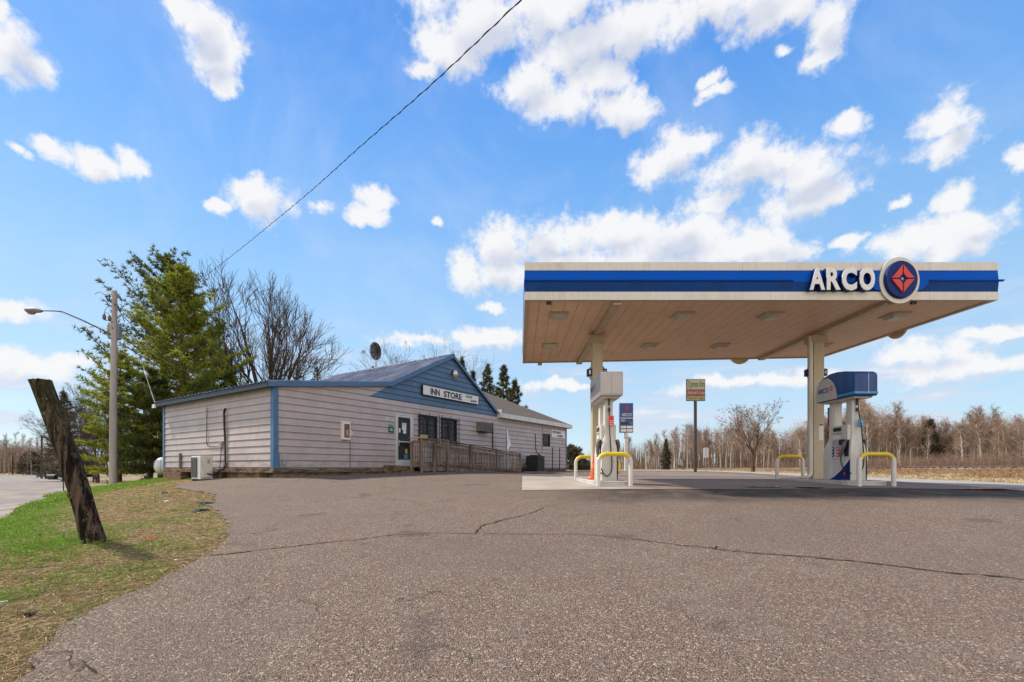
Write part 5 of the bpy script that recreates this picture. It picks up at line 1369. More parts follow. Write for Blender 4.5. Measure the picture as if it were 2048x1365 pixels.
M_GRN = mat('sign_green', (.02, .13, .075), .5)
def st(s, x0, x1, y0, y1, material, yf, **k):
    cx_, cz_2 = (Xs(x0) + Xs(x1)) / 2, (Z(y0) + Z(y1)) / 2
    text_mb(s, Xs(x1) - Xs(x0), Z(y0) - Z(y1), .01, lambda p, q_, d: (cx_ + p, yf - d, cz_2 + q_), **k).build('lettering', material, o)
st('Cypress', 1376, 1396, 762, 778.5, M_GRN, -.021, bold=.01, shear=.15); st('Inn', 1398.5, 1409, 762, 774.5, M_GRN, -.021, bold=.01, shear=.15)
st('Restaurant & Lounge', 1375.5, 1409, 782.5, 790.5, mat('pale_pink', (.55, .38, .33), .6), -.031, bold=.0)
st('ON/OFF SALE', 1376, 1409, 794.3, 800, M_LET, -.021, bold=.0)
MB().box(Xs(1389), Xs(1394), .0, .16, -.2, Z(802.2)).build('post', M_MAST, o, bevel=.01)
o, Z, Xs = post_sign('road_sign', 1412, 942.5, 44, 'small white road sign on a thin post by the highway', 'road sign')
mb = MB(); mb.box(Xs(1406.5), Xs(1417), -.01, .01, Z(915.5), Z(896)); mb.build('plate', mat('sign_back', (.50, .51, .52), .4, .3), o)
MB().box(-.03, .03, .011, .06, -.2, Z(896)).box(-.02, .02, -.03, -.011, Z(915), Z(897)).build('post', M_GREYM, o)
o, Z, Xs = post_sign('yellow_vent_pipe', 1239.5, 944.5, 34, 'yellow vent pipe with a bent top left of the white sign post', 'pipe')
mb = MB(); mb.tube([(0, 0, -.1), (0, 0, .65)], .07, 8).tube([(0, 0, .62), (0, 0, .78), (-.05, 0, .84), (-.16, 0, .84)], .035, 6); mb.build('pipe', M_HOOPY, o)
MB().tube([(0, 0, .28), (0, 0, .36)], .09, 8).build('collar', M_HOOPY, o)
# ------------------------------------------------------------------ vegetation
def leaf_mat(name, c0, c1, trans=.35, scale=.9):
    m = NT(name); geo = m.geo
    c = m.mix(m.ramp(m.noise(scale, 5, .6, vec=geo), .35, .65), c0, c1)
    c = m.mix(m.ramp(m.noise(scale * 9, 3, vec=geo), .35, .7, 0, .5), c, tuple(x * .45 for x in c0))
    m.fin(c, .6, 0, .25)
    t = m.N.new('ShaderNodeBsdfTranslucent'); m.L.new(c, t.inputs[0]); mx = m.N.new('ShaderNodeMixShader'); mx.inputs[0].default_value = trans
    m.L.new(m.b.outputs[0], mx.inputs[1]); m.L.new(t.outputs[0], mx.inputs[2]); m.L.new(mx.outputs[0], m.N['Material Output'].inputs[0])
    return m.m
M_PINE = leaf_mat('pine_needles', (.16, .195, .020), (.39, .40, .045))
M_PINED = leaf_mat('dark_pine_needles', (.06, .085, .018), (.17, .18, .035))
M_SPR = leaf_mat('spruce_needles', (.055, .065, .022), (.16, .15, .045))
M_SPRD = leaf_mat('dull_spruce_needles', (.07, .06, .035), (.16, .13, .07))
m = NT('bark'); c = m.mix(m.ramp(m.noise(6, 6, .65, vec=m.geo, stretch=(1, 1, .3)), .3, .7), (.045, .033, .026), (.16, .115, .085)); M_BARK = m.fin(c, .9, 0, .1)
m = NT('oak_bark'); c = m.mix(m.ramp(m.noise(3, 5, .65, vec=m.geo, stretch=(1, 1, .4)), .3, .7), (.05, .035, .026), (.145, .10, .068)); M_OAKB = m.fin(c, .9, 0, .1)
m = NT('birch_bark'); c = m.mix(m.ramp(m.noise(7, 5, .7, vec=m.geo, stretch=(.6, .6, 2)), .45, .62), (.56, .51, .45), (.12, .095, .08)); M_BIRCH = m.fin(c, .8, 0, .1)
m = NT('aspen_bark'); c = m.mix(m.ramp(m.noise(2, 5, .6, vec=m.geo, stretch=(1, 1, .5)), .3, .7), (.16, .125, .10), (.36, .30, .24)); M_ASPEN = m.fin(c, .85, 0, .1)
m = NT('twigs'); c = m.mix(m.ramp(m.noise(.12, 4, .6, vec=m.geo), .35, .65), (.20, .135, .10), (.37, .265, .185)); M_TWIG = m.fin(c, .9, 0, .1)

def blades(centres, dirs, n, L, w, rg, spread=1.0):
    """n needle-like triangles round each centre; dirs is the favoured direction"""
    k = len(centres); c = np.repeat(centres, n, 0); d = np.repeat(dirs, n, 0)
    v = rg.normal(0, 1, (k * n, 3)); v /= np.linalg.norm(v, axis=1)[:, None]
    v = v * spread + d; v /= np.linalg.norm(v, axis=1)[:, None] + 1e-9
    s = np.cross(v, rg.normal(0, 1, (k * n, 3))); s /= np.linalg.norm(s, axis=1)[:, None] + 1e-9
    ln = L * rg.uniform(.6, 1.25, (k * n, 1)); base = c + v * ln * rg.uniform(-.1, .25, (k * n, 1))
    return np.stack([base - s * w / 2, base + s * w / 2, base + v * ln], 1)

def conifer(name, x, y, h, prof, label, group, needles, seed, nb=90, lift=(.0, .5), clumps=12, nper=9, L=.24, w=.045, trunk_r=.18, z0=None, bare=0.0, tipcat='tree', droop=.0, side=None, layers=0, jit=.07):
    """prof: list of (height share, radius) that gives the outline; side(angle, t) scales a branch"""
    rg = np.random.default_rng(seed); g_ = G(x, y) if z0 is None else z0
    o = thing(name, (x, y, g_), label, 'tree', group)
    hs = [p[0] for p in prof]; rs = [p[1] for p in prof]
    tb = MB(); lean = rg.normal(0, .012, 2)
    tp = [(lean[0] * h * t, lean[1] * h * t, h * t) for t in np.linspace(0, .985, 9)]
    tb.tube([(0, 0, -.3)] + tp, [trunk_r * 1.15] + [trunk_r * (1 - t) ** .9 + .012 for t in np.linspace(0, 1, 9)], 8)
    tb.build('trunk', M_BARK, o, True)
    cs, ds = [], []; bm_ = MB()
    for i in range(nb):
        t = (i + rg.uniform(0, 1)) / nb; t = bare + (1 - bare) * t ** .92
        if layers: t = min(.985, (round(t * layers) + rg.normal(0, .07)) / layers)
        a = i * 2.399 + rg.normal(0, .35); R = float(np.interp(t, hs, rs)) * rg.uniform(.5, 1.22)
        if side: R *= side(a, t)
        if R < .05: continue
        z = h * t; rise = lift[0] + (lift[1] - lift[0]) * t
        da = np.array([math.cos(a), math.sin(a)])
        npt = 6; pts = []
        bend = rg.normal(0, .12)
        for j in range(npt + 1):
            q = j / npt; aa = a + bend * q
            zz = z + R * (rise * q - droop * q * (1 - q) * 1.3 + .10 * q * q)
            pts.append(np.array([math.cos(aa) * R * q, math.sin(aa) * R * q, zz]) + np.array([lean[0], lean[1], 0]) * z)
        br_ = max(.012, .035 * R * .35)
        bm_.tube([tuple(p) for p in pts], [br_ * (1 - .75 * j / npt) for j in range(npt + 1)], 3, False)
        K = max(3, int(clumps * min(1.6, R / 2.2 + .35)))
        for k in range(K):
            q = .22 + .80 * (k + rg.uniform(0, 1)) / K
            j = min(npt - 1, int(q * npt)); f_ = q * npt - j; p = pts[j] * (1 - f_) + pts[min(npt, j + 1)] * f_
            wdt = R * .30 * (1 - .62 * q) + .05
            side_v = np.array([-da[1], da[0], 0]) * rg.uniform(-1, 1) * wdt
            cs.append(p + side_v + np.array([0, 0, rg.normal(0, jit) + .05 * rise])); dd = np.array([da[0] * .7, da[1] * .7, .45 + rise * .5]) + side_v * .8
            ds.append(dd)
            if rg.uniform() < .35: bm_.tube([tuple(p), tuple(cs[-1])], [.012, .006], 3, False)
    bm_.build('branch', M_BARK, o, fix=False)
    # leader tuft
    for k in range(10): cs.append(np.array([lean[0] * h, lean[1] * h, h * (1 - .02 * k)]) + rg.normal(0, .05, 3)); ds.append(np.array([0, 0, 1.2]))
    cs = np.array(cs); ds = np.array(ds)
    tri_mesh('crown', blades(cs, ds * .8, nper, L, w, rg), needles, o)
    return o
G_P = 'evergreens beside the store'
# tall white pines left of and behind the store
p_ = at(325, 950, 34.0)
conifer('pine_tree', p_.x, p_.y, 16.6, [(0, 2.2), (.25, 4.2), (.5, 4.0), (.72, 3.1), (.88, 1.9), (.96, .9), (1, .1)], 'tall dark pine with a ragged double top behind the bright one', G_P, M_PINED, 21, 125, (.15, .9), 24, 10, .27, .050, .3, layers=24)
p_ = at(372, 950, 28.5)
conifer('pine_tree', p_.x, p_.y, 13.0, [(0, 2.6), (.12, 3.9), (.35, 3.9), (.55, 2.8), (.75, 1.8), (.9, .9), (1, .1)], 'bright yellow green pine rising highest in front of the dark one', G_P, M_PINE, 22, 150, (.05, .75), 36, 11, .25, .048, .26, droop=.22, layers=19, jit=.05)
p_ = at(238, 955, 27.5)
conifer('pine_tree', p_.x, p_.y, 7.6, [(0, 1.2), (.12, 2.3), (.4, 2.2), (.7, 1.5), (.9, .6), (1, .1)], 'low bright pine whose boughs spread behind the utility pole', G_P, M_PINE, 23, 75, (-.03, .4), 26, 11, .24, .048, .14, layers=11, jit=.04)
p_ = at(300, 955, 26.3)
conifer('pine_tree', p_.x, p_.y, 6.2, [(0, 1.5), (.15, 2.2), (.5, 1.9), (.8, 1.0), (1, .1)], 'dark full pine standing behind the propane tank', G_P, M_PINED, 24, 90, (.0, .3), 22, 11, .24, .050, .14, layers=9)
p_ = at(425, 955, 31.0)
conifer('pine_tree', p_.x, p_.y, 8.9, [(0, 2.0), (.3, 3.0), (.6, 2.4), (.85, 1.1), (1, .15)], 'smaller pine peering over the low roof', G_P, M_PINED, 25, 70, (.05, .5), 20, 10, .26, .045, .16, layers=12)
# two long bare boughs reaching left from the tall pine
bo = bpy.data.objects['pine_tree']
rg = np.random.default_rng(5)
for (tx, ty, sx_, sy_) in ((165, 655, 290, 760), (175, 708, 300, 800), (185, 745, 290, 820)):
    a = at(tx, ty, 30.0) - bo.location; b = at(sx_, sy_, 33.0) - bo.location
    pts = [b.lerp(a, t) + Vector((0, 0, -.35 * math.sin(t * 3.14))) for t in np.linspace(0, 1, 9)]
    MB().tube(pts, [.07 * (1 - .8 * t) + .01 for t in np.linspace(0, 1, 9)], 5).build('bough', M_BARK, bo)
    cs = []
    for k in range(70):
        t = rg.uniform(.30, 1.0); q = b.lerp(a, t) + Vector((0, 0, -.35 * math.sin(t * 3.14))); cs.append(np.array(q) + np.array([rg.normal(0, .14), rg.normal(0, .45), abs(rg.normal(0, .20)) ]) * (1.25 - .5 * t))
    cs = np.array(cs); tri_mesh('bough_needles', blades(cs, np.tile(np.array([[-.5, 0, .5]]), (len(cs), 1)), 12, .24, .045, rg), M_PINED if ty < 700 else M_PINE, bo)
# dull spruce farther left
p_ = at(128, 947, 46)
conifer('spruce_tree', p_.x, p_.y, 8.9, [(0, 2.6), (.08, 3.0), (.4, 2.0), (.75, .9), (1, .05)], 'dull brown green spruce seen behind the leaning post', None, M_SPRD, 31, 90, (-.16, .1), 14, 9, .34, .07, .15, droop=.2, bare=.06)
# spruces behind the restaurant end
k = 0
for (tx, ty, Y, w_, lab) in ((927, 716, 44, 1.15, 'slender spruce closest to the blue gable'), (945, 745, 46, 1.0, 'short spruce between the gable and the twin spruces'), (974, 732, 46, 1.9, 'broad full spruce, left of the two tall twins'),
                    (1004.5, 733, 47, 2.2, 'tall dark spruce in the middle of the row behind the shingle roof'), (1031, 762, 48, 1.9, 'last spruce of the row, lowest toward the right')):
    w = at(tx, ty, Y); g_ = G(w.x, w.y); k += 1
    conifer('spruce_tree', w.x, w.y, w.z - g_, [(0, w_ * 1.25), (.3, w_ * 1.15), (.6, w_ * .75), (.85, w_ * .32), (1, .05)], lab, 'spruces behind the store', M_SPR, 40 + k, 85, (-.25, .35), 20, 10, .30, .06, .14, droop=.3)
for (tx, ty, Y, w_, lab) in ((600, 733, 38, .9, 'small conifer tip left of the metal roof, by the oak'), (633, 738, 38, .8, 'small conifer tip farther right above the metal roof')):
    w = at(tx, ty, Y); conifer('spruce_tree', w.x, w.y, w.z - G(w.x, w.y), [(0, w_), (.5, w_), (.85, w_ * .5), (1, .05)], lab, None, M_SPRD, 60 + tx, 60, (0, .6), 8, 8, .26, .05, .1)
for (tx, ty, Y, w_, lab) in ((1142, 893, 78, 2.6, 'round dark conifer far off, right beside the store corner'), (1158, 914, 84, 1.7, 'low dark conifer far off to the right of the round one'), (1168, 922, 95, 1.5, 'tiny distant conifer just left of the first bollard')):
    w = at(tx, ty, Y); conifer('spruce_tree', w.x, w.y, w.z - G(w.x, w.y), [(0, w_), (.4, w_), (.75, w_ * .6), (1, .1)], lab, None, M_SPRD, 70 + tx, 60, (0, .3), 12, 8, .5, .12, .15)

# ---- bare trees
def grow(mb, tips, p, d, r, L, rg, lvl, maxl, up=.12, wander=.16, kids=(3, 5), rmin=.006, sides=5, ang=(.45, .85)):
    n = 6 if lvl < 2 else 4; pts = [p]; rs = [r]; seg = L / n; sp = []
    for i in range(n):
        d = (d + Vector(rg.normal(0, wander, 3)) + Vector((0, 0, up))).normalized(); p = p + d * seg; pts.append(p)
        rr = r * (1 - .62 * (i + 1) / n) if lvl else r * (1 - .45 * (i + 1) / n)
        rs.append(max(rmin, rr)); sp.append((p, d, rs[-1]))
    mb.tube(pts, rs, sides if r > .04 else 3, False)
    if lvl >= maxl: tips.append((p, d)); return
    nk = int(rg.integers(kids[0], kids[1] + 1))
    for i in range(nk):
        q, dd, rr = sp[min(n - 1, int(1 + (n - 1) * (i + rg.uniform(.2, 1)) / nk))]
        ax = dd.cross(Vector(rg.normal(0, 1, 3))).normalized(); a = rg.uniform(*ang); nd = (Matrix.Rotation(a, 3, ax) @ dd)
        grow(mb, tips, q, nd, rr * rg.uniform(.55, .78), L * rg.uniform(.50, .72), rg, lvl + 1, maxl, up, wander, kids, rmin, sides, ang)
    grow(mb, tips, sp[-1][0], sp[-1][1], sp[-1][2], L * .6, rg, lvl + 1, maxl, up, wander, kids, rmin, sides, ang)
# large oak behind the low roof
rg = np.random.default_rng(83); ob = at(533, 950, 34)
oak = thing('bare_oak_tree', (ob.x, ob.y, G(ob.x, ob.y)), 'large leafless oak with a fan of limbs behind the low roof', 'tree'); tips = []
mb = MB(); mb.tube([(0, 0, -.3), (0, 0, 1.5), (.05, 0, 3.0)], [.50, .42, .38], 10, False); mb.build('trunk', M_OAKB, oak, True)
cw = MB()
for i, (tx, tz, r) in enumerate(((-.50, 1, .16), (-.30, 1, .19), (-.14, 1, .21), (.0, 1, .22), (.11, 1, .20), (.24, 1, .19), (.40, 1, .15), (.62, .9, .12), (-.85, .80, .13), (-.66, 1, .12), (.9, .75, .08))):
    d = Vector((tx, rg.normal(0, .22), tz)).normalized()
    grow(cw, tips, Vector((.0, 0, 2.9 + .1 * i % .4)), d, r, 5.0 * ((1.0 if abs(tx) < .45 else .84) * (.9 if tx > .15 else 1)), rg, 0, 4, .05, .08, (2, 4), .012, 6, (.30, .62))
print('oak verts', len(cw.v)); cw.build('limbs', M_OAKB, oak, True, fix=False)
tp = np.array([t[0][:] for t in tips]); td = np.array([t[1][:] for t in tips])
tri_mesh('twigs', blades(tp, td * 1.3, 2, .34, .016, rg), M_BARK, oak)
# bare crowns peeking over the ridge and the shrubby tree behind the utility pole
def small_bare(px, py, Y, spread, seed, label, lvl=3, trunk_h=.35, material=None, r=.12, name='bare_tree', group=None, kids=(3, 4), tw=.014, buds=None):
    rg = np.random.default_rng(seed); w = at(px, py, Y); g_ = G(w.x, w.y); h = w.z - g_
    o = thing(name, (w.x, w.y, g_), label, 'tree', group); mb = MB(); tips = []
    mb.tube([(0, 0, -.2), (0, 0, h * trunk_h)], [r * 1.3, r], 7, False); mb.build('trunk', material or M_BARK, o, True); mb = MB()
    for i in range(5):
        a = i * 1.26 + rg.normal(0, .2); d = Vector((math.cos(a) * spread, math.sin(a) * spread, 1)).normalized()
        grow(mb, tips, Vector((0, 0, h * (trunk_h - .03 * i))), d, r * .6, h * .34, rg, 1, lvl + 1, .07, .12, kids, .008, 4)
    mb.build('limbs', material or M_BARK, o, True, fix=False); tp = np.array([t[0][:] for t in tips]); td = np.array([t[1][:] for t in tips])
    tri_mesh('twigs', blades(tp, td * 1.2, 5, .4, tw, rg), buds or M_BARK, o); return o
small_bare(792, 704, 42, .55, 3, 'bare crown showing over the ridge right of the satellite dish', 3)
small_bare(835, 710, 48, .5, 4, 'smallest bare crown showing over the ridge', 2)
small_bare(872, 694, 44, .5, 6, 'bare crown showing over the ridge nearest the gable peak', 3)
small_bare(195, 752, 38, .6, 8, 'leafless shrubby tree spreading behind the utility pole', 4, .12)
small_bare(222, 810, 42, .6, 9, 'leafless thicket tree low behind the utility pole', 4, .12)
small_bare(1506, 796, 60, .75, 10, 'single dark bare tree standing before the birch wood', 3, .30, M_OAKB, .20, kids=(3, 4), tw=.05, buds=M_TWIG)
small_bare(1668, 838, 42, .45, 12, 'bare tree between the right column and the blue topped pump', 4, .25, M_OAKB, .13, tw=.03, buds=M_TWIG)

# ---- birch wood beyond the railway: each tree a thing, all built from a few patterns
def birch_proto(seed, h, lean, trunk_mat, twig_n):
    rg = np.random.default_rng(seed); tb = MB(); lb = MB(); pts = []; x = y = 0
    for i in range(9):
        t = i / 8; pts.append(Vector((lean * h * t * t + rg.normal(0, .05), rg.normal(0, .05), h * t * .96)))
    tb.tube([Vector((0, 0, -.4))] + pts, [.13] + [.12 * (1 - .85 * i / 8) for i in range(9)], 5, False)
    tips = []
    for i in range(int(h * 2.6)):
        t = rg.uniform(.30, .98); j = int(t * 8); p = pts[j].lerp(pts[min(8, j + 1)], t * 8 - j); a = rg.uniform(0, 6.28); L = h * .20 * (1.15 - t) + .5
        d = Vector((math.cos(a), math.sin(a), rg.uniform(.9, 1.9))).normalized(); q = p
        ps = [p]
        for s in range(4): d = (d + Vector(rg.normal(0, .16, 3)) + Vector((0, 0, .06))).normalized(); q = q + d * L / 4; ps.append(q); tips.append((np.array(q), np.array(d)))
        lb.tube(ps, [.035, .03, .022, .015, .01], 3, False)
    c = np.array([t[0] for t in tips]); d = np.array([t[1] for t in tips])
    tw = blades(c, d * .9, twig_n, .62, .026, rg)
    bud = blades(c + rg.normal(0, .25, c.shape), d * .3, 5, .09, .07, rg)
    return tb.mesh('trunk'), lb.mesh('limbs'), np.concatenate([tw, bud])
GB = 'bare birches in the wood beyond the railway'
protos = []
for i, (h, ln, tm, nt) in enumerate(((10, .05, M_BIRCH, 9), (9, -.08, M_ASPEN, 11), (11, .02, M_ASPEN, 11), (8.2, .14, M_BIRCH, 9), (10, -.03, M_BIRCH, 10), (7.4, .0, M_TWIG, 13))):
    a, b, c = birch_proto(100 + i, h, ln, tm, nt)
    o = thing('bare_birch_tree', (0, 0, 0), 'leafless birch with pale trunk and brown twigs in the wood beyond the railway', 'tree', GB)
    link_mesh('trunk', a, tm, o, True); link_mesh('limbs', b, tm if i in (0, 3, 4) else M_TWIG, o, True); tri_mesh('twigs', c, M_TWIG, o); protos.append((o, h))
TOPX = [1150, 1180, 1240, 1300, 1360, 1420, 1480, 1560, 1640, 1700, 1760, 1830, 1900, 1960, 2020, 2080, 2200, 2500]
TOPY = [924, 904, 882, 870, 858, 858, 852, 848, 836, 830, 818, 832, 842, 840, 846, 840, 840, 840]
DEP  = [230, 215, 190, 165, 145, 128, 112, 100, 90, 84, 78, 73, 70, 66, 62, 60, 55, 48]
rg = np.random.default_rng(9); used = set(); nb_ = 0
for i in range(225):
    u_ = rg.uniform(0, 1); px = 1160 + 990 * u_ ** .85; D = float(np.interp(px, TOPX, DEP)) * rg.uniform(.96, 1.22)
    top = float(np.interp(px, TOPX, TOPY)) + rg.normal(8, 12) + 9 * math.sin(px * .021) + 6 * math.sin(px * .053 + 1); w = at(px, top, D); g_ = G(w.x, w.y); H = max(3.5, w.z - g_)
    j = int(rg.choice(6, p=[.17, .2, .2, .1, .13, .2])); src, h0 = protos[j]
    o = src if j not in used else copy_tree(src); used.add(j)
    o.location = (w.x, w.y, g_ - .1); sc = H / h0; o.scale = (sc * rg.uniform(.85, 1.2), sc * rg.uniform(.85, 1.2), sc); o.rotation_euler = (0, 0, rg.uniform(0, 6.28))
# a few trees in the wood that can be told apart
for (px, py, Y, j, lab) in ((1800, 802, 76, 4, 'tallest birch cluster top, right of the blue topped pump'), (1735, 812, 80, 0, 'tall birch directly behind the blue topped pump'), (1925, 838, 64, 3, 'white birch with leaning forked stems right of the dark conifer'), (1600, 852, 90, 0, 'slanting white birch behind the far hoop bollard'), (1962, 842, 63, 3, 'white birch leaning right at the right side of the wood')):
    w = at(px, py, Y); g_ = G(w.x, w.y); o = copy_tree(protos[j][0]); sc = (w.z - g_) / protos[j][1]; o.location = (w.x, w.y, g_ - .1); o.scale = (sc * 1.15, sc * 1.15, sc); o['label'] = lab; o['group'] = 'tall birches at the edge of the wood'
for (tx, ty, Y, w_, lab) in ((1864, 842, 72, 1.3, 'dark conifer standing among the birches right of the pump'), (1332, 880, 152, 1.7, 'dark conifer among the far bare trees left of the inn sign')):
    w = at(tx, ty, Y); conifer('spruce_tree', w.x, w.y, w.z - G(w.x, w.y), [(0, w_), (.4, w_), (.75, w_ * .5), (1, .1)], lab, None, M_SPRD, 90 + tx, 80, (-.1, .3), 14, 9, .5, .11, .15)
# thicker wood behind, uncountable
def woods(name, pts_fn, n_tr, n_tw, seed, mt, mtw, hfn):
    rg = np.random.default_rng(seed); V = []
    P = pts_fn(rg, n_tr); g_ = GZ(P[:, 0], P[:, 1]); H = hfn(P, rg)
    r = np.hypot(P[:, 0], P[:, 1]); side = np.stack([P[:, 1], -P[:, 0], 0 * r], 1) / r[:, None]; w = .05 + r * .0005
    base = np.stack([P[:, 0], P[:, 1], g_ - .2], 1); ln = rg.normal(0, .05, (n_tr, 3)); ln[:, 2] = 1; top = base + ln * (H * .95)[:, None]
    fwd = np.stack([P[:, 0], P[:, 1], 0 * r], 1) / r[:, None]
    a, b, c = base - side * w[:, None], base + side * w[:, None], top
    a2, b2 = base - fwd * w[:, None], base + fwd * w[:, None]
    tri_mesh_ = np.concatenate([np.stack([a, b, c], 1), np.stack([a2, b2, c], 1)])
    k = n_tw // n_tr; c0 = np.repeat(base, k, 0); hh_ = np.repeat(H, k) * rg.uniform(.08, 1.0, n_tr * k) ** .75
    c0 = c0 + np.stack([rg.normal(0, .9, len(c0)), rg.normal(0, .9, len(c0)), hh_], 1)
    tw = blades(c0, np.tile(np.array([[0, 0, .9]]), (len(c0), 1)), 1, 1.3, .045, rg)
    o = tri_mesh(name, np.concatenate([tri_mesh_, tw]), mtw); return tag(o, kind='stuff')
def pts_right(rg, n):
    px = 1150 + 1050 * rg.uniform(0, 1, n) ** .9; D = np.interp(px, TOPX, DEP) * rg.uniform(1.1, 1.65, n); return np.stack([(px - 1024) / F * D, D], 1)
def h_right(P, rg):
    px = 1024 + P[:, 0] / P[:, 1] * F; t = np.interp(px, TOPX, TOPY) + 6 + rg.normal(6, 9, len(P)) + 9 * np.sin(px * .021) + 5 * np.sin(px * .053 + 1); return np.maximum(2.5, (937 - t) / F * P[:, 1] - GZ(P[:, 0], P[:, 1]))
wd = woods('distant_woods', pts_right, 2600, 110000, 3, M_TWIG, M_TWIG, h_right); wd['label'] = 'mass of bare brown trees beyond the railway'
# left-hand wood and far trees
def pts_left(rg, n):
    px = -350 + 560 * rg.uniform(0, 1, n); D = rg.uniform(110, 170, n); return np.stack([(px - 1024) / F * D, D], 1)
def h_left(P, rg):
    px = 1024 + P[:, 0] / P[:, 1] * F; t = np.interp(px, [-400, 0, 60, 140, 220], [890, 893, 896, 905, 925]) + rg.normal(0, 6, len(P)); return np.maximum(2.5, (937 - t) / F * P[:, 1] - GZ(P[:, 0], P[:, 1]))
wl = woods('distant_woods', pts_left, 1100, 52000, 4, M_TWIG, M_TWIG, h_left); wl['label'] = 'brown leafless wood at the far left beyond the road'
rg = np.random.default_rng(19)
for i, px in enumerate((8, 18, 32, 45, 62, 78, 55, 0, -30, -60, -90)):
    Y = rg.uniform(88, 100); w = at(px, 872 + rg.normal(0, 6) if i < 6 else 880, Y); o = copy_tree(protos[(0, 1, 2, 4)[i % 4]][0]); g_ = G(w.x, w.y); h0 = protos[(0, 1, 2, 4)[i % 4]][1]; sc = (w.z - g_) / h0
    o.location = (w.x, w.y, g_); o.scale = (sc * .7, sc * .7, sc); o.rotation_euler = (0, 0, i * 1.3); o['label'] = 'tall thin bare tree beyond the road at the far left'; o['group'] = 'thin bare trees at the far left'
for (tx, ty, Y, w_, lab) in ((165, 905, 70, 2.0, 'low dark evergreen right of the leaning post'), (62, 905, 95, 2.6, 'low dull evergreen left of the far dark pole')):
    w = at(tx, ty, Y); conifer('spruce_tree', w.x, w.y, w.z - G(w.x, w.y), [(0, w_), (.4, w_), (.8, w_ * .5), (1, .1)], lab, None, M_SPRD, 300 + tx, 70, (-.1, .3), 14, 9, .5, .11, .15)

# ---- grass
m = NT('grass_blades'); c = m.attr('tone'); m.fin(c, .7, 0, .2)
t = m.N.new('ShaderNodeBsdfTranslucent'); m.L.new(c, t.inputs[0]); mx = m.N.new('ShaderNodeMixShader'); mx.inputs[0].default_value = .3
m.L.new(m.b.outputs[0], mx.inputs[1]); m.L.new(t.outputs[0], mx.inputs[2]); m.L.new(mx.outputs[0], m.N['Material Output'].inputs[0]); M_BLADE = m.m
def grass_field(name, n, rmin, rmax, a0, a1, seed, accept, tones, hgt, wid):
    rg = np.random.default_rng(seed); r = rmin * (rmax / rmin) ** rg.uniform(0, 1, n); a = rg.uniform(a0, a1, n)
    X = r * np.sin(a); Y = r * np.cos(a); k = accept(X, Y); X, Y, r = X[k], Y[k], r[k]; n = len(X)
    gr, flat, tone = tones(X, Y, rg); h = hgt(X, Y, r, gr, rg); w = wid(r)
    d = rg.normal(0, 1, (n, 3)); d[:, 2] = 0; d /= np.linalg.norm(d, axis=1)[:, None]; d *= flat[:, None]; d[:, 2] = 1 - .9 * np.clip(flat, 0, 1); d /= np.linalg.norm(d, axis=1)[:, None]
    s = np.cross(d, rg.normal(0, 1, (n, 3))); s /= np.linalg.norm(s, axis=1)[:, None]
    b = np.stack([X, Y, GZ(X, Y) + .004], 1); mid = b + d * h[:, None] * .55; bend = d.copy(); bend[:, 2] -= .55; bend[:, :2] *= 1.6; tip = mid + bend * h[:, None] * .5
    tip[:, 2] = np.maximum(tip[:, 2], b[:, 2] + .006)
    T1 = np.stack([b - s * w[:, None] / 2, b + s * w[:, None] / 2, mid + s * w[:, None] * .3], 1); T2 = np.stack([mid + s * w[:, None] * .32, mid - s * w[:, None] * .32, tip], 1)
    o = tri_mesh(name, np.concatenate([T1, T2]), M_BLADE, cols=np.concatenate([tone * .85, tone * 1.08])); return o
lotb = np.array(lot); roadb = np.array(road_px_poly)
STR = [(L2W(-.1, -.1).x, L2W(-.1, -.1).y), (L2W(20, -.1).x, L2W(20, -.1).y), (L2W(20, 9).x, L2W(20, 9).y), (L2W(-.1, 9).x, L2W(-.1, 9).y)]
def acc_left(X, Y):
    P = np.stack([X, Y], 1); d = poly_dist(P, lotb[:40]); near = d < .07
    rg = np.random.default_rng(2)
    return (~in_poly(P, lotb) | ((d < .4) & (rg.uniform(0, 1, len(X)) < .55 * np.exp(-d / .075)))) & ~in_poly(P, roadb) & ~in_poly(P, STR)
def tones_left(X, Y, rg):
    gc, so = cover(X, Y); pr = np.clip(gc * 1.05 + .45 * fnoise(X, Y, 2.6, 5), 0.03, .97); gr = rg.uniform(0, 1, len(X)) < pr
    n = len(X); g = np.array([.13, .245, .030]) * rg.uniform(.55, 1.5, (n, 1)) + rg.uniform(0, .07, (n, 1)) * np.array([1.2, .8, .1])
    s = np.array([.44, .32, .17]) * rg.uniform(.4, 1.35, (n, 1)); tone = np.where(gr[:, None], g, s); flat = np.where(gr, rg.uniform(.1, .7, n), rg.uniform(.7, 1.08, n)); return gr, flat, tone
def h_l(X, Y, r, gr, rg): return np.where(gr, rg.uniform(.03, .11, len(X)), rg.uniform(.03, .12, len(X))) * (1 + r * .03)
g1 = grass_field('grass', 400000, 2.3, 34, math.radians(-76), math.radians(-22), 1, acc_left, tones_left, h_l, lambda r: .0035 + r * .0011); tag(g1, 'short mixed green and straw grass on the mound by the lot', 'grass', kind='stuff')
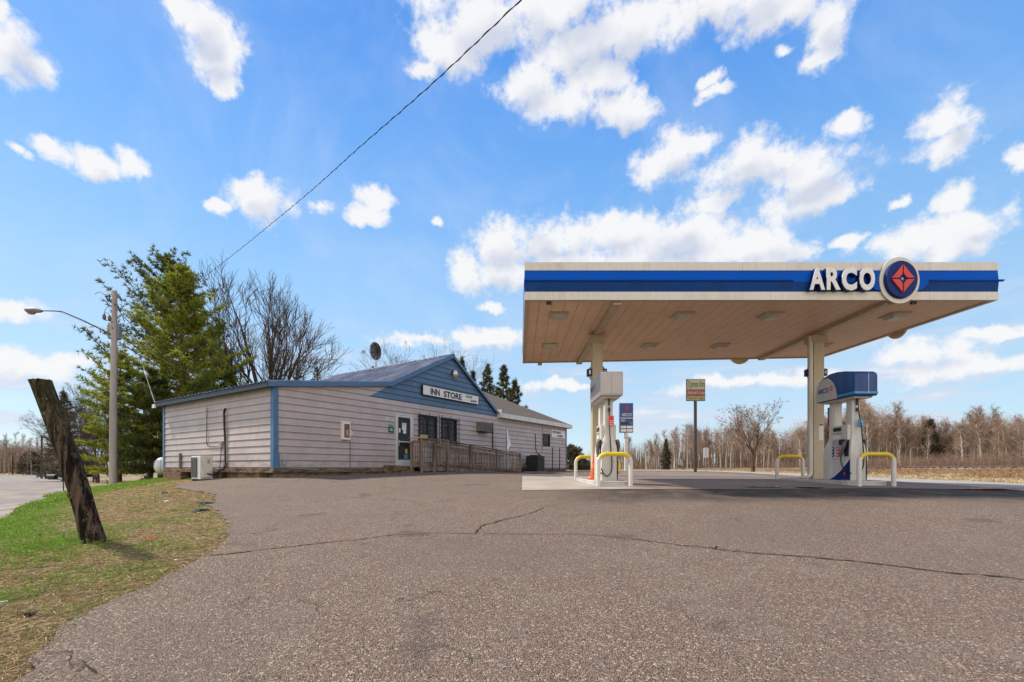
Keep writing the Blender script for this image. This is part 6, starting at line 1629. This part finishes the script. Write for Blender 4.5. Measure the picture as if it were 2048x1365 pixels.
# dry grass bank before the railway
def acc_right(X, Y): d = edge_dist(X, Y); return (d > -.2) & (d < 9.0)
def tones_right(X, Y, rg):
    n = len(X); v = fnoise(X, Y, .5, 4); b_ = np.where((edge_dist(X, Y) < 2.2)[:, None], np.array([.60, .48, .27]), np.array([.36, .22, .115]))
    b_ = np.where((v > .35)[:, None], np.array([.52, .40, .22]), b_); return np.zeros(n, bool), rg.uniform(.15, .9, n), b_ * rg.uniform(.5, 1.3, (n, 1))
def h_r(X, Y, r, gr, rg): return rg.uniform(.10, .34, len(X)) * (1 + .3 * fnoise(X, Y, .8, 6))
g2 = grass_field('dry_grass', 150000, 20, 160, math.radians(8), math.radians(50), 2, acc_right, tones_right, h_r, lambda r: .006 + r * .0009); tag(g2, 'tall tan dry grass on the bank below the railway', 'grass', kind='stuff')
def acc_far(X, Y): d = edge_dist(X, Y); return (d > 10.5) & (d < 30)
g3 = grass_field('brush', 90000, 26, 220, math.radians(8), math.radians(50), 3, acc_far, lambda X, Y, rg: (np.zeros(len(X), bool), rg.uniform(.05, .5, len(X)), np.array([.25, .16, .11]) * rg.uniform(.5, 1.3, (len(X), 1))), lambda X, Y, r, gr, rg: rg.uniform(.3, 2.6, len(X)), lambda r: .006 + r * .0005); tag(g3, 'brown underbrush at the foot of the birch wood', 'brush', kind='stuff')
# ------------------------------------------------------------------ left foreground, poles, tank, wires, railway
m = NT('weathered_post_wood'); s = m.sep()
c = m.mix(m.ramp(m.noise(16, 7, .75, stretch=(1, 1, .13), dist=.5), .44, .60), (.012, .008, .006), (.16, .105, .072))
c = m.mix(m.ramp(m.noise(34, 5, .7, stretch=(1, 1, .35)), .60, .70, 0, .8), c, (.36, .30, .23))
c = m.mix(m.ramp(m.noise(14, 6, .7, stretch=(1, 1, .5)), .60, .72, 0, .7), c, (.30, .24, .17))
c = m.mix(m.ramp(m.noise(3.5, 6, .7), .56, .70, 0, .8), c, (.012, .009, .007))
moss = m.math('MULTIPLY', m.ramp(s[2], .95, 1.5), m.ramp(m.noise(7, 6, .7), .35, .6)); c = m.mix(m.math('MULTIPLY', moss, .5), c, (.085, .085, .022))
m.bump(m.noise(16, 7, .75, stretch=(1, 1, .13), dist=.5), 1.0, .05); M_POSTW = m.fin(c, .9, 0, .15)
Yp = 5.3; pb = at(190, 1085, Yp); gp = G(pb.x, pb.y); tp_ = at(97, 764, Yp)
post = thing('leaning_post', (pb.x, pb.y, gp), 'thick weathered timber post leaning left on the grass mound', 'post')
mb = MB(); n = 30; k = 26; rg = np.random.default_rng(12); ax = Vector((tp_.x - pb.x, -.10, tp_.z - gp)); vs = []
ph = rg.uniform(0, 6.28, 8)
for i in range(n + 1):
    t = i / n * 1.0; c_ = ax * t + Vector((.035 * math.sin(t * 3.0), 0, 0)) - Vector((0, 0, .25)) * (1 if i == 0 else 0)
    for j in range(k):
        a = 2 * math.pi * j / k
        sq = 1 / max(abs(math.cos(a)), abs(math.sin(a))); r = (.097 - .004 * t) * (.84 + .16 * sq) * (1 + .030 * math.sin(3 * a + ph[0] + 2 * t) + .02 * math.sin(7 * a + ph[1] + 4 * t) + .012 * math.sin(13 * a + ph[2] + 9 * t))
        r += .012 * math.exp(-((t - .04) / .08) ** 2)
        r *= 1 - .16 * math.exp(-((a - 5.9) / .28) ** 2) * math.exp(-((t - .45) / .16) ** 2) - .12 * max(0, math.cos(a - 5.5)) ** 6 * (.5 + .5 * math.sin(t * 9))
        vs.append(Vector((r * math.cos(a), r * math.sin(a), 0)) + c_)
fs = [(i*k+j, i*k+(j+1) % k, (i+1)*k+(j+1) % k, (i+1)*k+j) for i in range(n) for j in range(k)]
for j in range(k):   # sloping sawn top
    v = vs[n*k+j]; v.z += .10 * (v.x - tp_.x + pb.x) * .9 + rg.normal(0, .004)
cc = sum((vs[n*k+j] for j in range(k)), Vector()) / k; vs.append(cc - Vector((0, 0, .006))); fs += [(n*k+j, n*k+(j+1) % k, len(vs)-1) for j in range(k)]
mb.add(vs, fs); po = mb.build('trunk', M_POSTW, post, False)
po.data.polygons.foreach_set('use_smooth', [True] * len(po.data.polygons)); po.data.set_sharp_from_angle(angle=math.radians(50))
kp = ax * .30 + Vector((.0, -.1, 0)); mb = MB()
for rr, r2 in ((.028, .008), (.016, .006)): mb.tube([kp + Vector((rr * math.cos(a), 0, rr * 1.1 * math.sin(a))) for a in np.linspace(0, 2 * math.pi, 15)], r2, 5, False)
mb.build('knot', M_BARK, post)
mb = MB()
for i in range(9):
    a = rg.uniform(-.4, .6); x_ = .13 + rg.uniform(-.02, .03); mb.tube([(x_, -.05 + rg.normal(0, .04), -.02), (x_ + .02 * a, -.05, rg.uniform(.05, .16))], [.009, .002], 4)
mb.build('splinter', M_POSTW, post)
# torn edge of the asphalt, red ribbon, pale stones
M_CHUNK = mat('broken_asphalt', (.022, .021, .021), .8, var=.4, vs=20, bump=.6)
def rock(name, px, py, s_, label, cat, material, sq=.45, grp=None, sd=1, n_=1, spread=0):
    x, y = on_ground(px, py); rg = np.random.default_rng(sd); z = G(x, y); mb = MB(); o = None
    th = np.linspace(0, 2 * math.pi, 10)[:-1]; rr = s_ * rg.uniform(.65, 1.15, 9)
    lo = [(rr[i] * math.cos(th[i]), rr[i] * math.sin(th[i]) * .8, -.02) for i in range(9)]; hi = [(p[0] * .75, p[1] * .75, s_ * sq * rg.uniform(.75, 1.2)) for p in lo]
    mb.add(lo + hi, [(i, (i+1) % 9, 9 + (i+1) % 9, 9 + i) for i in range(9)] + [tuple(range(9, 18))]); o = mb.build(name, material, None, bevel=s_ * .06); o.location = (x, y, z + .015); o.rotation_euler = (rg.normal(0, .1), rg.normal(0, .1), rg.uniform(0, 6))
    return tag(o, label, cat, grp)
rock('asphalt_chunk', 403, 1026, .16, 'largest black asphalt chunk in the dry grass below the torn lot edge', 'rubble', M_CHUNK, .35, 'broken asphalt at the lot edge', 1)
rock('asphalt_chunk', 388, 1028, .11, 'black asphalt chunk just left of the largest one', 'rubble', M_CHUNK, .3, 'broken asphalt at the lot edge', 2)
rock('asphalt_chunk', 330, 989, .10, 'small black chunk alone at the upper edge of the dry grass', 'rubble', M_CHUNK, .4, 'broken asphalt at the lot edge', 3)
rock('asphalt_chunk', 418, 1010, .20, 'flat dark slab hanging off the torn lot edge', 'rubble', M_CHUNK, .18, 'broken asphalt at the lot edge', 4)
rock('asphalt_chunk', 402, 1009, .09, 'grey chunk beside the flat dark slab at the torn edge', 'rubble', M_ASPHALT, .5, 'broken asphalt at the lot edge', 5)
M_STONE = mat('pale_stone', (.52, .48, .42), .8, var=.15)
for i, (px, py, s_, lab) in enumerate(((333, 1006, .09, 'flat white stone in the dry grass near the torn edge'), (393, 1082, .04, 'small pale stone close to the lot edge'), (352, 1124, .03, 'small pale stone in the lower dry grass'), (62, 1237, .05, 'dark brown stone in the grass at the lower left'), (2, 1215, .05, 'pale stone at the left picture edge'))):
    rock('stone', px, py, s_, lab, 'stone', M_STONE if i != 3 else M_POSTW, .3, None, 20 + i)
x, y = on_ground(298, 1083); z = G(x, y)
rb = thing('red_ribbon', (x, y, z), 'scrap of red ribbon lying in the grass right of the post', 'litter')
mb = MB(); pts = [(-.075, -.01, .02), (-.04, .01, .035), (0, -.005, .03), (.035, .01, .045), (.07, .0, .03)]
for a, b in zip(pts[:-1], pts[1:]): mb.bar(a, b, .022, .004)
mb.build('strip', mat('ribbon_red', (.6, .05, .03), .5), rb); MB().bar((0, -.02, .03), (.05, -.03, .02), .014, .004).build('strip', mat('ribbon_red2', (.6, .05, .03), .5), rb)
# propane tank
tw = at(308, 944, 23.2) + Vector((1.33 * .906, 1.33 * .42, 0)); gt_ = G(tw.x, tw.y)
tk = thing('propane_tank', (tw.x, tw.y, gt_), 'white propane tank with a domed end behind the store corner', 'tank')
r = .44; pts, rs = [], []
for a in np.linspace(0, math.pi / 2, 8): pts.append((-1.0 - r * .75 * math.cos(a), 0, r + .15)); rs.append(max(.01, r * math.sin(a)))
pts.append((-.35, 0, r + .15)); rs.append(r); pts.append((1.2, 0, r + .15)); rs.append(r)
for a in np.linspace(math.pi / 2, 0, 8)[1:]: pts.append((1.2 + r * .75 * math.cos(a), 0, r + .15)); rs.append(max(.01, r * math.sin(a)))
rotm = Matrix.Rotation(math.radians(25), 4, 'Z'); M_TANK = mat('tank_white', (.66, .65, .63), .4, var=.06, dirt=(.35, .32, .27), dirt_amt=.4)
MB().tube([rotm @ Vector(p) for p in pts], rs, 24).build('body', M_TANK, tk, True)
MB().tube([rotm @ Vector((-.98, 0, r + .15)), rotm @ Vector((-.96, 0, r + .15))], r + .006, 24, False).build('weld_seam', M_GREYM, tk)
MB().tube([rotm @ Vector((.1, 0, 2 * r + .13)), rotm @ Vector((.1, 0, 2 * r + .28))], .12, 12).build('valve_dome', M_TANK, tk)
for x_ in (-.6, .8):
    q = rotm @ Vector((x_, 0, 0)); MB().box(q.x - .12, q.x + .12, q.y - .35, q.y + .35, -.1, .28).build('foot', M_FBLK, tk)
# brick pier under the back corner of the store
br_w = L2W(.25, 7.6); bp = thing('brick_pier', (br_w.x, br_w.y, G(br_w.x, br_w.y) - .1), 'red brick pier under the back corner of the side wall', 'pier', rz=S_ROT)
zt_ = -.153 - bp.location.z; mb = MB(); z_ = 0; row = 0
while z_ < zt_ - .01:
    hh_ = min(.075, zt_ - z_)
    for i in range(5): y_ = -.85 + i * .34 + (.12 if row % 2 else 0); mb.box(-.31, -.05, y_, min(.86, y_ + .33), z_, z_ + hh_ - .008)
    z_ += .083; row += 1
mb.build('bricks', M_BRICK, bp); MB().box(-.29, .0, -.84, .84, 0, zt_ - .002).build('mortar', M_FBLK, bp)
# utility pole with street lamp, transformer
YU = 24.0; ub = at(226, 968, YU); gu = G(ub.x, ub.y)
M_PWD = mat('grey_pole_wood', (.36, .30, .27), .85, var=.18, vs=3, dirt=(.16, .12, .10), dirt_amt=.5, stretch=(1, 1, .12), bump=.4, bs=25)
up_ = thing('utility_pole', (ub.x, ub.y, gu), 'weathered wooden utility pole carrying a street lamp and a grey transformer', 'utility pole')
U = lambda px, py, dy=0: at(px, py, YU + dy) - Vector((ub.x, ub.y, gu)) + Vector((0, dy * 0, 0))
MB().tube([(0, 0, -.5), U(227, 800), U(229.5, 583)], [.175, .15, .11], 14).build('pole', M_PWD, up_, True)
M_GALV = mat('galvanised', (.36, .35, .34), .45, .5, var=.1); M_DARKM = mat('dark_hardware', (.04, .04, .045), .5, .3, var=.2)
arm = MB().tube([U(222, 670), U(200, 658), U(165, 641), U(125, 624), U(112, 622.5), U(84, 622)], [.035, .034, .032, .03, .03, .028], 8).build('lamp_arm', M_DARKM, up_, True)
mb = MB(); pr = [(84, 622.5, .045), (80, 622, .09), (72, 621, .13), (62, 621, .14), (54, 621.5, .10), (51.5, 621.5, .03)]
pts = [U(a, b) for a, b, _ in pr]; base = len(mb.v); k = 12
mb.tube(pts, [p[2] for p in pr], 12); mb.v = [(x, y * 1.5, z) for x, y, z in mb.v]; lh = mb.build('lamp_head', mat('lamp_shell', (.26, .235, .225), .5, .2), up_, True)
mb = MB(); c_ = U(62.5, 623.5); vs, fs = [], []
for i, a in enumerate(np.linspace(0, math.pi / 2, 5)):
    for j in range(14): b = 2 * math.pi * j / 14; vs.append((c_.x + .20 * math.cos(a) * math.cos(b), c_.y + .15 * math.cos(a) * math.sin(b), c_.z - .05 - .11 * math.sin(a)))
fs = [(i*14+j, i*14+(j+1) % 14, (i+1)*14+(j+1) % 14, (i+1)*14+j) for i in range(4) for j in range(14)]; mb.add(vs, fs)
mb.build('refractor', mat('smoky_lens', (.25, .19, .16), .15, var=.2), lh, True, fix=False)
MB().tube([U(70, 618), U(70, 615.5)], .045, 8).build('photocell', M_DARKM, lh)
tc_ = U(229, 660, .0) + Vector((-.29, .34, 0))
tr = MB().tube([tc_ + Vector((0, 0, -.38)), tc_ + Vector((0, 0, .40))], .27, 18).build('transformer', M_GALV, up_, True)
mb = MB()
for i in range(14): a = math.pi * 2 * i / 14; mb.box(tc_.x + .28 * math.cos(a) - .012, tc_.x + .28 * math.cos(a) + .012, tc_.y + .28 * math.sin(a) - .012, tc_.y + .28 * math.sin(a) + .012, tc_.z - .32, tc_.z + .30)
mb.build('cooling_rib', M_GALV, tr)
for (a, b) in ((208.5, 634), (219.5, 637)):
    q = U(a, b); MB().tube([q + Vector((0, 0, -.17)), q + Vector((0, 0, -.10)), q + Vector((0, 0, 0)), q + Vector((0, 0, .1)), q + Vector((0, 0, .16))], [.03, .075, .085, .06, .02], 10).build('bushing', mat('porcelain_brown', (.13, .08, .06), .3), up_, True)
MB().tube([U(208, 640), U(212, 641), U(219, 641)], .02, 6).build('bracket', M_DARKM, up_)
cut = MB(); q = U(216, 592)
cut.tube([U(227, 589.5), U(207, 589)], .025, 6).tube([U(211, 592), U(219, 592)], .06, 6).tube([U(212, 594), U(217, 603)], .035, 6).tube([U(220, 593), U(219, 602)], .03, 6).tube([U(227, 597), U(220, 604)], .025, 6).build('fuse_cutout', M_DARKM, up_)
wr = MB()
for ln in ([(207, 588), (200, 584.5), (194, 586), (190, 589)], [(220, 611), (212, 617), (208, 627)], [(208, 628), (212, 625.5), (217, 627), (219, 632)], [(235, 610), (243, 630), (249, 643), (247, 650), (242, 655)], [(236, 634), (240, 631), (246, 634), (249, 642)], [(240, 656), (244, 664), (244, 672)]):
    wr.tube([U(*p) for p in ln], .012, 5)
wr.build('jumper_wire', M_DARKM, up_)
for (a, b) in ((234.5, 611), (228, 646), (229, 658)): MB().tube([U(a - 1, b) + Vector((0, -.15, 0)), U(a + 1, b) + Vector((0, -.10, 0))], .03, 6).build('bolt', M_DARKM, up_)
# wires
def wire(name, label, a, b, sag, r, material, n_=40):
    a, b = Vector(a), Vector(b); pts = [a.lerp(b, t) - Vector((0, 0, sag * 4 * t * (1 - t))) for t in np.linspace(0, 1, n_)]
    o = MB().tube([p - a for p in pts], r, 5).build(name, material, None, True); o.location = a; return tag(o, label, 'wire')
M_WIRE = mat('wire_black', (.015, .015, .015), .6); M_WIREG = mat('wire_grey', (.28, .25, .22), .5)
tcw = at(236, 655, YU)
a0 = at(421, 545, 16.5); 
o = bpy.data.objects
wp_ = [at(240, 655, 24.2), at(289, 631, 22.6), at(330, 607, 20.8), at(421, 545, 17.2), at(590, 409, 12.3), at(720, 294, 9.6), at(860, 172, 7.6), at(1042, 0, 5.8), at(1240, -190, 4.6)]
pv = wp_; pts = []
for i in range(len(pv) - 1):
    a, b, c_, d_ = pv[max(0, i-1)], pv[i], pv[i+1], pv[min(len(pv)-1, i+2)]
    for t in (0, .2, .4, .6, .8): pts.append(.5 * ((2*b) + (c_ - a) * t + (2*a - 5*b + 4*c_ - d_) * t*t + (-a + 3*b - 3*c_ + d_) * t**3))
pts.append(pv[-1]); cw_ = MB().tube([p - pts[0] for p in pts], .006, 5, False)
# the second conductor twisted round the first
tw_ = []; acc = 0
for i in range(len(pts) - 1):
    d = pts[i+1] - pts[i]; m_ = max(2, int(d.length / .06)); u_ = d.cross(Vector((0, 0, 1))).normalized(); v_ = u_.cross(d.normalized())
    for j in range(m_): acc += d.length / m_; tw_.append(pts[i] + d * j / m_ + (u_ * math.cos(acc * 13) + v_ * math.sin(acc * 13)) * .010 - pts[0])
cw_.tube(tw_, .0045, 3, False); so = cw_.build('service_cable', M_WIRE, None, True, fix=False); so.location = pts[0]; tag(so, 'twisted black cable sweeping from the utility pole up over the lot', 'wire')
cor = L2W(-.30, DEPTH + .1, EAVE + .1)
wire('service_wire', 'pale wire dropping from the pines to the back corner of the low roof', at(282, 718, 24.0), cor, .05, .012, M_WIREG)
wire('service_wire', 'grey wire from the utility pole to the bend before the dark pine', at(229, 700, 24.0), at(282, 718, 24.0), .08, .012, M_WIREG)
wire('service_wire', 'dark wire slanting right from the transformer through the pines', at(241, 655, 24.0), at(420, 755, 27.5), .5, .014, M_WIREG)
wire('lamp_guy_wire', 'thin guy wire above the street lamp arm', at(227, 660, 24), at(112, 621, 24), .12, .006, M_WIREG)
# distant poles on the left
for (px, pt, pbm, Y, lab) in ((83.5, 873, 957, 60, 'dark distant pole left of the leaning post'), (25, 905, 947, 95, 'dark stump-like pole at the far left'), (187, 914, 961, 40, 'short dark post behind the leaning post, beside the pines'), (233, 930, 960, 36, 'short dark post just right of the utility pole')):
    w = at(px, pbm, Y); z0_ = G(w.x, w.y); t_ = at(px, pt, Y)
    o = thing('distant_pole', (w.x, w.y, z0_), lab, 'pole'); MB().tube([(0, 0, -.3), (0, 0, t_.z - z0_)], [.12 if Y > 50 else .07, .10 if Y > 50 else .06], 8).build('shaft', M_MAST, o)
    MB().tube([(0, 0, t_.z - z0_), (0, 0, t_.z - z0_ + .04)], .06, 8).build('cap', M_DARKM, o)
wire('distant_wire', 'thin far wire crossing low over the far left trees', at(-60, 884, 60), at(83.5, 885, 60), .15, .018, M_WIREG)
# mailbox
mw = at(127, 984, 24.5); gm = G(mw.x, mw.y); mbx = thing('mailbox', (mw.x, mw.y, gm), 'black mailbox on a bent metal arm by the gravel road', 'mailbox')
zz = lambda y_: (937 - y_) / F * 24.5 - gm; xx = lambda x_: (x_ - 127) / F * 24.5
mb = MB(); mb.prism([(-.12, 0), (.12, 0), (.12, .12), (.08, .19), (0, .22), (-.08, .19), (-.12, .12)], lambda p, q_, d: (d, p, zz(958) + q_), xx(94.5), xx(111.5)); mb.build('box', M_BLACK, mbx, bevel=.01)
MB().box(xx(93.8), xx(94.5), -.125, .125, zz(958.2), zz(950)).build('door', M_DARKM, mbx)
MB().tube([(0, 0, -.2), (0, 0, zz(966)), (xx(124.5), 0, zz(962)), (xx(118), 0, zz(959)), (xx(96), 0, zz(958.6))], .026, 8).build('arm', M_DARKM, mbx, True)
# tiny parked car far off on the left
cw2 = at(73, 945.5, 175); gc_ = G(cw2.x, cw2.y)
car = thing('parked_car', (cw2.x, cw2.y, gc_), 'tiny white car parked before the far left wood', 'car', rz=math.radians(75)); M_CARW = mat('car_white', (.75, .75, .75), .25, var=.03)
prof = [(-2.1, .3), (-2.15, .75), (-1.9, .92), (-1.2, 1.0), (-.75, 1.42), (.6, 1.45), (1.25, 1.0), (2.0, .85), (2.15, .6), (2.1, .3)]
MB().prism(prof, lambda a, b, d: (a, d, b), -.85, .85).build('body', M_CARW, car, bevel=.06)
for s_ in (-1, 1): MB().prism([(-1.1, 1.0), (-.7, 1.36), (.55, 1.38), (1.1, 1.0)], lambda a, b, d: (a, s_ * d, b), .851, .86).build('side_window', M_BLACK, car)
for x_ in (-1.35, 1.35):
    for s_ in (-1, 1): MB().tube([(x_, s_ * .66, .33), (x_, s_ * .87, .33)], .33, 14).build('wheel', M_BLACK, car)
# railway beyond the bank
m = NT('ballast'); c = m.mix(m.vor(9, m.geo), (.13, .10, .085), (.30, .25, .22)); M_BAL = m.fin(m.mix(.7, c, (.17, .13, .11)), .9)
M_RAIL = mat('rusty_rail', (.13, .065, .04), .6, .3, var=.3)
rt = thing('railway_track', (0, 0, 0), 'rusty railway track on low ballast along the foot of the wood', 'railway')
ys = np.concatenate([np.arange(6, 60, 3), np.arange(60, 420, 12)]); px_ = lambda y_, o_: float(np.interp(y_, HY, HX)) + o_
mb = MB()
for a, b in zip(ys[:-1], ys[1:]):
    z_ = -.10; prf = [(7.3, z_ - .1), (8.1, z_ + .16), (10.3, z_ + .16), (11.2, z_ - .1)]
    mb.add([(px_(y_, o_), y_, h_) for y_ in (a, b) for o_, h_ in prf], [(0, 1, 5, 4), (1, 2, 6, 5), (2, 3, 7, 6)])
mb.build('ballast', M_BAL, rt, fix=False)
for off in (8.5, 9.95): MB().tube([(px_(y_, off), y_, .11) for y_ in ys], .045, 4).build('rail', M_RAIL, rt)
mb = MB(); y_ = 18
while y_ < 130:
    x_ = px_(y_, 9.2); d_ = (px_(y_ + .5, 0) - px_(y_ - .5, 0)); mb.bar((x_ - 1.25, y_ + 1.25 * d_, .055), (x_ + 1.25, y_ - 1.25 * d_, .055), .2, .1); y_ += .8 if y_ < 60 else 1.6
s_o = mb.build('sleepers', mat('sleeper_wood', (.07, .05, .04), .9, var=.3), rt); s_o['kind'] = 'stuff'
